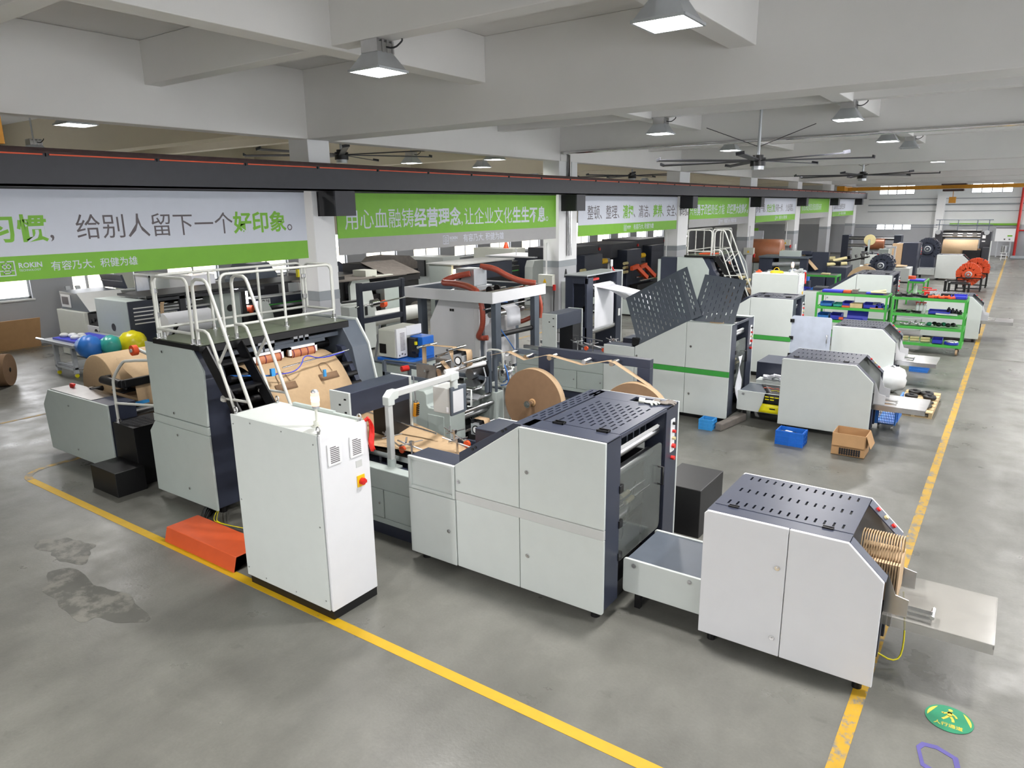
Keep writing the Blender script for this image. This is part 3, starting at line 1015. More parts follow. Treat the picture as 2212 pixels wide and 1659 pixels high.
def interior(t, dx, dy, K=None):
    F, K = 5.56 + dy, K or 7.33 + dy
    xr = -2.88 + dx
    m = MB()
    for z, r, q in ((1.78, .03, .2), (1.62, .045, .12), (1.5, .03, .3), (1.36, .05, .2), (.75, .05, .3)):
        m.cyl((xr - q, F + .1, z), (xr - q, K - .1, z), r, 14)
    part('rollers', m, 'steel', t)
    m = MB(); m.cbox((xr - .1, (F + K) / 2, 1.66), (.03, K - F - .72, .05), (0, math.radians(20), 0))
    part('guide_bar', m, 'white', t, label='white guide bar')
    m = MB()
    for k in range(7): m.box(xr - .35, F + .4 + k * .15, 1.5, xr - .2, F + .43 + k * .15, 1.75)
    m.box(xr - .6, F + .35, 1.42, xr - .55, K - .4, 1.8)
    part('gripper_plates', m, 'slate', t)
    m = MB(); m.box(xr - .3, F + .4, .2, xr - .26, K - .4, .62); m.tube([(xr - .16, F + .5, .9), (xr - .1, F + .7, .78), (xr - .2, F + .95, .86), (xr - .2, F + 1.1, 1.1)], .012, 6, 2)
    m.tube([(xr - .12, F + .42, .72), (xr - .1, F + .6, .62), (xr - .16, F + .75, .7)], .01, 6, 2)
    part('cables', m, 'black', t)
    m = MB(); m.box(xr - .32, F + .38, 1.02, xr - .12, F + .48, 1.2)
    part('motor', m, 'blue', t, .01, 'blue motor')
    m = MB(); m.box(xr - .3, F + .36, 1.22, xr - .14, F + .5, 1.42)
    part('kraft_tube', m, 'kraftl', t, .01)
    m = MB()
    for o in (0, .05): m.cyl((xr - .09 - o, F + .36, 1.05 + o), (xr - .09 - o, K - .55, 1.05 + o), .008, 8)
    part('rods', m, 'chrome', t)
    for o in (0, .05):
        m = MB(); m.cyl((xr - .09 - o, F + .62, 1.05 + o), (xr - .09 - o, F + .8, 1.05 + o), .025, 12)
        part('sleeve', m, 'cream', t)
    m = MB(); m.prism(rrect(F + .34, .52, K - .42, 1.52, .06, 5), 'x', xr - .03, xr - .018)
    d = part('end_door', m, 'smoke', t, label='smoked see-through end door')
    m = MB()
    for z in (.6, .95, 1.32): m.box(xr - .02, F + .3, z - .04, xr + .012, F + .38, z + .04)
    part('hinge', m, 'black', d, .004)
    m = MB(); m.tube([(xr - .015, K - .5, 1.06), (xr + .04, K - .5, 1.06), (xr + .04, K - .5, 1.26), (xr - .015, K - .5, 1.26)], .012, 8)
    part('handle', m, 'black', d)
    m = MB(); m.prism(rrect(K - .24, 1.34, K - .13, 1.72, .012, 3), 'x', xr, xr + .006)
    b = part('button_plate', m, 'white', t, label='white plate with four buttons')
    for z, c, r in ((1.67, 'black', .018), (1.58, 'red', .018), (1.5, 'cream', .018), (1.41, 'red', .026)):
        q = MB(); q.cyl((xr + .006, K - .185, z), (xr + .04, K - .185, z), r, 12)
        part('button', q, c, b)
    m = MB(); m.cyl((xr, K - .185, 1.27), (xr + .04, K - .185, 1.27), .024, 12)
    part('stop_button', m, 'red', t)
def output_box(x0, x1, yf, yb, label, doors=True, bags=True, group='bag delivery boxes'):
    t = thing('bag_delivery_box', label, 'machine', ((x0 + x1) / 2, (yf + yb) / 2, 0), group)
    xc = x1 - .285; zt = 1.33; zc = 1.06; xs = x0 + .74
    prof = lambda a, b: None
    full = [(x0, .1), (x1, .1), (x1, zc), (xc, zt), (x0 + .02, zt), (x0, zt - .02)]
    if doors:
        m = MB(); m.prism([(x0, .1), (xs - .003, .1), (xs - .003, zt), (x0 + .03, zt), (x0, zt - .03)], 'y', yf, yf + .03)
        o = part('door', m, 'panelw', t, .006)
        q = MB(); lock(q, xs - .07, yf, .95); lock(q, xs - .07, yf, .27); part('lock', q, 'chrome', o)
        m = MB(); m.prism([(xs + .003, .1), (x1, .1), (x1, zc), (xc, zt), (xs + .003, zt)], 'y', yf, yf + .03)
        part('door', m, 'panelw', t, .006)
    else:
        m = MB(); m.prism(full, 'y', yf, yf + .03)
        part('front_panel', m, 'panel', t, .012)
    m = MB(); m.prism(full, 'y', yb - .03, yb)
    part('rear_panel', m, 'panelw' if doors else 'panel', t, .006)
    m = MB(); m.box(x0 + .01, yf + .03, .12, x0 + .03, yb - .03, zt - .01)
    m.box(x0 + .01, yf + .03, .1, x1 - .1, yb - .03, .14)
    m.box(x1 - .03, yf + .03, .12, x1 - .005, yf + .09, zc); m.box(x1 - .03, yb - .09, .12, x1 - .005, yb - .03, zc)
    part('body', m, 'navy', t)
    m = MB(); m.box(x0 + .03, yf + .03, zt - .012, xc, yf + .2, zt - .002)
    part('top_rim', m, 'navy', t)
    m = MB(); slots(m, (x0 + .03, yf + .2, zt - .01), (0, 1, 0), (1, 0, 0), (0, 0, 1), yb - yf - .23, xc - x0 - .03, .012, 14, .06, .09, .018, .34, False)
    part('top_cover', m, 'navy', t)
    m = MB()
    for xx in (x0 + .2, xc - .2): m.box(xx - .045, yf + .185, zt - .002, xx + .045, yf + .2, zt + .012); m.box(xx - .045, yf + .22, zt - .002, xx + .045, yf + .23, zt + .012)
    part('hinge', m, 'black', t)
    u = Vector((x1 - xc, 0, zc - zt)).normalized(); n = Vector((-u.z, 0, u.x)); L = math.hypot(x1 - xc, zc - zt)
    m = MB()
    O = Vector((xc, yf + .03, zt - .012)); V = Vector((0, 1, 0))
    m.fbox(O, u, V, n, 0, L, 0, .13, 0, .01); m.fbox(O, u, V, n, 0, L, yb - yf - .22, yb - yf - .06, 0, .01)
    part('chute_frame', m, 'navy', t)
    m = MB(); m.box(xc - .45, yf + .1, .5, xc - .43, yb - .1, zt - .02); m.prism([(xc - .43, .7), (x1 - .02, .62), (x1 - .02, .6), (xc - .43, .66)], 'y', yf + .05, yb - .05)
    m.box(xc - .43, yf + .14, .66, x1 - .05, yf + .15, zc)
    part('chute', m, 'black', t)
    m = MB(); m.cyl((xc - .1, yf + .2, 1.1), (xc - .1, yb - .1, 1.1), .012, 8); m.tube([(xc - .25, yf + .2, 1.2), (xc, yf + .3, 1.12), (x1 - .1, yf + .4, 1.0)], .006, 6, 2)
    part('rods', m, 'steel', t)
    q = Vector((0, 1, 0))
    for i, c in enumerate(('red', 'cream', 'red')):
        m = MB(); p = O + u * (L * (.22 + .24 * i)) + V * (yb - yf - .14) + n * .01
        m.cyl(p, p + n * .02, .02, 12)
        part('button', m, c, t)
    for xx in (x0 + .1, x1 - .12):
        for yy in (yf + .1, yb - .1):
            m = MB(); m.cyl((xx, yy, 0), (xx, yy, .12), .04, 12)
            part('foot', m, 'black', t)
    # delivery tray
    zt2 = .6
    m = MB(); m.box(x1 - .06, yf + .33, zt2, x1 + .78, yb + .06, zt2 + .01); m.box(x1 - .06, yf + .33, zt2 - .08, x1 + .78, yf + .34, zt2); m.box(x1 + .77, yf + .33, zt2 - .03, x1 + .78, yb + .06, zt2)
    part('tray', m, 'acrylic' if doors else 'steel', t, label='see-through delivery tray' if doors else 'grey metal delivery tray')
    m = MB()
    m.prism([(x1 - .02, .62), (x1 + .16, .62), (x1 + .16, .78), (x1 + .06, .8), (x1 - .02, 1.0)], 'y', yf + .36, yf + .368)
    m.prism([(x1 - .02, .62), (x1 + .16, .62), (x1 + .16, .78), (x1 + .06, .8), (x1 - .02, 1.0)], 'y', yb - .2, yb - .192)
    part('side_guides', m, 'steel' if doors else 'panelw', t)
    m = MB(); m.box(x1 + .1, yf + .37, .68, x1 + .34, yf + .43, .7); m.box(x1 + .1, yf + .37, .63, x1 + .34, yf + .43, .65); m.cyl((x1 + .34, yf + .36, .68), (x1 + .34, yf + .52, .68), .018, 10)
    part('slide_clamp', m, 'chrome', t)
    m = MB(); m.box(x1 - .09, yf + .45, .12, x1 - .03, yf + .55, .6); m.box(x1 - .09, yb - .3, .12, x1 - .03, yb - .22, .6)
    part('tray_legs', m, 'navy', t)
    if bags:
        for i in range(16):
            g = thing('paper_bag', 'brown paper bag with twisted handle, one of the upright pack in the front delivery chute', 'paper bag', (x1 - .27 + i * .021, yf + .62, .68), 'paper bags in the front delivery chute')
            m = MB(); m.box(x1 - .27 + i * .021, yf + .45, .68, x1 - .256 + i * .021, yf + .85, 1.02)
            part('bag_body', m, 'kraftl', g)
            m = MB(); xx = x1 - .263 + i * .021
            m.tube([(xx, yf + .52, .98), (xx, yf + .52, 1.1), (xx, yf + .56, 1.19), (xx, yf + .64, 1.21), (xx, yf + .72, 1.19), (xx, yf + .76, 1.1), (xx, yf + .76, .98)], .006, 6, 1)
            part('handle', m, 'kraft', g)
    return t
def bridge(x0, x1, yf, yb, z0, z1, label, mat='panel'):
    t = thing('conveyor_bridge', label, 'conveyor', ((x0 + x1) / 2, (yf + yb) / 2, z0), 'conveyor bridges to the delivery boxes')
    m = MB(); m.prism(rrect(x0, z0, x1, z1, .03, 4, '1001'), 'y', yf, yf + .03); m.prism(rrect(x0, z0, x1, z1, .03, 4, '1001'), 'y', yb - .03, yb)
    part('side_plates', m, mat, t, .006)
    m = MB(); m.box(x0 + .03, yf + .03, z1 - .03, x1, yb - .03, z1 - .012)
    part('top_plate', m, 'slate', t)
    m = MB(); m.box(x0 + .1, yf + .08, 0, x0 + .16, yf + .14, z0 + .05); m.box(x0 + .1, yb - .14, 0, x0 + .16, yb - .08, z0 + .05); m.box(x0 + .05, yf + .05, z0 + .03, x1, yb - .05, z0 + .06)
    part('legs', m, 'black', t)
    m = MB()
    for xx in (x0 + .12, x0 + .7):
        if xx < x1: lock(m, xx, yf, z1 - .06)
    part('screws', m, 'steel', t)
    return t
u1 = bag_unit(0, 0, 'near white and navy bag forming unit with closed slotted covers, in the front row')
interior(u1, 0, 0)
output_box(-2.02, -.53, 5.85, 6.97, 'large white delivery box with clear tray in the front row beside the aisle')
bridge(-2.86, -2.025, 5.95, 6.74, .2, .57, 'low white conveyor bridge between the front forming unit and its delivery box')
# work gloves and step box
t = thing('work_glove', 'pair of dirty grey work gloves lying on the slotted cover of the front forming unit', 'gloves', (-3.05, 7.06, 1.89))
for i in range(2):
    m = MB(); c = (-3.12 + .16 * i, 7.03 + .05 * i, 1.905)
    m.ball(c, .05, 8, (1.3, .9, .35))
    for k in range(5):
        a = math.radians(-50 + 25 * k + 40 * i)
        m.tube([(c[0] + .04 * math.cos(a), c[1] + .04 * math.sin(a), c[2]), (c[0] + .1 * math.cos(a), c[1] + .1 * math.sin(a), c[2] + .012), (c[0] + .13 * math.cos(a), c[1] + .13 * math.sin(a), c[2] - .004)], .012, 6, 1)
    m.tube([(c[0] - .05, c[1], c[2]), (c[0] - .11, c[1] - .02, c[2] + .01)], .035, 8)
    part('glove', m, 'timber' if i else 'beige', t)
m = MB(); m.box(-3.35, 7.88, 0, -2.78, 8.7, .63)
solo('step_box', 'black textured step box standing behind the front forming unit', 'step box', m, 'black', None, .008)
m = MB(); m.tube([(-.62, 6.4, .12), (-.4, 6.45, .02), (-.38, 6.6, .2), (-.45, 6.7, .6)], .008, 6, 2); m.tube([(-.62, 6.4, .12), (-.9, 6.1, .02), (-1.5, 6.0, .02), (-2.0, 6.2, .05)], .008, 6, 2)
solo('air_hose', 'thin yellow-green hose hanging from the front delivery tray', 'hose', m, 'lemon')

# ---- electrical cabinet
X, Yc = -6.555, 4.12
t = thing('electrical_cabinet', 'tall white electrical cabinet with orange signal light, right of the orange cable cover', 'cabinet', (-5.85, 4.43, 0))
m = MB(); m.box(X, Yc + .02, .1, -5.165, 4.74, 1.93)
part('body', m, 'panelw', t, .004)
m = MB(); m.box(X + .02, Yc, .1, -5.18, Yc + .02, 1.95)
s = part('side_panel', m, 'panel', t, .005)
m = MB()
for z in (.2, 1.0, 1.85):
    for xx in (X + .06, -5.23): m.cyl((xx, Yc - .004, z), (xx, Yc, z), .008, 8)
for xx in (-6.2, -5.7):
    for z in (.15, 1.9): m.cyl((xx, Yc - .004, z), (xx, Yc, z), .008, 8)
part('screws', m, 'steel', s)
m = MB(); m.box(-5.165, Yc + .01, .1, -5.14, 4.735, 1.955)
d = part('door', m, 'panelw', t, .004)
for y0 in (4.2, 4.48):
    m = MB(); m.box(-5.14, y0, 1.62, -5.125, y0 + .17, 1.84)
    v = part('vent_grille', m, 'white', d, .004)
    m = MB()
    for k in range(9):
        a = .04 if k == 8 else 0
        m.box(-5.125, y0 + .03, 1.645 + k * .019, -5.123, y0 + .14 - a, 1.654 + k * .019)
    part('louver_slots', m, 'ink', v)
m = MB(); m.box(-5.14, 4.55, 1.5, -5.137, 4.63, 1.57)
part('name_plate', m, 'stripe', d)
m = MB(); m.box(-5.14, 4.55, 1.29, -5.13, 4.65, 1.41)
p = part('switch_plate', m, 'yellow', d, .003)
m = MB(); m.cyl((-5.13, 4.605, 1.345), (-5.1, 4.605, 1.345), .036, 18); m.box(-5.1, 4.575, 1.33, -5.085, 4.635, 1.36)
part('rotary_switch', m, 'red', p)
m = MB(); m.box(X + .03, Yc + .03, 1.93, -5.17, 4.73, 1.945)
part('roof', m, 'panel', t, .004)
m = MB(); m.box(X + .3, 4.70, 1.945, -5.6, 4.735, 1.98); m.box(-5.6, 4.70, 1.945, -5.2, 4.735, 1.965)
part('roof_rail', m, 'panelg', t)
m = MB()
for xx, yy in ((-6.5, 4.17), (-6.5, 4.69), (-5.2, 4.17), (-5.2, 4.69)):
    m.cyl((xx, yy, 1.94), (xx, yy, 1.965), .015, 10)
    m.tube([(xx + .026 * math.cos(a), yy, 1.99 + .026 * math.sin(a)) for a in [2 * PI * i / 14 for i in range(14)]], .008, 6, 0, True)
part('lifting_eyes', m, 'steel', t)
m = MB(); m.box(X + .05, Yc + .02, 0, -5.15, Yc + .06, .1); m.box(X + .05, 4.69, 0, -5.15, 4.73, .1); m.box(-5.19, Yc + .06, 0, -5.15, 4.69, .1); m.box(X + .05, Yc + .06, 0, X + .09, 4.69, .1)
part('plinth', m, 'black', t)
x, y = -5.42, 4.34
m = MB(); m.cyl((x, y, 1.945), (x, y, 1.955), .055, 18); m.cyl((x, y, 1.955), (x, y, 2.0), .035, 16); m.cyl((x, y, 2.0), (x, y, 2.13), .014, 10)
b = part('signal_light', m, 'beige', t)
m = MB(); m.cyl((x, y, 2.13), (x, y, 2.155), .036, 16); m.lathe([(.036, 2.285), (.036, 2.3), (.02, 2.315), (0, 2.318)], (x, y, 0), 'z', 16)
part('cap', m, 'alu', b)
m = MB(); m.cyl((x, y, 2.155), (x, y, 2.2), .04, 18)
part('lower_lens', m, 'lamppink', b)
m = MB(); m.cyl((x, y, 2.2), (x, y, 2.25), .041, 18)
part('lit_lens', m, 'lamplit', b)
m = MB(); m.cyl((x, y, 2.25), (x, y, 2.287), .04, 18)
part('upper_lens', m, 'lamppink', b)
rows = []
for i in range(11):
    z = 1.965 - .034 * i; w = .02 + .05 * math.sin(min(1, i / 6) * PI / 2) * (1 if i < 9 else .9)
    o = .03 * math.sin(i * .5)
    rows.append([(-5.125 + .02 * math.sin(j * 1.3 + i * .6) + .02 * (i / 10), 4.745 + o * .3 - w / 2 + w * j / 5 + .03 * i / 10, z) for j in range(6)])
m = MB(); m.sheet(rows, .004)
m.cyl((-5.15, 4.72, 1.95), (-5.12, 4.74, 1.98), .018, 8)
solo('red_ribbon', 'red satin ribbon tied to a lifting eye of the tall white cabinet', 'ribbon', m, 'satin')
m = MB()
sec = [(4.14, 0), (4.155, 0), (4.2, .165), (4.6, .165), (4.62, .05), (4.635, .05), (4.615, .18), (4.19, .18)]
m.prism(sec, 'x', -8.3, -6.85)
solo('cable_cover', 'orange sheet metal cable ramp on the floor left of the tall cabinet', 'cable cover', m, 'orange', None, .01)
m = MB()
q = random.Random(4)
for k in range(14):
    o = [q.uniform(-.05, .05) for _ in range(6)]
    m.tube([(-8.9 + o[0], 5.5, .08), (-8.75 + o[1], 5.1 + o[0], .03 + .02 * (k % 3)), (-8.45 + o[2], 4.8 + o[1], .03 + .03 * (k % 4)), (-8.0 + o[3], 4.45 + o[5] * .5, .04 + .02 * (k % 4)), (-7.5, 4.42 + o[4], .06 + .01 * (k % 3)), (-6.7, 4.4 + o[5], .05)], .014, 6, 2)
solo('cable_bundle', 'bundle of black cables running from the stair tower into the orange cable cover', 'cables', m, 'black', None, 0, 'stuff')
m = MB()
for k in range(2): m.tube([(-8.7, 5.2, .03 + .03 * k), (-8.2, 4.75 + .06 * k, .1), (-7.95, 4.66, .13), (-7.3, 5.0, .03), (-6.9, 5.3, .05)], .006, 6, 2)
solo('earth_wire', 'thin yellow and green earth wire looped over the black cable bundle', 'wire', m, 'lemon')
# ================================================================ stair tower (printing / tube unit)
def T(dx, dy):
    D = Vector((dx, dy, 0))
    return lambda *p: tuple(Vector(p) + D)
def stair_tower(dx, dy, label, web=True, navy_front=False):
    q = T(dx, dy)
    t = thing('tube_forming_tower', label, 'machine', q(-9.0, 6.3, 0), 'tube forming towers with stairs')
    def mb_box(x0, y0, z0, x1, y1, z1, m=None):
        m = m or MB(); return m.box(x0 + dx, y0 + dy, z0, x1 + dx, y1 + dy, z1)
    def pr(pts, y0, y1, m=None):
        m = m or MB(); return m.prism([(a + dx, b) for a, b in pts], 'y', y0 + dy, y1 + dy)
    up = [(-9.64, 1.285), (-8.335, 1.285), (-8.29, 2.03), (-8.5, 2.3), (-9.64, 2.3)]
    lo = [(-9.66, 1.155), (-9.82, .99), (-9.82, .1), (-8.34, .1), (-8.335, 1.155)]
    if not navy_front:
        o = part('front_panel', pr(up, 4.92, 4.95), 'panelg', t, .006)
        m = MB()
        for x, z in ((-9.2, 2.2), (-9.1, 1.36)): m.cyl(q(x, 4.905, z), q(x, 4.92, z), .018, 10)
        part('lock', m, 'chrome', o)
        part('front_band', pr(rect(-9.66, 1.165, -8.333, 1.275), 4.915, 4.95), 'panelg', t, .004)
        o = part('front_panel', pr(lo, 4.92, 4.95), 'panelg', t, .006)
        m = MB()
        for x, z in ((-9.08, 1.05), (-8.95, .3)): m.cyl(q(x, 4.905, z), q(x, 4.92, z), .018, 10)
        part('lock', m, 'chrome', o)
        part('side_frame', pr([(-9.6, .12), (-8.36, .12), (-8.36, 1.9), (-8.52, 2.28), (-9.6, 2.28)], 4.95, 5.28), 'navy', t, .006)
    else:
        part('front_panel', pr([(-9.64, .35), (-8.9, .35), (-8.5, .9), (-8.5, 1.9), (-8.75, 2.3), (-9.64, 2.3)], 4.92, 4.95), 'panelg', t, .006)
        part('side_frame', pr([(-10.25, .12), (-8.0, .12), (-8.0, 1.4), (-8.36, 1.9), (-8.52, 2.28), (-10.25, 2.28)], 4.95, 5.28), 'navy', t, .006)
        part('side_post', mb_box(-10.35, 4.93, .1, -10.25, 5.05, 2.2), 'panelg', t)
    part('far_frame', pr([(-9.6, .12), (-8.0, .12), (-8.0, 1.45), (-8.12, 1.98), (-8.36, 2.34), (-9.6, 2.34)], 7.28, 7.6), 'slate', t, .006)
    part('far_panel', pr([(-9.64, .1), (-7.97, .1), (-7.97, 1.45), (-8.1, 2.0), (-8.34, 2.37), (-9.64, 2.37)], 7.6, 7.63), 'panel', t, .006)
    m = mb_box(-9.5, 5.28, .15, -9.46, 7.28, 2.2); mb_box(-9.5, 5.28, .12, -8.6, 7.28, .16, m)
    part('inner_wall', m, 'black', t)
    m = mb_box(-9.38, 4.9, 2.3, -8.28, 4.94, 2.36); mb_box(-8.36, 4.94, 2.26, -8.3, 7.4, 2.36, m); mb_box(-9.4, 4.94, 2.3, -9.36, 7.4, 2.36, m)
    part('platform_edge', m, 'black', t)
    part('platform', mb_box(-9.38, 4.92, 2.352, -8.3, 7.38, 2.372), 'olive', t)
    R = .02
    def rail(pts, nm='guard_rail', r=R, sm=0):
        m = MB()
        for p in pts: m.tube([q(*a) for a in p], r, 8, sm)
        return part(nm, m, 'railing', t)
    def arch(a, b, z0, z1, c=.1):
        ax, ay = a; bx, by = b
        d = Vector((bx - ax, by - ay, 0)); L = d.length; d /= L
        P = [(ax, ay, z0), (ax, ay, z1 - c)]
        for i in range(1, 6):
            g = PI / 2 * i / 5
            P.append((ax + d.x * c * (1 - math.cos(g)), ay + d.y * c * (1 - math.cos(g)), z1 - c + c * math.sin(g)))
        for i in range(6):
            g = PI / 2 * i / 5
            P.append((bx - d.x * c * (1 - math.sin(g)), by - d.y * c * (1 - math.sin(g)), z1 - c + c * math.cos(g)))
        P.append((bx, by, z0))
        return P
    zb, zt, zk = 2.372, 3.2, 2.5
    rail([arch((-9.28, 4.94), (-8.46, 4.94), zb, zt), [(-9.28, 4.94, zk), (-8.46, 4.94, zk)]])
    rail([arch((-9.34, 5.0), (-9.34, 7.42), zb, zt), [(-9.34, 5.0, zk), (-9.34, 7.42, zk)], [(-9.34, 5.8, zb), (-9.34, 5.8, zt)], [(-9.34, 6.6, zb), (-9.34, 6.6, zt)]])
    rail([arch((-9.3, 7.45), (-8.66, 7.45), zk, zt), [(-9.3, 7.45, zk), (-8.66, 7.45, zk)]])
    rail([arch((-8.62, 5.5), (-8.62, 7.4), zb, zt), [(-8.62, 5.5, zk), (-8.62, 7.4, zk)], [(-8.62, 6.5, zb), (-8.62, 6.5, zt)]])
    m = MB()
    for x, y in ((-9.28, 4.94), (-8.46, 4.94), (-9.34, 5.05), (-9.34, 5.8), (-9.34, 6.6), (-9.34, 7.42), (-8.62, 5.5), (-8.62, 6.5), (-8.62, 7.4), (-8.36, 4.95), (-8.36, 5.5)):
        m.cyl(q(x, y, 2.37), q(x, y, 2.44), .03, 8); m.cyl(q(x, y, 2.37), q(x, y, 2.38), .055, 8)
    part('rail_sockets', m, 'chrome', t)
    m = MB()
    for z in (2.68, 3.0): m.cyl(q(-9.31, 4.97, z - .03), q(-9.31, 4.97, z + .03), .045, 8); m.cyl(q(-9.32, 7.43, z - .03), q(-9.32, 7.43, z + .03), .045, 8)
    part('rail_clamps', m, 'chrome', t)
    sl = (3.19 - 1.62) / (-8.02 + 7.35)
    for y in (4.95, 5.5):
        P = [(-8.36, y, zb), (-8.36, y, 3.1), (-8.33, y, 3.17), (-8.27, y, 3.2), (-8.1, y, 3.2), (-8.04, y, 3.17), (-8.0, y, 3.1), (-6.98, y, .72)]
        m = MB(); m.tube([q(*a) for a in P], .022, 8)
        m.tube([q(*a) for a in ((-8.36, y, 2.56), (-8.2, y, 2.56), (-8.13, y, 2.53), (-8.08, y, 2.44), (-7.36, y, .72))], .02, 8)
        m.tube([q(-7.98, y + .01, 2.16), q(-7.72, y, 2.45)], .018, 8); m.tube([q(-7.93, y + .02, 1.72), q(-7.42, y, 1.75)], .018, 8)
        m.cyl(q(-7.95, y, 1.70), q(-7.93, y, 1.74), .045, 8)
        part('ladder_handrail', m, 'railing', t)
    for y in (4.97, 5.47):
        m = MB()
        d = Vector((-6.55 + 8.24, 0, .12 - 2.34)); n = Vector((-d.z, 0, d.x)).normalized() * .09
        a = Vector((-8.24, 0, 2.34)); b = Vector((-6.55, 0, .12))
        m.prism([(v.x + dx, max(.02, v.z)) for v in (a - n * 1.6, b - n * 1.6, b + n * .4, a + n * .4)], 'y', y - .012 + dy, y + .012 + dy)
        part('stringer', m, 'black', t)
    for k in range(7):
        f = (k + .6) / 7.4
        m = MB(); m.cbox(q(-8.3 + 1.6 * f, 5.22, 2.3 - 2.2 * f), (.22, .48, .025))
        part('tread', m, 'black', t)
    # inside: cylinders, anilox plates, print heads
    m = MB()
    for x, z, r in ((-8.3, 1.86, .05), (-8.18, 1.72, .05), (-8.08, 1.58, .05), (-8.0, 1.44, .05), (-8.7, 2.0, .07), (-8.75, 1.2, .16), (-8.5, .8, .1), (-8.9, 1.6, .12)):
        m.cyl(q(x, 5.28, z), q(x, 7.28, z), r, 14)
    part('rollers', m, 'black', t)
    m = MB(); m.prism([(-8.4 + dx, 2.0), (-8.28 + dx, 1.98), (-7.94 + dx, 1.4), (-8.06 + dx, 1.38)], 'y', 7.2 + dy, 7.28 + dy)
    part('roller_bracket', m, 'navy', t)
    m = mb_box(-8.5, 5.3, 2.14, -8.42, 7.28, 2.2); mb_box(-8.44, 6.1, 2.1, -8.4, 7.0, 2.16, m)
    part('cross_bar', m, 'slate', t)
    for y in (5.75, 6.35):
        m = MB(); m.cyl(q(-8.42, y, 2.0), q(-8.42, y + .42, 2.0), .075, 16)
        o = part('print_roller', m, 'copper', t)
        m = MB()
        for k in range(4): m.cyl(q(-8.42, y + .02 + k * .126, 2.0), q(-8.42, y + .035 + k * .126, 2.0), .078, 16)
        part('rings', m, 'maroon', o)
        m = MB(); m.box(-8.4 + dx, y - .04 + dy, 1.98, -8.36 + dx, y + dy, 2.1); m.box(-8.4 + dx, y + .42 + dy, 1.98, -8.36 + dx, y + .46 + dy, 2.1); m.box(-8.4 + dx, y - .04 + dy, 2.07, -8.36 + dx, y + .46 + dy, 2.1)
        part('roller_bracket', m, 'white', t)
        m = MB()
        for k in range(3): m.box(-8.5 + dx, y + .1 + .1 * k + dy, 2.1, -8.42 + dx, y + .17 + .1 * k + dy, 2.26)
        part('cylinder_block', m, 'alu', t)
    if web:
        Pth = [(-8.62, 1.97), (-8.4, 1.955), (-8.21, 1.9), (-8.05, 1.76), (-7.9, 1.55), (-7.8, 1.36), (-7.72, 1.1), (-7.68, .95)]
        m = MB(); m.sheet([[q(x, 5.55 + (7.0 - 5.55) * j / 6, z) for j in range(7)] for x, z in Pth], .003)
        o = part('paper_web', m, 'kraft', t, label='brown kraft paper web')
        m = MB()
        for y in (5.75, 6.5):
            m.sheet([[q(x, y + .34 * j / 2, z) for j in range(3)] for x, z in ((-8.01 + .012, 1.714), (-7.955 + .012, 1.63))], .002)
        part('glued_patches', m, 'kraftd', o)
        m = MB()
        for y in (5.75, 6.5):
            m.tube([q(-8.0, y + .08, 1.725), q(-8.1, y + .09, 1.83), q(-8.12, y + .17, 1.85), q(-8.1, y + .25, 1.83), q(-8.0, y + .26, 1.725)], .005, 5, 2)
        part('handle_outlines', m, 'kraftd', o)
        m = MB(); m.cyl(q(-8.0, 5.9, 1.93), q(-8.12, 7.2, 1.95), .012, 8)
        part('sensor_rod', m, 'chrome', t)
        m = MB(); m.tube([q(-8.1, 7.1, 1.94), q(-8.05, 6.6, 1.92), q(-8.02, 6.3, 2.05), q(-7.98, 6.2, 1.9), q(-7.95, 6.0, 1.84), q(-8.0, 5.7, 1.88)], .008, 6, 2)
        part('sensor_cable', m, 'indigo', t)
        m = MB(); m.box(-7.98 + dx, 5.68 + dy, 1.86, -7.94 + dx, 5.74 + dy, 1.96); m.box(-7.9 + dx, 6.5 + dy, 1.7, -7.87 + dx, 6.54 + dy, 1.8)
        part('sensors', m, 'cyan', t)
        m = MB(); m.tube([q(-8.3, 5.3, 1.9), q(-8.0, 5.7, 1.86)], .012, 6)
        part('air_tube', m, 'bluel', t)
    else:
        for k, y in enumerate((5.5, 5.85, 6.2, 6.55, 6.9)):
            m = MB(); m.cyl(q(-8.0, y, 1.6 - .03 * k), q(-8.0, y + .3, 1.6 - .03 * k), .06, 12); m.cyl(q(-7.8, y, 1.4 - .03 * k), q(-7.8, y + .3, 1.4), .06, 12)
            part('foam_roller', m, 'cream', t)
        m = MB(); m.box(-7.75 + dx, 5.8 + dy, .9, -7.4 + dx, 6.4 + dy, 1.2)
        part('web_fold', m, 'kraftl', t)
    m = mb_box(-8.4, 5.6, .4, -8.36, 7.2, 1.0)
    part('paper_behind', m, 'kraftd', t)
    for x in (-9.5, -8.5):
        for y in (5.1, 7.45):
            m = MB(); m.cyl(q(x, y, 0), q(x, y, .13), .05, 10)
            part('foot', m, 'black', t)
    return t
stair_tower(0, 0, 'near tower with railed platform, ladder and brown paper web, left of the tall cabinet')
stair_tower(.05, 18.64, 'far navy tower with white railed platform and red tray below the fourth banner', False, True)
t = thing('document_tray', 'red plastic tray lying on the platform of the far stair tower', 'tray', (-8.75, 24.3, 2.375))
m = MB(); m.box(-9.0, 24.05, 2.375, -8.5, 24.6, 2.41)
part('tray', m, 'rubber', t)

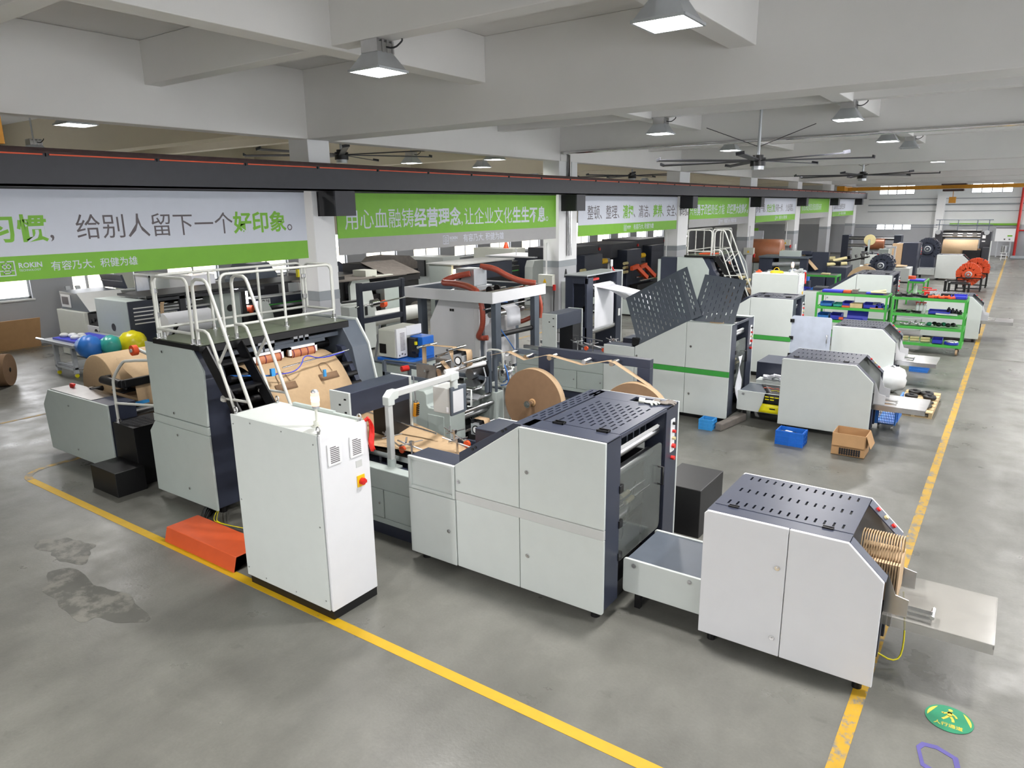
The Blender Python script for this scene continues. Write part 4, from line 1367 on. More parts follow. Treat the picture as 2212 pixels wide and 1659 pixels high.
# ---- unwinder with the big kraft roll, and its steps
t = thing('paper_unwinder', 'low grey-green unwinder unit at the left end of the front row', 'machine', (-12.1, 5.9, 0))
pf = [(-13.27, .87), (-13.02, 1.15), (-11.02, 1.17), (-11.02, .1), (-13.2, .1)]
m = MB(); m.prism(pf, 'y', 4.92, 4.95)
o = part('front_panel', m, 'panelg', t, .006)
m = MB()
for x, z in ((-12.3, .98), (-12.2, .25)): m.cyl((x, 4.905, z), (x, 4.92, z), .016, 10)
part('lock', m, 'chrome', o)
m = MB(); m.prism([(-13.24, .86), (-13.0, 1.14), (-11.03, 1.16), (-11.03, .12), (-13.18, .12)], 'y', 4.95, 5.36)
part('near_frame', m, 'navy', t, .006)
m = MB(); m.prism([(-13.24, .86), (-13.0, 1.14), (-11.03, 1.16), (-11.03, .12), (-13.18, .12)], 'y', 7.25, 7.6)
part('far_frame', m, 'navy', t, .006)
m = MB(); m.box(-13.0, 4.96, 1.141, -11.6, 5.36, 1.165)
part('top_plate', m, 'steel', t)
m = MB(); m.cyl((-12.7, 5.36, 1.06), (-12.7, 7.25, 1.06), .05, 14); m.cyl((-12.62, 5.3, 1.12), (-12.62, 7.25, 1.12), .03, 12); m.cyl((-11.3, 5.36, .9), (-11.3, 7.25, .9), .07, 14); m.cyl((-11.3, 5.36, .5), (-11.3, 7.25, .5), .07, 14)
part('rollers', m, 'steel', t)
m = MB(); m.box(-12.86, 5.2, 1.165, -12.8, 5.26, 1.2); m.box(-12.84, 5.2, 1.2, -12.72, 5.24, 1.225)
part('lever', m, 'red', t)
m = MB(); m.box(-13.0, 5.36, .12, -11.3, 7.25, .18); m.cyl((-12.35, 5.3, 1.15), (-12.35, 7.3, 1.15), .04, 12)
part('lifting_shaft', m, 'black', t)
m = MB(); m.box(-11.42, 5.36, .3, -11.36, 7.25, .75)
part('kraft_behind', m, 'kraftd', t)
m = MB(); pts = [(-12.0, 1.67), (-11.75, 1.5), (-11.55, 1.42), (-11.5, 1.3), (-11.45, .9), (-11.4, .45)]
m.sheet([[(x, 5.62 + 1.35 * j / 4, z) for j in range(5)] for x, z in pts], .003)
part('paper_web', m, 'kraft', t, label='brown kraft paper web')
m = MB()
m.box(-12.05, 5.36, 1.3, -11.4, 5.42, 1.42); m.box(-12.05, 5.94, 1.3, -11.4, 6.0, 1.42); m.box(-12.05, 5.42, 1.3, -11.99, 5.94, 1.42); m.box(-11.46, 5.42, 1.3, -11.4, 5.94, 1.42); m.box(-12.0, 5.4, 1.28, -11.44, 5.96, 1.31)
m.cyl((-12.02, 5.37, 1.36), (-11.42, 5.37, 1.36), .065, 14); m.cyl((-11.75, 5.6, 1.16), (-11.75, 5.6, 1.3), .05, 12); m.box(-11.95, 5.45, 1.16, -11.6, 5.7, 1.19)
part('tool_tray', m, 'black', t, .01, 'black open tray on a short post')
m = MB(); m.box(-11.35, 5.5, 1.0, -11.31, 5.72, 1.05)
part('sensor', m, 'cyan', t)
t = thing('kraft_paper_roll', 'large brown kraft paper roll mounted in the front unwinder', 'paper roll', (-12.5, 6.3, 1.1))
m = MB(); m.lathe([(.07, 5.5), (.585, 5.5), (.6, 5.51), (.6, 7.0), (.585, 7.01), (.07, 7.01)], (-12.45, 0, 1.1), 'y', 48)
for i in range(len(m.sm)): m.sm[i] = 48 <= i < 4 * 48
m.sm = [True] * len(m.sm)
o = part('roll', m, 'kraft', t)
m = MB(); m.cyl((-12.45, 5.48, 1.1), (-12.45, 7.02, 1.1), .07, 16)
part('core', m, 'kraftd', t)
m = MB(); m.cyl((-11.9, 7.0, 1.78), (-11.9, 7.06, 1.78), .09, 18); m.cyl((-11.9, 7.03, 1.78), (-11.7, 7.05, 1.6), .03, 8)
t = thing('press_wheel_arm', 'orange rubber press wheel on an arm above the mounted kraft roll', 'wheel', (-11.5, 6.1, 1.78))
m = MB(); m.cyl((-11.45, 5.62, 1.86), (-11.45, 5.7, 1.86), .085, 20)
part('wheel', m, 'rubber', t)
m = MB(); m.cyl((-11.45, 5.6, 1.86), (-11.45, 5.73, 1.86), .03, 12); m.tube([(-11.45, 5.73, 1.86), (-11.2, 5.8, 1.78), (-9.7, 6.0, 1.72)], .03, 8)
part('arm', m, 'panelg', t)
t = thing('access_steps', 'black two-step access stairs with handrail beside the front unwinder', 'steps', (-10.6, 5.0, 0))
m = MB(); m.box(-10.93, 4.52, 0, -10.2, 4.95, .37)
part('lower_step', m, 'black', t, .006)
m = MB(); m.box(-11.0, 4.955, 0, -10.38, 5.75, .91)
part('upper_step', m, 'black', t, .006)
m = MB()
for i in range(9):
    for j in range(5):
        m.cbox((-10.9 + .055 * i + .027, 5.02 + .08 * j, .912), (.05, .012, .006), (0, 0, .7)); m.cbox((-10.9 + .055 * i + .027, 5.06 + .08 * j, .912), (.05, .012, .006), (0, 0, -.7))
part('tread_pattern', m, 'dark', t)
b = (-10.93, 5.02)
m = MB(); m.tube([(b[0], b[1], .92), (b[0], b[1], 1.5), (b[0] + .05, b[1], 1.62), (b[0] + .3, b[1] + .03, 1.86), (b[0] + .4, b[1] + .05, 1.9), (b[0] + 1.1, b[1] + .25, 1.95)], .022, 8, 1); m.tube([(b[0], b[1], 1.2), (b[0] + 1.1, b[1] + .3, 1.24)], .02, 8)
part('handrail', m, 'railing', t)
m = MB(); m.cyl((b[0], b[1], .91), (b[0], b[1], .96), .035, 10); m.cyl((b[0], b[1], .91), (b[0], b[1], .92), .06, 10)
part('rail_socket', m, 'chrome', t)

# ---- forming table between tower and forming unit
def forming_table(dx, dy, label, full=True):
    q = T(dx, dy)
    t = thing('forming_table', label, 'machine', q(-6.5, 6.4, 0), 'tube forming tables')
    F = 5.77
    m = MB(); m.box(-7.6 + dx, F + .05 + dy, 0, -5.42 + dx, F + .25 + dy, .18); m.box(-7.6 + dx, 6.9 + dy, 0, -5.42 + dx, 7.1 + dy, .18)
    part('base', m, 'navy', t)
    def bx(nm, x0, z0, x1, z1, mat='panelg', y0=F, y1=F + .03, par=None):
        m = MB(); m.box(x0 + dx, y0 + dy, z0, x1 + dx, y1 + dy, z1)
        return part(nm, m, mat, par or t, .006)
    bx('front_rail', -7.6, .64, -5.42, .88); bx('plinth_panel', -7.6, .18, -5.42, .25)
    for x0, x1 in ((-7.6, -6.06), (-6.05, -5.42)):
        o = bx('door', x0 + .003, .255, x1 - .003, .635)
        m = MB(); m.cyl(q(x1 - .06, F - .015, .45), q(x1 - .06, F, .45), .016, 10)
        part('lock', m, 'chrome', o)
    m = MB(); m.box(-7.6 + dx, F + dy, .87, -5.42 + dx, F + .16 + dy, .9)
    part('top_edge', m, 'panelg', t, .01)
    m = MB(); m.box(-7.6 + dx, F + .16 + dy, .84, -5.42 + dx, 7.1 + dy, .86)
    part('top_plate', m, 'navy', t)
    m = MB(); m.box(-7.6 + dx, 7.08 + dy, .18, -5.42 + dx, 7.12 + dy, .88)
    part('rear_panel', m, 'panelg', t)
    m = MB(); m.box(-7.6 + dx, 6.05 + dy, .93, -5.4 + dx, 6.13 + dy, 1.0); m.box(-7.6 + dx, 6.75 + dy, .93, -5.4 + dx, 6.83 + dy, 1.0)
    for x in (-7.3, -6.4, -5.6):
        m.cyl(q(x, 6.09, .86), q(x, 6.09, .94), .02, 8); m.cyl(q(x, 6.79, .86), q(x, 6.79, .94), .02, 8)
    part('support_bars', m, 'steel', t)
    if full:
        m = MB()
        rows = []
        for i in range(13):
            x = -7.65 + 2.5 * i / 12; w = .62 * (1 - i / 12) + .16 + .05 * (i == 0)
            rows.append([q(x, 6.44 - w + 2 * w * j / 8, 1.02 + (.16 * abs(j - 4) / 4 * (1 - i / 12)) + .01 * math.sin(i)) for j in range(9)])
        m.sheet(rows, .004)
        part('paper_tube', m, 'kraft', t, label='brown paper being folded into a tube')
        m = MB(); m.sheet([[q(-7.5, 6.7 + .3 * j / 3, 1.18 + .28 * i / 2) for j in range(4)] for i in range(3)], .003)
        part('paper_flap', m, 'kraft', t)
    m = MB(); m.cyl(q(-7.2, 6.6, 1.27), q(-5.9, 6.62, 1.16), .014, 8)
    part('guide_rod', m, 'chrome', t)
    for x, y, r in ((-6.25, 6.15, -.5), (-5.85, 6.1, .4), (-5.7, 6.75, -.4), (-5.45, 6.5, .5)):
        m = MB(); m.cyl(q(x, y, .98), q(x, y, 1.2), .014, 8); m.cyl(q(x - .2, y - .1 * r, 1.2), q(x + .22, y + .12 * r, 1.1), .01, 8); m.cyl(q(x - .04, y - .12, 1.19), q(x + .04, y + .16, 1.19), .009, 8)
        m.cbox(q(x, y, 1.19), (.05, .04, .05)); m.cbox(q(x + .22, y + .1 * r, 1.11), (.04, .03, .04))
        o = part('clamp_arm', m, 'steel', t)
        m = MB(); m.cyl(q(x + .24, y + .1 * r - .02, 1.075), q(x + .24, y + .1 * r + .02, 1.075), .045, 16)
        part('rubber_wheel', m, 'rubber', o)
        m = MB(); m.cbox(q(x - .03, y - .06, 1.24), (.02, .09, .015), (.5, 0, .6))
        part('wing_lever', m, 'black', o)
    # portal over the table
    m = MB(); m.box(-6.92 + dx, 5.77 + dy, .88, -6.56 + dx, 5.8 + dy, 1.8)
    o = part('portal_plate', m, 'panel', t, .006)
    m = MB()
    for x, z in ((-6.63, 1.71), (-6.63, 1.54), (-6.73, 1.63)): m.cbox(q(x, 5.765, z), (.03, .012, .02))
    part('slots', m, 'black', o)
    m = MB(); m.box(-6.92 + dx, 5.8 + dy, 1.48, -6.57 + dx, 6.86 + dy, 1.79)
    part('portal_beam', m, 'navy', t, .006)
    m = MB(); m.box(-6.92 + dx, 6.5 + dy, .86, -6.58 + dx, 6.86 + dy, 1.48)
    part('portal_leg', m, 'dark', t)
    m = MB(); m.box(-6.92 + dx, 6.86 + dy, .3, -6.55 + dx, 6.89 + dy, 1.8)
    part('portal_plate', m, 'panel', t, .006)
    return t
forming_table(0, 0, 'grey-green forming table with clamps and brown paper, behind the tall cabinet')
# HMI terminal
t = thing('control_terminal', 'grey operator terminal hanging from a pale tube arm above the front forming table', 'terminal', (-6.06, 5.95, .86))
m = MB(); m.box(-6.13, 5.86, .86, -5.97, 6.05, .89); m.cyl((-6.06, 5.95, .89), (-6.06, 5.95, .99), .055, 16)
part('base', m, 'panelg', t, .006)
m = MB(); m.cbox((-6.06, 5.95, 1.36), (.075, .075, .82))
part('column', m, 'stripe', t, .012)
m = MB(); m.prism([(5.9, 1.68), (6.01, 1.68), (6.01, 1.74), (6.08, 1.75), (6.08, 1.86), (5.98, 1.86), (5.9, 1.79)], 'x', -6.115, -6.005)
part('elbow', m, 'panel', t, .012)
m = MB(); m.box(-6.1, 6.06, 1.765, -6.02, 7.12, 1.845)
part('arm', m, 'stripe', t, .01)
m = MB(); m.box(-6.11, 7.08, 1.75, -6.0, 7.25, 1.86); m.cyl((-6.06, 7.2, 1.63), (-6.06, 7.2, 1.76), .055, 16)
part('joint', m, 'panel', t, .012)
h = MB(); h.box(-6.36, 7.1, 1.27, -6.06, 7.4, 1.64)
b = part('housing', h, 'stripe', t, .01)
m = MB(); m.box(-6.06, 7.09, 1.255, -6.02, 7.42, 1.655)
part('bezel', m, 'slate', t, .012)
m = MB(); m.box(-6.025, 7.12, 1.3, -6.012, 7.34, 1.6)
part('front_panel', m, 'panelw', t)
m = MB(); m.tube([(-6.02, 7.43, 1.32), (-5.97, 7.46, 1.32), (-5.97, 7.46, 1.56), (-6.02, 7.43, 1.56)], .014, 8)
part('handle', m, 'panel', t)
m = MB(); m.box(-6.12, 7.096, 1.3, -6.08, 7.1, 1.37)
part('sticker', m, 'paper', b)
t = thing('crane_pendant', 'orange push-button pendant control hanging in front of the front portal leg', 'remote control', (-6.5, 6.88, 1.22))
m = MB(); m.cbox((-6.5, 6.9, 1.33), (.05, .075, .2), (0, .12, 0))
part('body', m, 'crane', t, .01)
m = MB()
for k in range(6): m.cbox((-6.466 - .0035 * (5 - k) + .01, 6.9, 1.26 + .028 * k), (.01, .05, .014), (0, .12, 0))
part('buttons', m, 'black', t)
m = MB(); m.cyl((-6.5, 6.9, 1.43), (-6.52, 6.9, 1.8), .008, 6); m.cyl((-6.5, 6.9, 1.42), (-6.5, 6.9, 1.45), .03, 10)
part('cord', m, 'steel', t)
# ================================================================ handle-making unit between the rows
def hose(pts, r, mat='hose', sm=3, step=.022):
    P = [Vector(p) for p in pts]
    for _ in range(sm):
        Q = [P[0]]
        for i in range(len(P) - 1): Q += [P[i] * .75 + P[i + 1] * .25, P[i] * .25 + P[i + 1] * .75]
        Q.append(P[-1]); P = Q
    out = [P[0]]; acc = 0
    for a, b in zip(P, P[1:]):
        L = (b - a).length; d = step - acc
        while d < L:
            out.append(a + (b - a) * (d / L)); d += step
        acc = L - (d - step)
    m = MB(); m.tube(out, [r * (1.0 if i % 2 else .9) for i in range(len(out))], 12)
    return m
t = thing('handle_making_unit', 'grey-green handle making unit with side door behind the front operator terminal', 'machine', (-7.0, 8.6, 0))
def hb(nm, x0, y0, z0, x1, y1, z1, mat='panelg', bev=.01, par=None):
    m = MB(); m.box(x0, y0, z0, x1, y1, z1)
    return part(nm, m, mat, par or t, bev)
m = MB(); m.prism([(-7.36, .12), (-6.66, .12), (-6.66, 1.05), (-7.08, 1.05), (-7.12, 1.09), (-7.12, 1.25), (-7.17, 1.3), (-7.31, 1.3), (-7.36, 1.25)], 'y', 7.8, 8.16)
part('near_housing', m, 'panelg', t, .012)
o = hb('door', -7.1, 7.79, .2, -6.78, 7.802, .95, 'panelg', .004)
hb('handle', -7.06, 7.78, .55, -7.04, 7.79, .66, 'black', 0, o)
m = MB(); m.box(-7.08, 7.84, 1.05, -6.72, 8.1, 1.06); m.cyl((-6.85, 7.95, 1.06), (-6.85, 7.95, 1.085), .02, 10)
part('button_panel', m, 'alu', t)
m = MB(); m.prism([(-7.36, .12), (-6.68, .12), (-6.68, 1.08), (-7.3, 1.1), (-7.3, 1.32), (-7.36, 1.32)], 'y', 9.0, 9.2)
part('far_housing', m, 'panelg', t, .012)
hb('inner_wall', -7.3, 8.16, .12, -7.2, 9.0, 1.0, 'black', 0)
hb('bed', -7.2, 8.16, .12, -6.7, 9.0, .3, 'black', 0)
m = MB()
for x, z, r in ((-6.8, 1.04, .025), (-6.75, .92, .03), (-6.9, .78, .05), (-7.0, 1.12, .03), (-6.72, .62, .02)): m.cyl((x, 8.16, z), (x, 9.0, z), r, 12)
part('shafts', m, 'steel', t)
m = MB(); m.box(-6.95, 8.35, 1.06, -6.72, 8.75, 1.075); m.cbox((-6.8, 8.55, 1.1), (.2, .28, .015), (0, .2, .5))
part('guide_plates', m, 'alu', t)
m = MB()
for k in range(3): m.tube([(-7.1, 8.3 + .2 * k, 1.0), (-6.85, 8.35 + .2 * k, .7), (-6.8, 8.45 + .2 * k, .5), (-7.0, 8.55 + .2 * k, .4)], .01, 6, 2)
part('cables', m, 'dark', t)
m = MB(); m.box(-6.9, 8.3, .35, -6.72, 8.85, .62)
part('gear_box', m, 'dark', t, .01)
# strip feeder above: brackets, rollers, kraft strips, two load cells
f = thing('strip_feeder', 'open strip feeder with brown paper bands and rollers above the handle making unit', 'feeder', (-7.5, 8.5, 1.3))
def fb(nm, mb, mat, lab=None): return part(nm, mb, mat, f, 0, lab)
m = MB()
m.box(-8.5, 8.25, 1.3, -6.75, 8.3, 1.36); m.box(-8.5, 8.85, 1.3, -6.75, 8.9, 1.36)
for x in (-8.5, -7.7, -6.8): m.box(x, 8.25, 1.1, x + .05, 8.3, 1.55 if x < -8 else 1.3); m.box(x, 8.85, 1.1, x + .05, 8.9, 1.3)
m.cyl((-8.45, 8.27, 1.56), (-7.5, 8.3, 1.58), .015, 8)
fb('frame', m, 'slate')
m = MB(); m.box(-7.75, 8.28, 1.36, -7.35, 8.32, 1.58); m.box(-7.7, 8.7, 1.36, -7.4, 8.74, 1.6); m.box(-7.75, 8.3, 1.36, -7.3, 8.74, 1.38)
fb('bracket', m, 'timber')
m = MB()
for x, y0, y1, z in ((-7.72, 8.3, 8.75, 1.84), (-7.1, 8.3, 8.75, 1.86), (-7.3, 8.2, 8.6, 1.62), (-7.5, 8.2, 8.6, 1.5), (-7.2, 8.15, 8.55, 1.78), (-6.8, 8.2, 9.0, 1.62), (-6.75, 8.25, 8.8, 1.7)):
    m.cyl((x, y0, z), (x, y1, z), .022, 10)
fb('guide_rollers', m, 'chrome')
m = MB(); m.cyl((-6.95, 8.05, 1.58), (-6.7, 8.75, 1.62), .035, 12)
fb('white_roller', m, 'white', 'white roller')
def strip(pts, y, w=.1, dy=0):
    m = MB()
    n = len(pts)
    m.sheet([[(x, y + dy * i / n, z), (x, y + w + dy * i / n, z)] for i, (x, z) in enumerate(pts)], .003)
    return m
fb('paper_strip', strip([(-7.72, 1.3), (-7.74, 1.55), (-7.735, 1.84), (-7.7, 1.865), (-7.1, 1.885), (-7.07, 1.87)], 8.42, .1), 'kraft')
fb('paper_strip', strip([(-7.3, 1.65), (-7.15, 1.52), (-7.0, 1.6), (-7.12, 1.86)], 8.35, .1), 'kraftl')
fb('paper_strip', strip([(-7.5, 1.53), (-7.34, 1.5), (-7.28, 1.3)], 8.3, .1), 'kraftd')
def load_cell(x, y, z, lab):
    g = thing('tension_meter', lab, 'meter', (x, y, z), 'tension meters on the handle unit')
    m = MB(); m.box(x, y, z, x + .2, y + .2, z + .18)
    b = part('body', m, 'alu', g, .008)
    m = MB(); m.cyl((x + .1, y - .006, z + .09), (x + .1, y, z + .09), .07, 20)
    part('dial', m, 'black', b)
    m = MB(); m.cyl((x + .1, y - .009, z + .09), (x + .1, y - .006, z + .09), .05, 20)
    part('dial_face', m, 'white', b)
    m = MB(); m.cyl((x + .02, y + .1, z + .22), (x + .18, y + .1, z + .22), .025, 10); m.box(x + .01, y, z + .18, x + .03, y + .2, z + .24); m.box(x + .17, y, z + .18, x + .19, y + .2, z + .24)
    part('top_roller', m, 'dark', g)
    m = MB(); m.sheet([[(x + .03, y + .03 + .02, z + .25), (x + .03, y + .19, z + .25)], [(x + .22, y + .05, z + .25), (x + .22, y + .19, z + .25)], [(x + .235, y + .05, z + .2), (x + .235, y + .19, z + .2)], [(x + .235, y + .05, z), (x + .235, y + .19, z)]], .004)
    part('paper_band', m, 'kraftl', g)
load_cell(-7.0, 8.32, 1.62, 'round-dial tension meter carrying a brown paper band, upper of two, on the strip feeder')
load_cell(-6.55, 8.15, .62, 'round-dial tension meter carrying a brown paper band, lower of two, behind the front pod cover')
m = MB(); m.cyl((-6.4, 7.9, .55), (-6.4, 8.6, .55), .03, 10); m.box(-6.9, 7.95, .5, -6.2, 8.0, .6); m.box(-6.9, 8.5, .5, -6.2, 8.55, .6); m.box(-6.3, 7.95, 0, -6.22, 8.05, .5); m.box(-6.3, 8.45, 0, -6.22, 8.55, .5)
solo('low_stand', 'low dark roller stand beside the handle making unit, under the lower tension meter', 'stand', m, 'navy')
m = MB(); m.cyl((-8.2, 8.4, 1.41), (-8.16, 8.52, 1.41), .05, 18)
solo('red_clamp_wheel', 'red clamp wheel lying on the strip feeder frame', 'wheel', m, 'red')
t = thing('shaft_tower', 'dark motor and loop of black tubing on the far side of the handle making unit', 'drive', (-6.85, 9.25, 1.1))
m = MB(); m.cyl((-7.0, 8.93, 1.42), (-7.0, 8.98, 1.42), .22, 24)
part('pulley', m, 'black', t)
m = MB(); m.cyl((-7.0, 8.72, 1.4), (-7.0, 8.93, 1.4), .09, 16); m.box(-7.08, 8.7, 1.2, -6.92, 8.9, 1.32)
part('motor', m, 'steel', t)
m = MB(); m.tube([(-6.85, 8.9, 1.5), (-6.75, 8.85, 1.3), (-6.9, 8.8, 1.15), (-7.05, 8.85, 1.25)], .012, 8, 2)
part('tubing', m, 'alu', t)
m = MB(); m.box(-6.82, 8.95, 1.08, -6.76, 9.0, 1.75); m.box(-6.72, 9.02, 1.08, -6.69, 9.06, 1.75)
part('posts', m, 'slate', t)
# hot melt gluer on its stand
t = thing('glue_stand', 'grey cabinet stand carrying the beige and blue glue melter', 'stand', (-9.35, 9.75, 0))
m = MB(); m.box(-10.0, 9.3, 0, -8.9, 10.15, 1.2)
part('body', m, 'panelg', t, .01)
m = MB(); m.box(-10.02, 9.28, 1.2, -8.88, 10.17, 1.22)
part('top', m, 'slate', t)
t = thing('glue_melter', 'beige glue melter with side louvres and a blue tank cover', 'glue machine', (-9.3, 9.75, 1.22))
m = MB(); m.box(-9.78, 9.38, 1.22, -9.0, 10.14, 1.27)
part('base', m, 'blue', t, .006)
m = MB(); m.prism([(9.4, 1.29), (10.1, 1.29), (10.1, 1.84), (9.47, 1.82), (9.42, 1.8)], 'x', -9.76, -9.32)
b = part('housing', m, 'beige', t, .012)
m = MB(); m.box(-9.32, 9.41, 1.29, -9.27, 9.68, 1.84); m.box(-9.32, 9.68, 1.68, -9.27, 10.1, 1.86)
part('control_side', m, 'panelw', t, .008)
m = MB()
for k in range(14): m.box(-9.27, 9.5, 1.42 + .025 * k, -9.267, 9.62, 1.43 + .025 * k)
m.box(-9.27, 9.45, 1.32, -9.266, 9.48, 1.35); m.box(-9.27, 9.52, 1.34, -9.266, 9.56, 1.37); m.box(-9.27, 9.6, 1.32, -9.266, 9.63, 1.35)
part('louvers', m, 'ink', b)
m = MB(); m.box(-9.72, 9.392, 1.36, -9.55, 9.4, 1.54)
part('fan_grille', m, 'black', b)
m = MB(); m.box(-9.3, 9.8, 1.27, -8.98, 10.12, 1.66)
part('tank_cover', m, 'blue', t, .012)
m = MB(); m.box(-9.28, 9.7, 1.27, -9.1, 9.8, 1.64); m.cyl((-9.15, 9.72, 1.4), (-9.05, 9.72, 1.4), .05, 12)
part('hose_ports', m, 'dark', t)
m = MB(); m.box(-9.1, 9.7, 1.52, -9.06, 9.74, 1.58)
part('label_plate', m, 'lemon', t)
# reel frame, two handle-paper reels and the running strip
t = thing('reel_frame', 'navy beam frame with strip rollers, carrying the two narrow brown reels', 'frame', (-5.1, 9.35, 0))
m = MB(); m.box(-6.05, 9.3, 1.72, -4.13, 9.42, 1.85)
part('beam', m, 'navy', t, .006)
m = MB(); m.box(-4.33, 9.3, .06, -4.13, 9.42, 1.72)
part('post', m, 'navy', t, .006)
m = MB(); m.box(-6.05, 9.3, .06, -5.83, 9.42, 1.72)
part('post', m, 'navy', t, .006)
m = MB(); m.box(-6.1, 8.95, 0, -5.78, 9.8, .06); m.box(-4.38, 8.95, 0, -4.08, 9.8, .06)
part('foot_plates', m, 'navy', t)
for x, z in ((-6.45, 1.75), (-6.1, 1.73), (-5.66, 1.77), (-5.06, 1.77), (-4.6, 1.8)):
    m = MB(); m.cyl((x, 9.0, z), (x, 9.2, z), .04, 14); m.cyl((x, 9.2, z), (x, 9.31, z), .015, 8)
    part('strip_roller', m, 'chrome', t)
m = MB(); m.box(-6.5, 9.31, 1.7, -6.0, 9.36, 1.78)
part('roller_arm', m, 'slate', t)
for k, x in enumerate((-5.89, -4.17)):
    m = MB(); m.cyl((x, 8.7, 1.06), (x, 9.32, 1.06), .03, 12); m.cyl((x, 8.72, 1.06), (x, 8.76, 1.06), .055, 14)
    part('reel_shaft', m, 'chrome', t)
def reel(x, y, z, r, w, lab, mat='kraftd', rim='kraftl', cat='paper reel', group='narrow brown reels on the reel frame', nm='paper_reel'):
    g = thing(nm, lab, cat, (x, y, z - r), group)
    m = MB(); m.lathe([(.05, y), (r - .002, y), (r - .002, y + w), (.05, y + w), (.05, y)], (x, 0, z), 'y', 56, False)
    part('wound_paper', m, mat, g)
    m = MB(); m.lathe([(r - .003, y + .002), (r, y + .004), (r, y + w - .004), (r - .003, y + w - .002)], (x, 0, z), 'y', 56)
    part('outer_wrap', m, rim, g)
    m = MB(); m.lathe([(.032, y - .01), (.06, y - .01), (.06, y + w + .01), (.032, y + w + .01), (.032, y - .01)], (x, 0, z), 'y', 24)
    part('core', m, 'card', g)
    return g
reel(-5.89, 8.88, 1.06, .53, .13, 'narrow brown paper reel on edge, fully in view left of the slotted hood')
reel(-4.17, 8.88, 1.06, .53, .13, 'narrow brown paper reel mostly hidden behind the slotted hood, feeding the strip')
m = MB()
P = [(-3.66, 1.15), (-3.72, 1.32), (-4.0, 1.56), (-4.56, 1.83), (-4.64, 1.84), (-5.06, 1.73), (-5.62, 1.81), (-5.7, 1.81), (-6.1, 1.69), (-6.42, 1.79), (-6.5, 1.77), (-6.9, 1.66)]
m.sheet([[(x, 8.92 + .04 * min(1, i / 3), z), (x, 9.01 + .06 * min(1, i / 3), z)] for i, (x, z) in enumerate(P)], .002)
solo('paper_strip', 'narrow brown paper strip running from the half-hidden reel over five chrome rollers', 'paper strip', m, 'kraftl')
t = thing('pressure_tank', 'shiny steel glue pressure tank with clamps on its lid, left of the full reel', 'tank', (-7.0, 9.72, 1.05))
m = MB(); m.lathe([(0, 1.05), (.15, 1.05), (.165, 1.08), (.165, 1.3), (.15, 1.34), (.1, 1.36)], (-7.0, 9.72, 0), 'z', 28)
part('vessel', m, 'chrome', t)
m = MB(); m.cyl((-7.0, 9.72, 1.34), (-7.0, 9.72, 1.38), .1, 20); m.cyl((-7.0, 9.72, 1.38), (-7.0, 9.72, 1.45), .02, 10)
for k in range(5):
    a = 2 * PI * k / 5; m.cyl((-7.0 + .1 * math.cos(a), 9.72 + .1 * math.sin(a), 1.34), (-7.0 + .1 * math.cos(a), 9.72 + .1 * math.sin(a), 1.42), .018, 8)
part('lid_clamps', m, 'steel', t)
m = MB(); m.tube([(-6.95, 9.6, 1.42), (-6.8, 9.5, 1.3), (-6.78, 9.5, 1.1), (-6.95, 9.5, 1.06)], .01, 6, 2)
part('air_tube', m, 'bluel', t)
t = thing('tank_stand', 'pale tube stand with hoop handle under the steel pressure tank', 'stand', (-7.0, 9.72, 0))
m = MB(); m.box(-7.25, 9.5, 1.02, -6.75, 9.95, 1.05)
part('shelf', m, 'panel', t, .005)
for x, y in ((-7.23, 9.52), (-6.77, 9.52), (-7.23, 9.93), (-6.77, 9.93)):
    m = MB(); m.box(x - .015, y - .015, 0, x + .015, y + .015, 1.02)
    part('leg', m, 'panel', t)
m = MB(); m.tube([(-7.24, 9.52, 1.05), (-7.24, 9.52, 1.6), (-7.2, 9.52, 1.66), (-6.98, 9.56, 1.66), (-6.94, 9.56, 1.6), (-6.94, 9.58, 1.36)], .018, 8, 1)
part('hoop', m, 'railing', t)
t = thing('rag_bucket', 'white plastic bucket filled with maroon rags behind the slotted hood', 'bucket', (-5.0, 9.7, 0))
m = MB(); m.cyl((-5.0, 10.2, .02), (-5.0, 10.2, .98), .15, 24)
part('pedestal', m, 'white', t)
m = MB(); m.lathe([(.13, .98), (.155, 1.0), (.165, 1.06), (.15, 1.06), (.14, 1.02), (0, 1.02)], (-5.0, 10.2, 0), 'z', 24)
part('rim', m, 'white', t)
m = MB(); q = random.Random(3)
for k in range(9): m.ball((-5.0 + q.uniform(-.08, .08), 10.2 + q.uniform(-.08, .08), 1.05 + q.uniform(0, .03)), .05, 5, (1, 1, .6))
part('rags', m, 'maroon', t)
# ================================================================ machine two (second row)
D2 = (-1.2, 7.16)
u2 = bag_unit(-1.2, 7.16, 'bag forming unit with green stripe and both perforated covers raised', 'greenstripe', 'open', detail=False, K=14.1, x1=-4.93, x2=-5.99)
interior(u2, -1.2, 7.16, 14.1)
m = MB(); m.sheet([[(-4.02 + .03 * math.sin(i + j), 13.05 + .2 * j / 3 + .02 * math.sin(2 * i), 1.25 - .12 * i) for j in range(4)] for i in range(9)], .004)
solo('hanging_paper', 'crumpled white paper hanging from the open end of the raised-cover unit', 'paper', m, 'paper')
m = MB(); m.prism(rrect(-.13, -.09, .13, .09, .085, 6), 'z', 1.887, 1.893)
m.v = [(a - 4.4, b + 12.85, c) for a, b, c in m.v]
solo('paper_offcut', 'small oval brown paper offcut on the rim of the raised-cover unit', 'offcut', m, 'kraftl')
output_box(-3.21, -1.7, 12.95, 14.08, 'plain grey-green delivery box with metal tray beside the open carton', False, False)
bridge(-4.02, -3.22, 13.1, 13.85, .22, .6, 'steel-fronted conveyor bridge with a black and yellow bag on it, second row')
t = thing('paper_bag', 'black and yellow printed bag draped over the second-row conveyor bridge', 'paper bag', (-3.6, 13.15, .5))
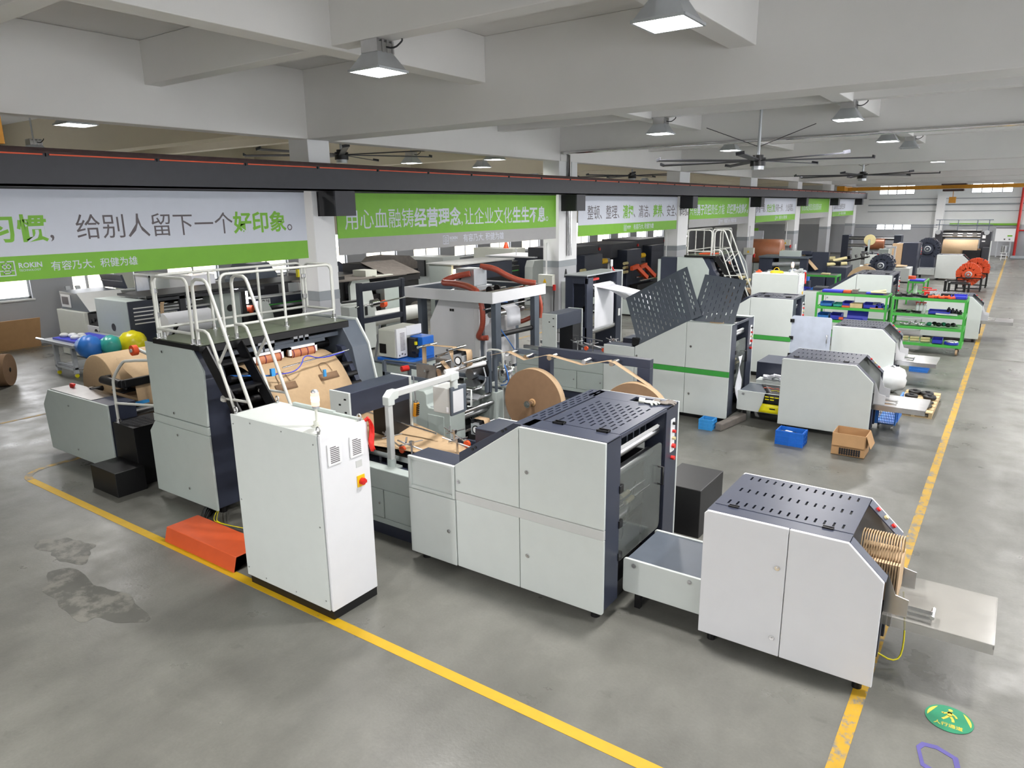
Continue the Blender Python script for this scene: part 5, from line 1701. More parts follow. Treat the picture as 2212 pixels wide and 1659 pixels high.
m = MB(); m.sheet([[(-3.75 + .06 * i + .42 * j / 4, 13.75 - .13 * i, .612) for j in range(5)] for i in range(5)] + [[(-3.5 + .42 * j / 4 - .01 * i, 13.085 - .005 * i, .59 - .06 * i) for j in range(5)] for i in range(4)], .004)
part('black_panel', m, 'black', t)
m = MB(); m.sheet([[(-3.53 + .42 * j / 4 - .02 * i, 13.065 - .006 * i, .41 - .055 * i) for j in range(5)] for i in range(4)], .004)
b = part('yellow_panel', m, 'lemon', t, label='yellow lower panel with a slot')
m = MB(); m.cbox((-3.34, 13.05, .33), (.1, .01, .02))
part('handle_slot', m, 'black', b)
m = MB()
for k in range(4): m.cbox((-3.42 + .06 * k, 13.3 + .05 * (k % 2), .617), (.07, .02, .004), (0, 0, .6))
for k in range(5): m.cbox((-3.45 + .09 * (k % 3), 13.06 + .012 * (k > 2) - .01, .55 - .05 * (k // 3)), (.07, .01, .018), (0, 0, .0))
part('printed_marks', m, 'lemon', t)
m = MB()
for k in range(5): m.cbox((-3.6 + .07 * k, 13.45 + .04 * (k % 2), .617), (.06, .03, .004), (0, 0, .7))
part('printed_marks', m, 'orange', t)
m = MB(); m.box(-4.0, 14.2, 0, -3.42, 15.0, .95)
solo('step_box', 'navy step box between the raised-cover unit and its delivery box', 'step box', m, 'navy', None, .008)
q = random.Random(12)
t = thing('paper_stack', 'white crumpled paper pieces on the far edge of the second-row bridge', 'papers', (-3.4, 13.9, .6))
m = MB()
m.box(-3.9, 13.86, .3, -3.2, 14.15, .66)
part('support', m, 'panel', t)
for k in range(5):
    m = MB(); m.cbox((-3.72 + .1 * k, 14.0, .7 + .02 * (k % 3)), (.16, .2, .06), (q.uniform(-.3, .3), q.uniform(-.3, .3), q.uniform(-1, 1)))
    part('paper_piece', m, 'paper', t, .015)
forming_table(-1.27, 6.97, 'forming table with orange wheels beside the white web frame, second row', False)
# canopy tower of the second row
t = thing('flexo_printing_tower', 'white printing tower under a square canopy frame with red-brown ducts', 'machine', (-10.5, 13.4, 0))
m = MB()
a, b, c, d = -11.82, 12.34, -9.21, 14.5
m.box(a, b, 1.98, c, b + .03, 2.23); m.box(a, d - .03, 1.98, c, d, 2.23); m.box(a, b + .03, 1.98, a + .03, d - .03, 2.23); m.box(c - .03, b + .03, 1.98, c, d - .03, 2.23)
part('canopy_frame', m, 'panelw', t, .006)
m = MB(); m.box(a + .03, b + .25, 2.0, c - .03, b + .33, 2.1); m.box(a + .03, d - .33, 2.0, c - .03, d - .25, 2.1); m.box(-11.1, b + .03, 2.0, -11.0, d - .03, 2.1); m.box(-10.2, b + .03, 1.98, -10.12, d - .03, 2.06); m.box(a + .03, b + .33, 1.98, -11.1, d - .33, 2.0)
part('canopy_beams', m, 'slate', t)
m = MB(); m.box(a + .03, b + .03, 1.99, a + .04, d - .03, 2.2); m.box(a + .04, d - .04, 1.99, c - .03, d - .03, 2.2); m.box(-11.0, b + .33, 1.97, -10.2, d - .33, 1.99)
part('canopy_lining', m, 'slate', t)
for x, y in ((-9.35, 12.46), (-9.35, 14.02), (-11.75, 12.7), (-11.75, 14.1)):
    m = MB(); m.box(x, y, 0, x + .13, y + .2, 1.98)
    part('leg', m, 'slate', t, .006)
m = MB(); m.prism([(-11.35, .1), (-10.0, .1), (-10.0, 1.96), (-11.03, 1.96), (-11.35, 1.42)], 'y', 12.68, 12.72)
o = part('front_panel', m, 'panelw', t, .008)
m = MB(); m.box(-10.72, 12.674, 1.68, -10.66, 12.68, 1.74); m.box(-10.65, 12.674, 1.68, -10.59, 12.68, 1.74)
part('socket_plate', m, 'black', o)
m = MB(); m.box(-10.0, 12.68, .1, -9.86, 12.72, 1.96)
part('front_strip', m, 'white', t, .006)
m = MB(); m.box(-11.2, 12.72, .15, -9.95, 12.95, 1.9); m.box(-11.2, 14.2, .15, -9.95, 14.4, 1.9)
part('side_frames', m, 'slate', t)
m = MB(); m.box(-10.0, 12.95, .6, -9.9, 14.2, 1.62)
part('drying_panel', m, 'panelw', t, .01)
m = MB(); m.box(-9.9, 13.0, .25, -9.86, 14.15, .6); m.box(-9.905, 13.2, 1.0, -9.885, 14.0, 1.5)
part('cover_plate', m, 'white', t, .01)
m = MB(); m.box(-10.9, 12.95, .1, -10.1, 14.2, .9)
part('gear_case', m, 'dark', t)
m = MB(); m.cyl((-9.6, 12.75, 1.66), (-9.6, 14.05, 1.66), .07, 16)
part('idler_roller', m, 'steel', t)
m = MB(); m.cyl((-9.45, 12.75, 1.2), (-9.3, 14.25, 1.22), .06, 14)
part('black_roller', m, 'black', t)
m = MB(); m.cyl((-9.55, 12.45, 1.82), (-9.35, 14.2, 1.88), .018, 8)
part('hanging_rod', m, 'chrome', t)
m = MB(); m.sheet([[(x, 13.3 + .55 * j / 3, z) for j in range(4)] for x, z in ((-9.75, 1.8), (-9.63, 1.76), (-9.53, 1.7), (-9.51, 1.55), (-9.51, 1.3))], .003)
part('white_web', m, 'paper', t)
m = MB(); m.tube([(-9.5, 13.3, 1.9), (-9.45, 12.9, 1.95), (-9.4, 12.6, 1.8), (-9.35, 12.75, 1.4), (-9.2, 13.0, 1.0), (-9.0, 13.2, .5)], .012, 6, 2)
part('air_tube', m, 'bluel', t)
m = MB()
for k in range(3): m.cyl((-10.9 + .35 * k, b + .3, 2.12), (-10.9 + .35 * k, d - .3, 2.12), .03, 10)
m.cyl((-9.55, b + .1, 2.15), (-9.55, d - .2, 2.18), .03, 10); m.cyl((-9.75, b + .2, 2.14), (-9.75, d - .2, 2.16), .025, 10)
part('canopy_rollers', m, 'chrome', t)
m = MB(); m.cyl((-9.9, b + .2, 2.1), (-9.9, d - .4, 2.12), .035, 10)
part('cream_roller', m, 'cream', t)
m = MB(); m.cyl((-9.95, 13.2, 2.16), (-9.95, 13.25, 2.16), .09, 18); m.cyl((-9.95, 13.5, 2.17), (-9.95, 13.55, 2.17), .09, 18)
part('black_discs', m, 'black', t)
m = MB(); m.box(-10.98, 13.25, 2.23, -10.42, 13.75, 2.62); m.box(-11.05, 13.2, 2.05, -10.3, 13.8, 2.23)
o = part('fan_box', m, 'alu', t, .008)
m = MB(); m.cyl((-10.85, 13.24, 2.4), (-10.85, 13.25, 2.4), .05, 14)
part('port', m, 'black', o)
part('duct', hose([(-10.5, 13.2, 2.52), (-10.9, 13.0, 2.44), (-11.1, 12.85, 2.3), (-10.6, 12.7, 2.34), (-10.0, 12.55, 2.3), (-9.75, 12.5, 2.2)], .075), 'hose', t, label='red-brown corrugated duct')
part('duct', hose([(-10.5, 13.6, 2.66), (-10.2, 13.75, 2.62), (-9.9, 13.9, 2.42), (-9.6, 14.05, 2.3), (-9.3, 14.2, 2.26)], .075), 'hose', t, label='red-brown corrugated duct')
part('duct', hose([(-9.65, 12.5, 1.98), (-9.6, 12.5, 1.7), (-9.66, 12.55, 1.4), (-9.85, 12.6, 1.16), (-9.85, 12.75, 1.1), (-9.7, 12.8, 1.12)], .065), 'hose', t, label='red-brown corrugated duct')
part('duct', hose([(-9.3, 14.3, 1.98), (-9.25, 14.35, 1.7), (-9.3, 14.35, 1.4)], .06), 'hose', t, label='red-brown corrugated duct')
part('duct', hose([(-9.8, 13.9, 1.28), (-9.55, 14.05, 1.36), (-9.4, 14.2, 1.45)], .06), 'hose', t, label='red-brown corrugated duct')
t = thing('web_frame', 'navy web frame carrying a wide white paper web beside the raised covers', 'machine', (-9.4, 17.2, 0))
m = MB(); m.box(-9.74, 16.3, 0, -9.5, 16.36, 2.25); m.box(-9.5, 16.3, 0, -9.08, 16.32, .9); m.box(-9.5, 16.3, 2.05, -9.08, 16.36, 2.25); m.box(-9.14, 16.3, 0, -9.08, 16.6, 2.2); m.box(-9.74, 16.6, 0, -9.08, 16.64, 2.2)
part('near_column', m, 'navy', t, .006)
m = MB(); m.box(-9.74, 18.0, 0, -9.08, 18.3, 2.25)
part('far_column', m, 'navy', t, .006)
m = MB(); m.box(-9.76, 18.3, 0, -9.06, 18.33, 2.28)
part('far_panel', m, 'panel', t, .004)
m = MB(); m.box(-9.76, 16.28, 2.25, -9.06, 18.3, 2.28)
part('top_plate', m, 'alu', t, .004)
m = MB()
for z, x, r in ((1.9, -9.2, .09), (1.7, -9.25, .07), (1.35, -9.3, .08), (.75, -9.2, .1)): m.cyl((x, 16.6, z), (x, 18.0, z), r, 16)
part('rollers', m, 'steel', t)
m = MB(); m.sheet([[(x, 16.75 + 1.1 * j / 5, z) for j in range(6)] for x, z in ((-9.28, 1.96), (-9.2, 2.0), (-9.1, 1.96), (-9.09, 1.5), (-9.09, .85), (-9.12, .72))], .003)
part('white_web', m, 'paper', t, label='wide white paper web')
m = MB(); m.sheet([[(-9.1 + 1.25 * i / 5, 16.85 + .95 * j / 4 + (.3 - .35 * j / 4) * i / 5, 1.93 - (.2 + .55 * (1 - abs(j - 2) / 2)) * i / 5) for j in range(5)] for i in range(6)], .003)
part('white_web', m, 'paper', t, label='white web fanning out to the right')
m = MB(); m.box(-9.3, 16.7, 2.1, -9.15, 17.1, 2.16)
part('red_cover', m, 'red', t, .01)
m = MB(); m.box(-9.07, 18.08, 1.0, -9.05, 18.2, 1.2)
part('switch_plate', m, 'white', t)
def beacon(x, y, z, lab, red=True):
    t = thing('signal_beacon', lab, 'beacon', (x, y, z), 'signal beacons on the machines')
    m = MB(); m.cyl((x, y, z), (x, y, z + .12), .015, 8)
    part('stem', m, 'white', t)
    m = MB(); m.cyl((x, y, z + .12), (x, y, z + .3), .035, 12)
    part('lens', m, 'white', t)
    if red:
        m = MB(); m.tube([(x + .02, y, z + .1), (x + .06, y, z + .02), (x + .08, y + .03, z)], .02, 6)
        part('red_ribbon', m, 'satin', t)
beacon(-9.2, 17.9, 2.28, 'white beacon with red ribbon on top of the white-web frame')
# ================================================================ rows three to five
u3 = bag_unit(-1.18, 11.4, 'bag forming unit with green stripe and open frosted end door, third row', 'greenstripe', 'closed', detail=False, K=18.1, x1=-5.03, x2=-5.9)
interior(u3, -1.18, 11.4, 18.1)
for c in list(u3.children):
    if c.name.startswith('end_door'):
        for g in list(c.children): bpy.data.objects.remove(g)
        bpy.data.objects.remove(c)
m = MB(); m.prism(rrect(-4.06, .5, -3.2, 1.52, .05, 5), 'y', 16.98, 17.0)
o = part('end_door', m, 'frost', u3, label='frosted end door swung open')
m = MB()
for z in (.6, 1.0, 1.4): m.box(-4.09, 16.96, z - .04, -4.0, 17.02, z + .04)
part('hinge', m, 'black', o)
m = MB(); m.tube([(-3.27, 16.98, .95), (-3.27, 16.94, .95), (-3.27, 16.94, 1.12), (-3.27, 16.98, 1.12)], .012, 8)
part('handle', m, 'steel', o)
output_box(-3.2, -1.9, 17.1, 18.3, 'plain grey-green delivery box behind the one with the white plastic bag', False, False)
bridge(-4.05, -3.22, 17.3, 18.0, .2, .57, 'conveyor bridge hidden behind the frosted door, third row')
u4 = bag_unit(-.11, 18.64, 'bag forming unit seen through the green racks, fourth row', 'panel', 'closed', detail=False)
interior(u4, -.11, 18.64)
output_box(-2.1, -.62, 24.47, 25.6, 'grey-green delivery box at the end of the right green rack, fourth row', False, False)
bridge(-2.97, -2.12, 24.6, 25.4, .2, .57, 'conveyor bridge behind the right green rack, fourth row')
forming_table(-.11, 18.64, 'forming table behind the white control cabinet, fourth row', False)
u5 = bag_unit(-1.45, 38.0, 'distant bag forming unit with a reel above it, fifth row', 'greenstripe', 'closed', detail=False)
interior(u5, -1.45, 38.0)
output_box(-3.45, -2.02, 43.9, 45.0, 'distant delivery box behind the red wheels, fifth row', False, False)
bridge(-4.3, -3.47, 44.0, 44.7, .25, .6, 'distant conveyor bridge, fifth row')
cab0 = next(o for o in COL.objects if o.name == 'electrical_cabinet')
def moved(root, dx, dy, lab):
    return copy_tree(root, root.location + Vector((dx, dy, 0)), lab)
moved(cab0, -.1, 18.3, 'white control cabinet with a coil of yellow hose on top, behind the third-row hood')
term0 = next(o for o in COL.objects if o.name == 'control_terminal')
moved(term0, .05, 18.64, 'grey operator terminal on its arm right of the far white control cabinet')
rib0 = next(o for o in COL.objects if o.name == 'red_ribbon')
copy_tree(rib0, rib0.location + Vector((-.1, 18.3, 0)), 'red satin ribbon hanging from the far white control cabinet')
m = MB()
for k in range(3): m.tube([(-6.0 + (.2 - .02 * k) * math.cos(a), 22.75 + (.14 - .015 * k) * math.sin(a), 1.97 + .018 * k) for a in [2 * PI * i / 20 for i in range(20)]], .014, 6, 0, True)
m.tube([(-6.1, 22.7, 2.0), (-6.05, 22.7, 2.12), (-5.95, 22.7, 2.12), (-5.9, 22.7, 2.0)], .01, 6, 2)
solo('hose_coil', 'coil of yellow hose lying on the far white control cabinet', 'hose', m, 'yellow')
m = MB(); m.box(-6.6, 22.6, 1.965, -6.45, 22.75, 2.0); m.cyl((-6.52, 22.67, 2.0), (-6.52, 22.67, 2.04), .04, 10)
solo('red_clamp', 'small red clamp on the left end of the far white control cabinet', 'clamp', m, 'rubber')
reel(-4.25, 27.2, 1.35, .55, .14, 'brown paper reel rising behind the fourth-row hood', 'kraft', 'kraftl')
reel(-6.9, 44.9, 2.0, .3, .1, 'small pale reel on a post above the distant fifth-row unit', 'cream', 'cream')
m = MB(); m.box(-4.35, 27.0, 0, -4.15, 27.15, 1.35); m.cyl((-4.25, 26.95, 1.35), (-4.25, 27.45, 1.35), .03, 10)
solo('reel_post', 'navy post carrying the reel behind the fourth-row hood', 'post', m, 'navy')
m = MB(); m.box(-6.95, 44.72, 0, -6.85, 44.88, 2.0); m.cyl((-6.9, 44.7, 2.0), (-6.9, 45.05, 2.0), .03, 10)
solo('reel_post', 'grey post carrying the small pale reel, fifth row', 'post', m, 'panelg')
# ---- things on the floor by the delivery boxes
def crate(x0, y0, x1, y1, z0, h, mat, lab, cat='crate', nm='plastic_crate', lid=False, ribs=True, grp='plastic crates on the floor'):
    t = thing(nm, lab, cat, ((x0 + x1) / 2, (y0 + y1) / 2, z0), grp)
    w = .012
    m = MB(); m.box(x0, y0, z0, x1, y1, z0 + w)
    m.box(x0, y0, z0 + w, x1, y0 + w, z0 + h); m.box(x0, y1 - w, z0 + w, x1, y1, z0 + h); m.box(x0, y0 + w, z0 + w, x0 + w, y1 - w, z0 + h); m.box(x1 - w, y0 + w, z0 + w, x1, y1 - w, z0 + h)
    part('shell', m, mat, t)
    m = MB()
    for z in (z0 + h - .03, z0 + h * .55, z0 + h * .2):
        m.box(x0 - .008, y0 - .008, z, x1 + .008, y0, z + .02); m.box(x1, y0 - .008, z, x1 + .008, y1 + .008, z + .02); m.box(x0 - .008, y1, z, x1 + .008, y1 + .008, z + .02); m.box(x0 - .008, y0, z, x0, y1, z + .02)
    n = max(3, int((x1 - x0) / .09))
    for k in range(n + 1):
        x = x0 + (x1 - x0) * k / n; m.box(x - .006, y0 - .01, z0, x + .006, y0, z0 + h)
    n = max(2, int((y1 - y0) / .09))
    for k in range(n + 1):
        y = y0 + (y1 - y0) * k / n; m.box(x1, y - .006, z0, x1 + .01, y + .006, z0 + h)
    if ribs: part('ribs', m, mat, t)
    return t
c = crate(-3.0, 12.08, -2.56, 12.38, 0, .25, 'blue', 'deep blue plastic crate with metal plates, left of the open carton')
t = thing('metal_plates', 'dark plates and white pieces lying in the deep blue crate', 'plates', (-2.78, 12.23, .012))
m = MB(); m.cbox((-2.85, 12.22, .16), (.2, .2, .02), (.2, .1, .3)); m.cbox((-2.7, 12.25, .17), (.16, .18, .02), (-.1, .15, -.2)); m.box(-2.95, 12.12, .012, -2.6, 12.34, .14)
part('dark_plate', m, 'dark', t)
m = MB(); m.cbox((-2.72, 12.16, .195), (.16, .05, .015), (0, 0, .2)); m.cbox((-2.84, 12.3, .19), (.12, .05, .015), (0, 0, -.3))
part('white_piece', m, 'white', t)
crate(-4.4, 12.18, -4.16, 12.42, 0, .2, 'cyan', 'small light blue crate under the edge of the raised-cover unit')
m = MB(); m.cbox((-3.98, 12.72, .07), (.13, .95, .14), (0, 0, -.18))
solo('timber_block', 'grey wooden block on the floor by the raised-cover unit', 'timber', m, 'timber', None, .02)
t = thing('carton_box', 'open brown cardboard carton with printed block in front of the delivery box', 'carton', (-1.85, 12.3, 0))
w = .008
m = MB(); m.box(-2.1, 12.06, 0, -1.6, 12.06 + w, .37); m.box(-2.1, 12.5 - w, 0, -1.6, 12.5, .37); m.box(-2.1, 12.06 + w, 0, -2.1 + w, 12.5 - w, .37); m.box(-1.6 - w, 12.06 + w, 0, -1.6, 12.5 - w, .37); m.box(-2.1, 12.06, 0, -1.6, 12.5, w)
part('body', m, 'card', t)
m = MB(); m.fbox((-1.6, 12.06, .37), (.35, -.05, -.9), (0, 1, 0), (1, 0, .3), 0, .22, .02, .42, 0, .006)
part('flap', m, 'card', t)
m = MB(); m.fbox((-2.1, 12.06, .37), (1, 0, 0), (0, -.15, -1), (0, -1, .1), .01, .49, 0, .2, .002, .008)
part('flap', m, 'card', t)
m = MB(); m.fbox((-2.1, 12.5, .37), (1, 0, 0), (0, .2, -1), (0, 1, .1), .01, .49, 0, .2, .002, .008)
part('flap', m, 'card', t)
m = MB()
for k in range(9): m.box(-1.98 + .036 * k, 12.052, .02, -1.98 + .036 * k + .026, 12.06, .13)
for k in range(3): m.box(-1.98, 12.05, .04 + .035 * k, -1.66, 12.0525, .048 + .035 * k)
part('printed_block', m, 'dark', t)
m = MB()
t = thing('parts_cart', 'blue wire-sided parts cart under the metal tray of the second delivery box', 'cart', (-1.55, 14.3, 0))
m = MB()
for k in range(12):
    x = -1.72 + .3 * k / 11; m.box(x - .004, 13.95, .1, x + .004, 13.96, .52)
for k in range(9): m.box(-1.72, 13.95, .1 + .05 * k, -1.42, 13.958, .108 + .05 * k)
for k in range(22):
    y = 13.95 + .8 * k / 21; m.box(-1.42, y - .004, .1, -1.412, y + .004, .52)
for k in range(9): m.box(-1.42, 13.95, .1 + .05 * k, -1.412, 14.75, .108 + .05 * k)
part('mesh_sides', m, 'bluel', t)
m = MB(); m.box(-1.72, 13.95, .1, -1.41, 14.76, .12); m.box(-1.43, 13.94, .1, -1.405, 14.0, .55); m.box(-1.43, 14.2, .1, -1.4, 14.76, .55); m.box(-1.74, 13.94, .1, -1.71, 13.97, .55)
part('frame', m, 'bluel', t)
for x, y in ((-1.68, 14.0), (-1.46, 14.0), (-1.46, 14.7), (-1.68, 14.7)):
    m = MB(); m.cyl((x - .015, y, .045), (x + .015, y, .045), .045, 14); m.box(x - .02, y - .02, .06, x + .02, y + .02, .1)
    part('caster', m, 'steel', t)
t = thing('wooden_pallet', 'pale wooden pallet by the aisle line with black wheels on it', 'pallet', (-1.2, 16.0, 0))
m = MB()
for k in range(7): m.box(-1.56, 15.12 + .26 * k, .1, -.93, 15.12 + .26 * k + .2, .12)
part('deck_boards', m, 'wood', t)
m = MB()
for x in (-1.56, -1.28, -.99): m.box(x, 15.12, .02, x + .06, 16.88, .1)
m.box(-1.56, 15.12, 0, -.93, 15.2, .02); m.box(-1.56, 16.8, 0, -.93, 16.88, .02)
part('stringers', m, 'wood', t)
q = random.Random(5)
for i, (x, y) in enumerate(((-1.38, 16.55), (-1.15, 16.5), (-1.08, 16.2), (-1.4, 16.15))):
    w_ = thing('black_wheel', 'black cast wheel lying flat in the pair of rows on the pallet', 'wheel', (x, y, .12), 'black wheels on the pallet')
    m = MB(); m.lathe([(.03, .13), (.11, .13), (.12, .15), (.12, .18), (.11, .2), (.03, .2), (.03, .13)], (x, y, 0), 'z', 20)
    part('rim', m, 'black', w_)
    m = MB(); m.cyl((x, y, .12), (x, y, .22), .04, 12)
    part('hub', m, 'dark', w_)
for i in range(5):
    for j in range(2):
        x, y = -1.45 + .1 * i, 15.35 + .3 * j
        m = MB(); m.tube([(x, y, .15), (x + .03, y + .12, .17), (x + .05, y + .2, .14)], .032, 8, 1)
        solo('black_casting', 'short black casting lying in rows on the near end of the pallet', 'casting', m, 'black', 'black castings on the pallet')
m = MB()
rows = []
for i in range(9):
    a = -PI / 2 + PI * i / 8
    rows.append([(-1.9 + .3 * math.cos(b) * max(.12, math.cos(a)) + .04 * math.sin(5 * b + i), 17.0 + .26 * math.sin(b) * max(.12, math.cos(a)), .29 + .28 * math.sin(a) + .02 * math.sin(3 * b + 2 * i)) for b in [2 * PI * k / 16 for k in range(17)]])
m.sheet(rows, .004)
solo('plastic_bag', 'full white plastic bag standing behind the second delivery tray', 'bag', m, 'bagplastic')
c = crate(-1.8, 19.4, -1.42, 19.95, 0, .2, 'bluel', 'mid blue crate of black parts under the third delivery tray')
for i in range(5):
    m = MB(); m.cyl((-1.74 + .07 * i, 19.5, .17), (-1.7 + .07 * i, 19.85, .2), .028, 10)
    solo('black_roller', 'black roller standing in the mid blue crate under the tray', 'roller', m, 'black', 'black rollers in the mid blue crate')
# ---- green parts racks
def rack(x0, x1, y0, y1, zs, lab, wheels=True):
    t = thing('parts_rack', lab, 'rack', ((x0 + x1) / 2, (y0 + y1) / 2, 0), 'green parts racks')
    p = .055
    m = MB()
    zb = .2 if wheels else .02
    for x in (x0, x1 - p):
        for y in (y0, y1 - p):
            m = MB(); m.box(x, y, zb, x + p, y + p, zs[-1])
            part('post', m, 'green', t, .004)
    for z in zs:
        m = MB(); m.box(x0 + p, y0, z - .07, x1 - p, y0 + .02, z); m.box(x0 + p, y1 - .02, z - .07, x1 - p, y1, z); m.box(x0, y0 + p, z - .07, x0 + .02, y1 - p, z); m.box(x1 - .02, y0 + p, z - .07, x1, y1 - p, z); m.box(x0 + .02, y0 + .02, z - .03, x1 - .02, y1 - .02, z - .015)
        part('shelf', m, 'green', t)
    m = MB(); m.box(x0 + .02, y0 + .02, zs[-1] - .015, x1 - .02, y1 - .02, zs[-1] - .002)
    part('rubber_mat', m, 'dark', t)
    if wheels:
        for x in (x0 + .1, x1 - .1):
            for y in (y0 + .1, y1 - .1):
                m = MB(); m.cyl((x - .025, y, .09), (x + .025, y, .09), .09, 18)
                o = part('caster', m, 'kraftl', t)
                m = MB(); m.cyl((x - .03, y, .09), (x + .03, y, .09), .05, 14); m.box(x - .035, y - .04, .14, x + .035, y + .04, .2)
                part('fork', m, 'rust', o)
    return t
RZ = [.27, .72, 1.06, 1.5]
rack(-2.66, -.9, 22.0, 22.9, RZ, 'right one of two green racks by the aisle, on orange-rimmed casters')
LZ = [.3, .72, 1.1, 1.5]
rack(-4.66, -2.78, 22.1, 22.9, LZ, 'left one of two green racks, behind the third delivery box')
def item(nm, lab, cat, mb, mat, grp): return solo(nm, lab, cat, mb, mat, grp, .004)
def bin_(x, y, z, w, d, h, mat, lab, grp='small plastic bins on the racks', tilt=0):
    t = MB()
    g = .008
    t.cbox((x + w / 2, y + d / 2, z + g / 2), (w, d, g)); t.cbox((x + w / 2, y + g / 2, z + h * .35), (w, g, h * .7)); t.cbox((x + w / 2, y + d - g / 2, z + h / 2), (w, g, h)); t.cbox((x + g / 2, y + d / 2, z + h / 2), (g, d, h)); t.cbox((x + w - g / 2, y + d / 2, z + h / 2), (g, d, h))
    t.cbox((x + w / 2, y + d / 2, z + h * .45), (w * .9, d * .9, .01))
    return solo('parts_bin', lab, 'bin', t, mat, grp)
def blk(x, y, z, w, d, h, mat, nm, lab, cat, rot=0, grp='loose items on the racks'):
    m = MB(); m.cbox((x + w / 2, y + d / 2, z + h / 2), (w, d, h), (0, 0, rot)); return solo(nm, lab, cat, m, mat, grp, .006)
zt = 1.5
blk(-4.55, 22.3, zt, .55, .3, .06, 'indigo', 'blue_lid', 'long blue tray on the top shelf of the left rack, left end', 'tray')
blk(-3.98, 22.3, zt, .2, .2, .07, 'orange', 'orange_box', 'orange box beside the long blue tray on the left rack', 'box')
blk(-3.75, 22.35, zt, .14, .16, .1, 'timber', 'tool_bag', 'brown tool bag on top of the left rack', 'bag')
blk(-3.38, 22.3, zt, .45, .22, .04, 'indigo', 'blue_lid', 'thin blue tray under cream bars on the left rack top', 'tray')
m = MB(); m.cyl((-3.2, 22.3, 1.57), (-2.95, 22.8, 1.57), .03, 12); m.cyl((-3.25, 22.25, 1.56), (-2.86, 22.3, 1.56), .03, 12)
item('cream_bar', 'cream rubber bars on the left rack top', 'bar', m, 'cream', 'loose items on the racks')
for x, w, h, mat, lab in ((-4.55, .32, .12, 'bluel', 'light blue bin at the left end of the second shelf, left rack'), (-4.2, .25, .1, 'teal', 'green and blue bin next to the light blue bin, left rack'), (-3.95, .25, .16, 'indigo', 'tall blue bin left of the tan box, left rack'), (-3.4, .38, .15, 'indigo', 'wide blue bin in the middle of the second shelf, left rack'), (-2.9, .1, .1, 'bluel', 'small blue bin at the right end of the second shelf, left rack'), (-3.08, .16, .13, 'indigo', 'blue bin behind the flat card, left rack')):
    bin_(x, 22.2, 1.1, w, .35, h, mat, lab)
blk(-3.95, 22.12, 1.1, .2, .1, .05, 'orange', 'orange_box', 'flat orange box at the front of the second shelf, left rack', 'box')
blk(-3.74, 22.14, 1.1, .32, .3, .13, 'wood', 'wooden_box', 'tan wooden box on the second shelf of the left rack', 'box')
blk(-3.22, 22.15, 1.1, .36, .3, .035, 'card', 'card_sheet', 'flat brown card pieces on the second shelf of the left rack', 'card')
blk(-3.2, 22.5, 1.1, .2, .2, .14, 'stripe', 'grey_box', 'grey box at the back of the second shelf, left rack', 'box')
bin_(-4.6, 22.2, .72, .3, .4, .16, 'bluel', 'light blue bin on the third shelf of the left rack'); bin_(-4.25, 22.2, .72, .3, .35, .18, 'indigo', 'dark blue bin beside the light blue one, third shelf')
blk(-3.95, 22.15, .72, .55, .3, .06, 'indigo', 'blue_lid', 'flat blue lid on the third shelf of the left rack', 'tray')
m = MB(); m.cbox((-3.55, 22.4, .87), (.55, .03, .28), (-.35, 0, 0))
item('blue_tray', 'dark blue tray leaning upright on the third shelf, left rack', 'tray', m, 'indigo', 'loose items on the racks')
blk(-4.0, 22.12, .74, .12, .1, .07, 'orange', 'orange_box', 'orange box behind the frosted door on the left rack', 'box')
# right rack
q = random.Random(21)
for k in range(7):
    m = MB(); x, y = -2.55 + .13 * k, 22.2 + q.uniform(0, .35); m.cbox((x, y, 1.53), (.16, .1, .05), (0, 0, q.uniform(-1, 1))); m.cyl((x, y, 1.5), (x + .05, y + .06, 1.58), .03, 8)
    item('black_clamp', 'black clamp part among the heap on the left end of the right rack top', 'clamp', m, 'black', 'black clamp parts on the right rack top')
for k in range(5):
    m = MB(); x, y = -1.75 + .12 * k, 22.15 + .12 * (k % 2); m.cbox((x, y, 1.53), (.14, .1, .05), (0, 0, k)); m.cyl((x, y, 1.52), (x + .04, y + .1, 1.56), .02, 8)
    item('red_clamp', 'red cast clamp on the right rack top', 'clamp', m, 'rubber', 'red clamps on the right rack top')
blk(-1.55, 22.45, zt, .3, .2, .1, 'dark', 'black_case', 'black case on the right rack top behind the red clamps', 'case')
m = MB(); m.cyl((-1.9, 22.6, 1.5), (-1.9, 22.6, 1.62), .07, 12); m.cbox((-1.85, 22.6, 1.66), (.35, .05, .03), (0, -.1, .1)); m.cbox((-1.9, 22.6, 1.72), (.22, .04, .03), (0, .1, .3))
item('red_vise', 'red bench fixture with a level arm on the right rack top', 'vise', m, 'red', 'loose items on the racks')
bin_(-1.3, 22.2, zt, .36, .4, .09, 'indigo', 'shallow blue bin at the right end of the right rack top')
for k in range(3):
    m = MB(); x = -2.06 + .09 * k; m.cyl((x, 22.3, 1.06), (x, 22.3, 1.28), .04, 12); m.cyl((x, 22.3, 1.28), (x, 22.3, 1.33), .018, 10)
    o = thing('spray_bottle', 'clear spray bottle with red trigger on the second shelf of the right rack', 'bottle', (x, 22.3, 1.06), 'spray bottles on the right rack')
    part('bottle', m, 'bagplastic', o)
    m = MB(); m.box(x - .05, 22.28, 1.33, x + .03, 22.32, 1.36); m.box(x - .04, 22.29, 1.28, x - .025, 22.31, 1.33)
    part('trigger', m, 'red', o)
bin_(-1.78, 22.2, 1.06, .5, .35, .1, 'indigo', 'long blue bin on the second shelf of the right rack')
m = MB(); m.cbox((-1.35, 22.2, 1.08), (.5, .22, .03), (0, .03, .1))
item('white_plate', 'white plate on the second shelf of the right rack', 'plate', m, 'white', 'loose items on the racks')
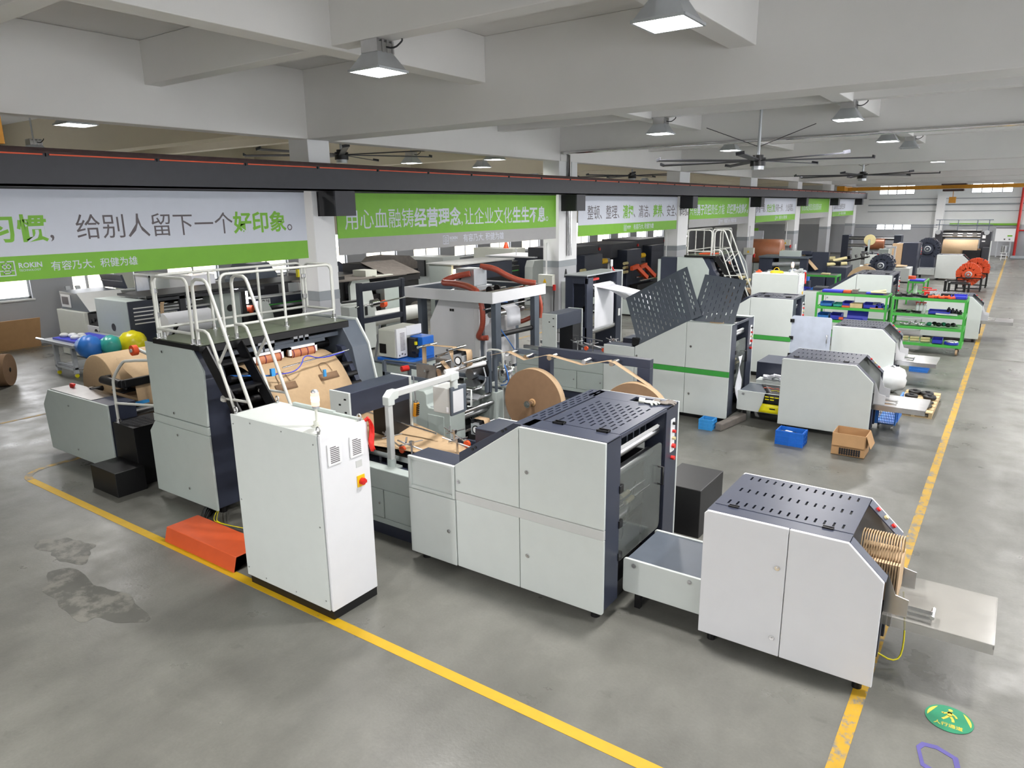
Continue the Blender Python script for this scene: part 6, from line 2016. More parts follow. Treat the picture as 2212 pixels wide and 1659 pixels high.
for k in range(4):
    m = MB(); m.cyl((-1.32 + .09 * k, 22.45, 1.06), (-1.32 + .09 * k, 22.45, 1.2 - .02 * k), .045, 12); m.cyl((-1.32 + .09 * k, 22.45, 1.2 - .02 * k), (-1.32 + .09 * k, 22.45, 1.24 - .02 * k), .025, 10)
    item('black_knob', 'black cylinder standing at the right end of the second shelf, right rack', 'cylinder', m, 'black', 'black cylinders on the right rack')
for k in range(5):
    m = MB(); m.cbox((-2.5 + .12 * k, 22.25 + .1 * (k % 2), 1.09), (.13, .09, .06), (0, 0, k * .7))
    item('black_bracket', 'black bracket on the left part of the second shelf, right rack', 'bracket', m, 'black', 'black brackets on the right rack')
for k in range(4):
    m = MB(); x = -2.3 + .2 * k; m.lathe([(.05, .73), (.14, .73), (.14, .76), (.05, .76), (.05, .73)], (x, 22.25 + .1 * (k % 2), .025 * (k % 2)), 'z', 20)
    item('chrome_disc', 'chrome disc lying on the third shelf of the right rack', 'disc', m, 'chrome', 'chrome discs on the third shelf')
for k in range(6):
    m = MB(); x = -1.72 + .11 * k; m.ball((x, 22.25 + .12 * (k % 2), .78), .07, 6, (1, .9, .8)); m.cyl((x, 22.2, .8), (x + .1, 22.3, .76), .015, 6)
    item('green_valve', 'dark green valve part heaped on the third shelf of the right rack', 'valve', m, 'signgreen' if k % 3 == 0 else 'black', 'green and black valves on the third shelf')
for k in range(6):
    m = MB(); m.cyl((-2.4 + .26 * (k % 3), 22.2, .31 + .07 * (k // 3)), (-2.18 + .26 * (k % 3), 22.25, .31 + .07 * (k // 3)), .035, 12)
    item('cream_roller', 'cream rubber roller stacked on the bottom shelf of the right rack', 'roller', m, 'cream', 'cream rollers on the bottom shelf')
bin_(-1.6, 22.15, .27, .24, .3, .14, 'indigo', 'blue bin with green cloth on the bottom shelf of the right rack')
m = MB(); m.lathe([(.0, .27), (.17, .27), (.17, .33), (0, .33)], (-1.15, 22.25, 0), 'z', 24, False)
item('blue_tub', 'round blue tub on the bottom shelf of the right rack', 'tub', m, 'indigo', 'loose items on the racks')
m = MB(); m.lathe([(.05, .335), (.16, .335), (.15, .36), (.05, .36), (.05, .335)], (-1.15, 22.25, 0), 'z', 24)
item('chrome_disc', 'bright disc lying in the round blue tub on the bottom shelf', 'disc', m, 'chrome', 'chrome discs on the third shelf')
# further green racks
rack(-7.3, -5.3, 28.2, 29.0, [.2, .8, 1.45], 'distant green rack behind the grey terminal, with blue bins on it', False)
for k in range(4): bin_(-7.1 + .45 * k, 28.35, .8, .36, .4, .14, 'indigo' if k % 2 else 'bluel', 'blue bin on the middle shelf of the distant green rack')
m = MB()
for k in range(5): m.ball((-7.0 + .12 * k, 28.5, 1.52 + .03 * (k % 2)), .1, 6, (1, 1, .7))
solo('cloth_heap', 'heap of blue and white cloth on the distant green rack', 'cloth', m, 'frost')
blk(-5.9, 28.4, 1.45, .3, .25, .05, 'cream', 'cream_bar', 'pale offcuts on the right end of the distant green rack', 'offcut')
rack(-3.45, -2.85, 32.5, 34.2, [.45, .95], 'small green rack with blue tray beyond the fourth-row unit', False)
blk(-3.4, 32.6, .95, .5, .6, .06, 'indigo', 'blue_tray', 'blue tray on the small green rack beyond the fourth row', 'tray')
m = MB(); m.cyl((-3.35, 32.9, 1.01), (-3.35, 32.9, 1.13), .14, 14)
solo('orange_tool', 'orange and white tool on the blue tray of the small green rack', 'tool', m, 'rubber')
m = MB(); m.cyl((-3.2, 33.0, .45), (-3.2, 33.0, .75), .07, 12); m.cyl((-3.2, 33.0, .75), (-3.2, 33.0, .82), .03, 10)
solo('white_jug', 'white jug on the lower shelf of the small green rack', 'jug', m, 'white')
# ================================================================ far end of the hall
def toothed(x, y, z, r, w, mat, lab, nm='toothed_drum', axis='y', grp='toothed drums on stands'):
    t = thing(nm, lab, 'drum', (x, y, z - r), grp)
    q = random.Random(int(x * 100 + y * 10))
    for k in range(26):
        a = 2 * PI * k / 26
        m = MB(); c = Vector((x + .72 * r * math.cos(a), y, z + .72 * r * math.sin(a)))
        for j in range(3):
            m.cbox((c.x, c.y + (j - 1) * w * .36, c.z), (r * .6 * q.uniform(.85, 1.15), w * .2, .09 * r / .5), (0, -a + q.uniform(-.25, .25), 0))
        part('paddle', m, mat, t)
    m = MB(); m.cyl((x, y - w * .6, z), (x, y + w * .6, z), r * .5, 20)
    part('drum_core', m, mat, t)
    m = MB(); m.cyl((x, y - w * .8, z), (x, y + w * .8, z), .05, 10); m.lathe([(r * .2, y - w * .62), (r * .3, y - w * .62), (r * .3, y - w * .6), (r * .2, y - w * .6)], (x, 0, z), 'y', 16)
    part('hub', m, 'alu', t)
    return t
toothed(-1.72, 39.4, .75, .5, .5, 'rubber', 'near red toothed drum on a black stand by the aisle')
toothed(-1.5, 41.2, .85, .52, .5, 'rubber', 'farther red toothed drum behind the near one by the aisle')
def stand(x0, x1, y0, y1, h, lab):
    t = thing('drum_stand', lab, 'stand', ((x0 + x1) / 2, (y0 + y1) / 2, 0), 'black drum stands')
    for x in (x0, x1):
        for y in (y0, y1):
            m = MB(); m.box(x - .03, y - .03, 0, x + .03, y + .03, h)
            part('leg', m, 'black', t)
    m = MB(); m.box(x0, y0 - .03, h - .05, x1, y0 + .03, h); m.box(x0, y1 - .03, h - .05, x1, y1 + .03, h); m.box(x0 - .03, y0, h - .05, x0 + .03, y1, h); m.box(x1 - .03, y0, h - .05, x1 + .03, y1, h); m.box(x0, y0 - .02, .1, x1, y0 + .02, .15)
    part('top_frame', m, 'black', t)
stand(-2.15, -1.2, 39.0, 39.9, .62, 'black stand under the near red drum')
stand(-1.95, -1.05, 40.8, 41.7, .7, 'black stand under the farther red drum')
stand(-2.5, -1.75, 37.6, 38.3, .55, 'empty black stand in front of the red drums')
stand(-2.3, -1.55, 36.8, 37.4, .55, 'empty black stand nearest the right green rack')
toothed(-5.1, 37.5, 1.2, .5, 1.0, 'navy', 'dark navy toothed drum above the fourth-row hood')
toothed(-4.2, 47.5, 1.45, .6, .8, 'navy', 'dark navy toothed drum behind the distant delivery box')
t = thing('drum_base', 'dark machine base with inclined chain under the navy drum', 'machine', (-6.0, 37.5, 0))
m = MB(); m.box(-7.6, 37.0, 0, -4.4, 38.2, .75)
part('base', m, 'navy', t, .01)
m = MB(); m.fbox((-8.6, 37.2, .8), (.88, 0, .22), (0, 1, 0), (-.22, 0, .88), 0, 3.3, 0, .5, 0, .08)
part('incline', m, 'black', t)
m = MB()
for k in range(14): m.fbox((-8.6 + .235 * k, 37.1, .9 + .06 * k), (.88, 0, .22), (0, 1, 0), (-.3, 0, .88), 0, .04, .1, .5, 0, .16)
part('chain_plates', m, 'dark', t)
m = MB(); m.box(-4.6, 47.0, 0, -3.8, 48.0, 1.0)
solo('drum_base', 'dark base under the drum behind the distant delivery box', 'machine', m, 'navy')
# big press with wide kraft roll
t = thing('printing_press', 'wide dark printing press with a large kraft roll at the end of the hall', 'machine', (-2.9, 53, 0))
m = MB(); m.box(-4.35, 52.2, 0, -3.95, 54.5, 2.25)
part('near_column', m, 'girder', t, .01)
m = MB(); m.box(-1.95, 52.2, 0, -1.4, 54.5, 2.25); m.box(-1.75, 51.4, 0, -1.4, 52.2, 1.35)
part('far_column', m, 'girder', t, .01)
m = MB(); m.box(-3.95, 52.6, 1.85, -1.95, 54.2, 2.3)
part('bridge', m, 'black', t)
m = MB()
for z, y in ((2.1, 52.5), (1.95, 52.4), (2.2, 52.9)): m.cyl((-3.95, y, z), (-1.95, y, z), .06, 12)
for x in (-3.4, -2.9, -2.4): m.box(x, 52.3, 2.0, x + .25, 52.6, 2.18)
part('rollers', m, 'steel', t)
m = MB(); m.box(-1.38, 51.5, 0, -1.34, 52.6, 1.7)
part('side_panel', m, 'panel', t)
m = MB(); m.cyl((-4.2, 52.1, 2.2), (-4.2, 52.2, 2.2), .14, 16); m.cyl((-1.65, 52.1, 2.2), (-1.65, 52.2, 2.2), .14, 16)
part('hand_wheels', m, 'alu', t)
m = MB(); m.box(-1.85, 52.19, 1.85, -1.68, 52.2, 2.05); m.box(-1.85, 52.19, 1.65, -1.68, 52.2, 1.72)
part('panel_plates', m, 'white', t)
m = MB(); m.box(-2.7, 50.9, 0, -1.8, 52.0, 1.2); m.box(-2.6, 50.85, .7, -1.9, 50.9, 1.1)
part('infeed', m, 'black', t)
m = MB()
for x in (-4.2, -3.2, -2.2, -1.6): m.tube([(x, 52.4, 2.3), (x, 52.4, 2.95)], .025, 6)
for z in (2.65, 2.95): m.tube([(-4.4, 52.4, z), (-1.4, 52.4, z)], .025, 6)
m.tube([(-9.0, 52.4, 2.5), (-4.3, 52.4, 2.5)], .02, 6); m.tube([(-9.0, 52.4, 2.62), (-4.3, 52.4, 2.62)], .02, 6)
part('platform_rail', m, 'slate', t)
t = thing('kraft_paper_roll', 'wide kraft roll lying across the far printing press', 'paper roll', (-2.9, 51.6, .7))
m = MB(); m.lathe([(0, -3.8), (.6, -3.8), (.6, -2.0), (0, -2.0)], (0, 51.6, 1.2), 'x', 36)
part('roll', m, 'kraftl', t)
m = MB(); m.cyl((-3.95, 51.6, 1.2), (-1.85, 51.6, 1.2), .07, 12)
part('core', m, 'kraftd', t)
t = thing('roll_stand', 'pair of dark trestles under the wide far kraft roll', 'stand', (-2.9, 51.6, 0))
for x in (-3.93, -1.87):
    m = MB(); m.box(x - .04, 51.3, 0, x + .04, 51.9, 1.13)
    part('trestle', m, 'girder', t)
def simple_unit(nm, lab, x0, x1, y0, y1, h, mat, extra=(), cat='machine', grp=None):
    t = thing(nm, lab, cat, ((x0 + x1) / 2, (y0 + y1) / 2, 0), grp)
    m = MB(); m.box(x0, y0, .06, x1, y1, h)
    part('housing', m, mat, t, .012)
    m = MB(); m.box(x0 + .05, y0 + .05, 0, x1 - .05, y1 - .05, .06)
    part('plinth', m, 'black', t)
    for nm2, mt, mb in extra: part(nm2, mb, mt, t)
    return t
def M(*boxes):
    m = MB()
    for b in boxes: m.box(*b)
    return m
def R(*cy):
    m = MB()
    for a, b, r in cy: m.cyl(a, b, r, 14)
    return m
# dark unwinder with brown roll by the left of the back wall
t = simple_unit('roll_unwinder', 'dark unwinder frame holding a dark brown roll in front of the back wall', -9.4, -9.0, 50.5, 51.5, 2.05, 'navy', (
    ('far_side', 'navy', M((-6.4, 50.5, .06, -6.0, 51.5, 2.05))), ('cross_beam', 'black', M((-9.0, 50.6, 1.75, -6.4, 51.0, 1.95), (-9.0, 50.7, .5, -6.4, 51.0, .7))),
    ('rollers', 'steel', R(((-9.0, 50.6, 1.4), (-6.4, 50.6, 1.4), .1), ((-9.0, 50.6, 1.85), (-6.4, 50.6, 1.85), .05), ((-9.0, 50.6, 1.15), (-6.4, 50.6, 1.15), .06)))))
m = MB(); m.cyl((-7.9, 50.4, 1.5), (-6.9, 50.4, 1.5), .3, 24)
part('brown_roll', m, 'copper', t)
simple_unit('machine_cabinet', 'tall grey side housing with pale board leaning inside, left of the far forming table', -8.9, -8.0, 33.9, 34.6, 1.95, 'panelg', (
    ('navy_frame', 'navy', M((-8.0, 33.9, .06, -6.9, 34.2, 1.05), (-8.0, 34.5, .06, -6.9, 34.7, 1.9), (-8.0, 34.2, 1.8, -7.6, 34.5, 1.95))),))
m = MB(); m.fbox((-8.0, 34.3, 1.75), (.7, -.1, -.72), (.25, .9, .1), (.7, 0, .7), 0, .9, 0, .28, 0, .02)
solo('board', 'pale wooden board leaning inside the tall grey side housing', 'board', m, 'kraftl')
simple_unit('machine_cabinet', 'navy pedestal with foam rollers on top beside the tall grey housing', -6.9, -6.1, 34.4, 35.4, 1.25, 'navy', (
    ('rollers', 'cream', R(((-6.95, 34.5, 1.36), (-6.2, 34.9, 1.4), .08), ((-6.8, 34.9, 1.5), (-6.3, 35.3, 1.62), .07))), ('arm', 'black', M((-7.0, 34.6, 1.3, -6.4, 34.8, 1.5)))))
t = simple_unit('forming_table', 'distant pale forming table with terminal post and red ribbon', -7.2, -4.4, 41.6, 42.9, .75, 'panel', (
    ('portal', 'panel', M((-7.2, 41.6, .75, -6.75, 41.7, 1.75), (-6.75, 41.65, 1.55, -6.6, 42.6, 1.75))), ('beam', 'navy', M((-6.75, 41.7, 1.5, -6.6, 42.6, 1.78))),
    ('terminal_post', 'white', M((-5.2, 41.55, .75, -5.12, 41.63, 1.85), (-5.6, 41.5, 1.75, -5.1, 41.6, 1.85))), ('terminal', 'panelg', M((-5.9, 41.5, 1.2, -5.45, 41.8, 1.7)))))
m = MB(); m.sheet([[(-6.6 + 2.0 * i / 5, 41.7 + .9 * j / 3, .82 + .04 * ((i + j) % 2)) for j in range(4)] for i in range(6)], .006)
part('paper_tube', m, 'kraftl', t)
m = MB(); m.box(-5.95, 41.48, 1.15, -5.88, 41.5, 1.45)
part('red_ribbon', m, 'satin', t)
simple_unit('machine_cabinet', 'navy cabinet with pale paper stack beside the distant terminal', -5.0, -4.3, 43.2, 44.4, 1.95, 'navy', (('paper_stack', 'kraftl', M((-5.5, 43.2, .8, -5.02, 43.6, 1.9))),))
simple_unit('web_frame', 'dark navy box frame with grey roller behind the white control cabinet', -9.7, -9.1, 33.6, 33.9, 1.65, 'navy', (
    ('far_side', 'navy', M((-7.9, 33.6, .06, -7.6, 33.9, 1.65))), ('top_plate', 'slate', M((-9.72, 33.55, 1.65, -7.58, 35.0, 1.72))), ('roller', 'alu', R(((-9.1, 33.7, 1.35), (-7.9, 33.7, 1.42), .1))), ('back', 'black', M((-9.7, 34.8, .06, -7.6, 34.9, 1.65)))))
simple_unit('machine_cabinet', 'low grey housing with a slanted top in front of the navy box frame', -8.3, -7.3, 31.2, 31.7, 1.1, 'panelg')
m = MB(); m.box(-7.25, 31.4, .9, -7.0, 31.7, 1.12)
solo('blue_box', 'small blue box beside the slanted grey housing', 'box', m, 'bluel')
m = MB(); m.box(-7.3, 31.35, 0, -6.95, 31.75, .9)
solo('machine_cabinet', 'narrow navy pedestal under the small blue box', 'pedestal', m, 'navy')
simple_unit('roller_stand', 'navy stand with cream foam rollers right of the navy box frame', -7.5, -6.3, 36.4, 37.0, 1.2, 'navy', (('rollers', 'cream', R(((-7.9, 36.3, 1.45), (-7.0, 36.5, 1.5), .1), ((-7.8, 36.5, 1.28), (-7.1, 36.6, 1.3), .08))),))
t = thing('wrapped_paper_roll', 'film-wrapped brown paper roll standing tall near the fourth pillar', 'paper roll', (-10.9, 38.5, .5))
m = MB(); m.lathe([(.12, -11.9), (.62, -11.9), (.62, -10.0), (.12, -10.0)], (0, 38.5, 1.65), 'x', 32)
part('roll', m, 'copper', t)
m = MB(); m.cyl((-11.95, 38.5, 1.65), (-9.95, 38.5, 1.65), .12, 14)
part('core', m, 'cream', t)
m = MB(); m.box(-11.9, 38.1, 0, -10.0, 38.9, 1.04)
solo('roll_support', 'grey block supporting the film-wrapped brown roll', 'support', m, 'panelg')
# wall pipes and fittings on the back wall
for k, (z, x0, x1, r, lab) in enumerate(((3.85, -10.5, 6.9, .05, 'grey pipe along the back wall, middle one'), (4.3, -10.5, 6.9, .025, 'thin cable run along the back wall, topmost'), (3.35, -10.5, 6.9, .02, 'thin cable run along the back wall, lowest'))):
    m = MB(); m.tube([(x0, 65.9, z), (x1, 65.9, z)], r, 8)
    solo('wall_pipe', lab, 'pipe', m, 'bandgrey')
m = MB(); m.box(-5.6, 65.4, 0, -5.05, 65.99, 4.5)
struct('pillar_back', m, 'pillarpaint')
m = MB(); m.box(-4.6, 65.85, 2.28, -.1, 65.99, 2.42)
solo('wall_stripe_board', 'narrow lime green board along the back wall at the aisle', 'board', m, 'lime')
t = thing('notice_board', 'white notice board on two posts against the back wall by the aisle', 'board', (-.9, 64.5, 0))
m = MB(); m.box(-1.5, 64.5, 1.15, -.3, 64.56, 2.15)
part('panel', m, 'white', t)
m = MB(); m.box(-1.5, 64.49, 2.08, -.3, 64.5, 2.15)
part('header', m, 'ink', t)
m = MB(); m.box(-.75, 64.485, 1.5, -.45, 64.5, 1.6)
part('green_text', m, 'lime', t)
m = MB(); m.box(-.95, 64.49, 1.25, -.85, 64.5, 1.35); m.box(-.65, 64.49, 1.25, -.55, 64.5, 1.35)
part('small_pictures', m, 'ink', t)
for x in (-1.3, -.5):
    m = MB(); m.box(x - .04, 64.56, 0, x + .04, 64.62, 2.1)
    part('post', m, 'alu', t)
m = MB(); m.tube([(-.2, 65.8, 0), (-.2, 65.8, 5.0)], .09, 10); m.tube([(-.2, 65.8, 1.9), (.5, 65.8, 1.9)], .05, 8)
solo('fire_pipe', 'red vertical fire pipe on the back wall at the right edge', 'pipe', m, 'red')
t = thing('hydrant_pot', 'steel pot on a white wire stool at the far end of the aisle line', 'pot', (-.75, 61, 0))
m = MB(); m.cyl((-.75, 61, .55), (-.75, 61, 1.0), .22, 18)
part('pot', m, 'steel', t)
m = MB()
for k in range(4):
    a = PI / 4 + PI / 2 * k; m.tube([(-.75 + .2 * math.cos(a), 61 + .2 * math.sin(a), 0), (-.75 + .18 * math.cos(a), 61 + .18 * math.sin(a), .55)], .025, 6)
for z in (.15, .35, .53): m.tube([(-.75 + .22 * math.cos(a), 61 + .22 * math.sin(a), z) for a in [2 * PI * i / 12 for i in range(12)]], .018, 6, 0, True)
part('stool', m, 'white', t)
m = MB(); m.box(-.4, 62.5, .02, 4, 65, .1)
solo('floor_plinth', 'low grey concrete step at the back wall in the aisle', 'step', m, 'bandgrey')
# fittings on pillars
def power_box(x0, y, z, lab, w=.5, h=.34):
    t = thing('power_box', lab, 'power box', (x0 + w / 2, y, z), 'power boxes on the pillars')
    m = MB(); m.box(x0, y - .18, z, x0 + w, y, z + h)
    part('case', m, 'beige', t, .01)
    m = MB(); m.prism([(x0 + w * .35, z + h * .3), (x0 + w * .6, z + h * .3), (x0 + w * .475, z + h * .68)], 'y', y - .184, y - .18)
    b = part('warning_sign', m, 'yellow', t, label='yellow warning triangle')
    m = MB(); m.tube([(x0 + w * .45, y - .06, z + h), (x0 + w * .45, y - .06, 3.0)], .025, 8)
    part('conduit', m, 'white', t)
    m = MB(); m.cyl((x0 + w + .02, y - .1, z - .12), (x0 + w + .02, y - .1, z + .05), .05, 10)
    part('red_plug', m, 'red', t)
    m = MB(); m.tube([(x0 + w + .02, y - .1, z - .12), (x0 + w, y - .1, z - .6), (x0 + w + .02, y - .1, z - 1.2)], .015, 6, 1)
    part('cable', m, 'black', t)
power_box(-11.72, 18.2, 1.72, 'beige power box with yellow warning triangle on the third pillar')
power_box(-11.75, 27.2, 1.6, 'beige power box on the pillar left of the far stair platform')
power_box(-11.2, 36.2, 1.6, 'beige power box on the pillar beyond the far stair platform')
power_box(-11.75, 45.2, 1.6, 'small distant beige power box on the sixth pillar')
t = thing('switch_cabinet', 'grey-green switch cabinet on the side of the third pillar', 'cabinet', (-11.1, 18.7, 1.0))
m = MB(); m.box(-11.1, 18.35, .95, -10.9, 19.0, 1.85)
part('case', m, 'panel', t, .01)
m = MB(); m.box(-10.9, 18.5, 1.6, -10.88, 18.62, 1.75)
part('handle', m, 'black', t)
m = MB(); m.tube([(-10.9, 18.95, 1.6), (-10.7, 19.05, 1.7), (-10.5, 18.8, 1.85), (-10.2, 18.2, 1.8)], .02, 6, 2)
part('cable', m, 'black', t)
m = MB(); m.prism([(18.5, 1.95), (18.7, 1.95), (18.62, 2.2), (18.58, 2.2)], 'x', -11.098, -11.09)
solo('arrow_sticker', 'small black arrow sticker on the third pillar', 'sticker', m, 'black')
t = thing('wall_board', 'framed lilac-white poster board under the green banner by the fourth pillar', 'board', (-12.2, 36.9, 1.4))
m = MB(); m.box(-13.2, 41.0, 1.3, -11.7, 41.05, 2.6)
part('panel', m, 'bannerw', t)
m = MB(); m.box(-13.2, 40.99, 2.6, -12.0, 41.04, 2.75)
part('header', m, 'lime', t)
for x in (-13.1, -11.8):
    m = MB(); m.box(x, 41.05, 0, x + .06, 41.1, 2.6)
    part('post', m, 'alu', t)
# ================================================================ left bay: machine lines along the windows
# -- big machine end nearest the camera
t = thing('tube_machine', 'cream-sided machine with small screen and dark sloping hood, leftmost by the windows', 'machine', (-21.5, 9.8, 0))
m = MB(); m.box(-22.75, 9.2, .02, -21.1, 10.5, 1.33)
part('side_housing', m, 'beige', t, .012)
m = MB(); m.prism([(-22.65, 1.33), (-20.95, 1.33), (-21.6, 1.82), (-22.65, 1.85)], 'y', 9.3, 10.5)
part('hood', m, 'slate', t, .01)
m = MB(); m.fbox((-20.95, 9.3, 1.345), (-.8, 0, .6), (0, 1, 0), (.6, 0, .8), 0, .8, 0, 1.2, 0, .012)
part('sloped_lid', m, 'stripe', t)
m = MB(); m.box(-22.55, 9.28, 1.4, -22.0, 9.3, 1.76)
o = part('control_screen', m, 'panelw', t, .006)
m = MB(); m.box(-22.48, 9.272, 1.48, -22.1, 9.28, 1.7)
part('display', m, 'ink', o)
m = MB(); m.cbox((-22.1, 10.6, 2.05), (1.3, .06, .42), (.25, 0, 0)); m.cbox((-22.1, 10.56, 2.05), (1.3, .03, .03), (.25, 0, 0))
part('open_lid', m, 'navy', t, .006)
m = MB(); m.box(-21.1, 9.3, .95, -20.2, 10.3, 1.3)
for k in range(4): m.cyl((-20.9 + .2 * k, 9.25, 1.1 + .05 * (k % 2)), (-20.9 + .2 * k, 9.3, 1.1 + .05 * (k % 2)), .06, 12)
part('mechanism', m, 'dark', t)
m = MB(); m.box(-21.1, 9.24, .68, -20.2, 9.28, .98)
o = part('cross_plate', m, 'panelw', t, .006)
m = MB(); m.cyl((-20.6, 9.23, .82), (-20.6, 9.24, .82), .09, 18); m.cyl((-20.36, 9.23, .82), (-20.36, 9.24, .82), .09, 18)
part('holes', m, 'black', o)
m = MB(); m.box(-21.08, 9.5, .05, -20.2, 10.3, .66)
part('dark_recess', m, 'black', t)
m = MB(); m.box(-20.2, 9.13, .02, -18.5, 9.7, 1.8)
o = part('end_cabinet', m, 'panelg', t, .012)
m = MB(); m.cyl((-19.35, 9.12, 1.08), (-19.35, 9.13, 1.08), .1, 20)
part('hole', m, 'black', o)
m = MB(); m.cyl((-18.75, 9.02, .72), (-18.75, 9.13, .72), .05, 12); m.lathe([(.12, 9.04), (.16, 9.04), (.16, 9.08), (.12, 9.08), (.12, 9.04)], (-18.75, 0, .72), 'y', 20)
part('hand_wheel', m, 'dark', o)
m = MB(); m.box(-18.5, 9.13, .02, -18.46, 9.95, 1.8)
o = part('vented_side', m, 'navy', t)
m = MB()
for k in range(5): m.box(-18.46, 9.25, 1.2 + .1 * k, -18.455, 9.8, 1.23 + .1 * k)
part('vent_slots', m, 'white', o)
# -- long line of side panels along y
t = thing('tube_machine', 'long machine with dark side panels, green stripes and dial plates behind the stair tower rails', 'machine', (-19.2, 12.5, 0))
m = MB(); m.box(-20.2, 10.0, .02, -18.7, 15.2, 1.1)
part('bed', m, 'dark', t)
for a, b in ((10.0, 11.4), (13.0, 14.8)):
    m = MB(); m.box(-18.66, a, 1.19, -18.6, b, 1.45)
    o = part('side_panel', m, 'navy', t, .006)
    m = MB(); m.box(-18.6, a, 1.2, -18.59, b, 1.235)
    part('green_stripe', m, 'green', o)
    m = MB(); m.box(-18.6, a + .12, 1.26, -18.585, a + .5, 1.42)
    d = part('dial_plate', m, 'stripe', o)
    m = MB(); m.lathe([(.035, 0), (.055, 0), (.055, .004), (.035, .004), (.035, 0)], (-18.582, a + .25, 1.34), 'x', 18); m.box(-18.585, a + .37, 1.3, -18.58, a + .39, 1.39); m.box(-18.585, a + .43, 1.3, -18.58, a + .45, 1.39)
    m2 = part('dial', m, 'black', o)
    m = MB(); m.box(-18.9, a - .1, 1.45, -18.58, b + .1, 1.5)
    part('top_ledge', m, 'stripe', t)
m = MB(); m.box(-19.9, 11.5, .02, -18.5, 12.4, 1.8)
o = part('hole_cabinet', m, 'panelg', t, .012)
m = MB(); m.cyl((-18.5, 12.05, 1.3), (-18.49, 12.05, 1.3), .1, 18)
part('hole', m, 'black', o)
m = MB(); m.box(-18.6, 12.45, .2, -18.5, 12.6, 1.82); m.box(-20.0, 12.6, .3, -18.9, 13.0, 1.0)
part('dark_post', m, 'black', t)
m = MB(); m.box(-19.4, 12.62, 1.3, -18.9, 12.95, 1.75)
part('lit_tube', m, 'tubelit', t, label='bright work light behind the post')
m = MB(); m.cyl((-19.2, 12.62, 1.12), (-18.7, 12.95, 1.12), .14, 16)
part('orange_roll', m, 'rubber', t)
m = MB(); m.prism([(12.95, .2), (13.6, .2), (13.45, 1.05), (13.3, 1.35), (12.97, 1.4)], 'x', -18.55, -18.45)
part('curved_guard', m, 'panel', t, .01)
m = MB()
for x, z in ((-18.8, 1.62), (-19.2, 1.7), (-19.6, 1.66)): m.cyl((x, 10.0, z), (x, 11.4, z), .07, 14)
part('rollers', m, 'chrome', t)
m = MB(); m.cyl((-18.7, 10.7, 1.62), (-18.7, 10.95, 1.62), .11, 18)
part('white_roll', m, 'paper', t)
m = MB(); m.box(-19.9, 9.6, 1.84, -18.4, 17.2, 1.9)
part('cable_shelf', m, 'dark', t)
m = MB(); m.box(-18.48, 10.5, .6, -18.4, 10.66, 1.84); m.box(-18.46, 9.9, 1.74, -18.4, 13.2, 1.82)
part('shelf_frame', m, 'girder', t)
# -- white roll with orange band on its stand, in front of the line
t = thing('unwind_stand', 'black unwind stand with crossed arms holding a white roll and brown strip', 'stand', (-17.6, 9.9, 0))
m = MB(); m.fbox((-17.7, 9.7, .9), (.75, 0, -.66), (0, 1, 0), (.66, 0, .75), -.5, .5, 0, .06, -.05, .05); m.fbox((-17.7, 9.7, .9), (-.75, 0, -.66), (0, 1, 0), (.66, 0, -.75), -.5, .6, 0, .06, -.05, .05)
m.prism([(-17.5, .3), (-16.9, .3), (-17.4, .9)], 'y', 9.7, 9.76); m.box(-18.2, 9.6, 0, -16.9, 10.6, .3)
part('arms', m, 'black', t)
m = MB(); m.cyl((-17.75, 9.6, 1.2), (-17.75, 10.9, 1.2), .3, 26)
part('white_roll', m, 'paper', t)
m = MB(); m.sheet([[(-18.0 + .02 * i, 9.7 + .1 * j, 1.45 - .0 * i + .16 * i - (.02 * i * i)) for j in range(2)] for i in range(6)], .004)
part('brown_strip', m, 'kraftl', t)
# -- second line nearer the windows: cabinets and hoods
def hooded(x0, x1, y0, y1, h, lab, hood='slate', top=.5, body='dark'):
    t = thing('press_console', lab, 'machine', ((x0 + x1) / 2, (y0 + y1) / 2, 0), 'hooded consoles by the windows')
    m = MB(); m.box(x0, y0, .02, x1, y1, h)
    part('body', m, body, t, .01)
    m = MB(); m.prism([(y0, h), (y1, h), (y1, h + top * .5), (y0 + (y1 - y0) * .75, h + top), (y0 + (y1 - y0) * .3, h + top * .95), (y0, h + top * .3)], 'x', x0 + .05, x1 - .02)
    part('hood', m, hood, t, .01)
    return t
simple_unit('glass_door_cabinet', 'pale cabinet with framed glass door beside the window, left of the rails', -23.6, -22.4, 12.0, 12.6, 2.1, 'panel', (('glass', 'frost', M((-23.5, 11.98, 1.1, -22.7, 12.0, 2.0))), ('door_frame', 'slate', M((-23.55, 11.97, 2.0, -22.6, 12.0, 2.06), (-23.55, 11.97, 1.0, -23.5, 12.0, 2.06), (-22.65, 11.97, 1.0, -22.6, 12.0, 2.06)))))
simple_unit('machine_cabinet', 'white cabinet with a lit beacon right of the glass door cabinet', -22.2, -20.9, 12.4, 13.2, 2.1, 'panelw', (('beacon', 'lamplit', R(((-21.1, 12.5, 2.1), (-21.1, 12.5, 2.3), .05))),))
hooded(-22.6, -21.2, 14.6, 15.8, 1.5, 'console with raised dark hood on props behind the first guard rail', 'slate', .8, 'dark')
hooded(-22.8, -21.4, 17.2, 19.4, 1.4, 'console with wide blue-grey hood behind the ladder', 'navy', .7, 'dark')
hooded(-22.4, -20.6, 20.6, 22.4, 1.6, 'brown-grey hooded console left of the second pillar', 'timber', .55, 'dark')
simple_unit('machine_cabinet', 'pale small control box behind the ladder rail', -21.2, -20.6, 16.2, 16.6, 1.95, 'panel', (('screen', 'ink', M((-21.1, 16.18, 1.6, -20.7, 16.2, 1.88))),))
m = MB(); m.box(-19.3, 15.1, 1.9, -19.2, 15.2, 2.15)
solo('yellow_marker', 'yellow upright marker on the cable shelf behind the rails', 'marker', m, 'lemon')
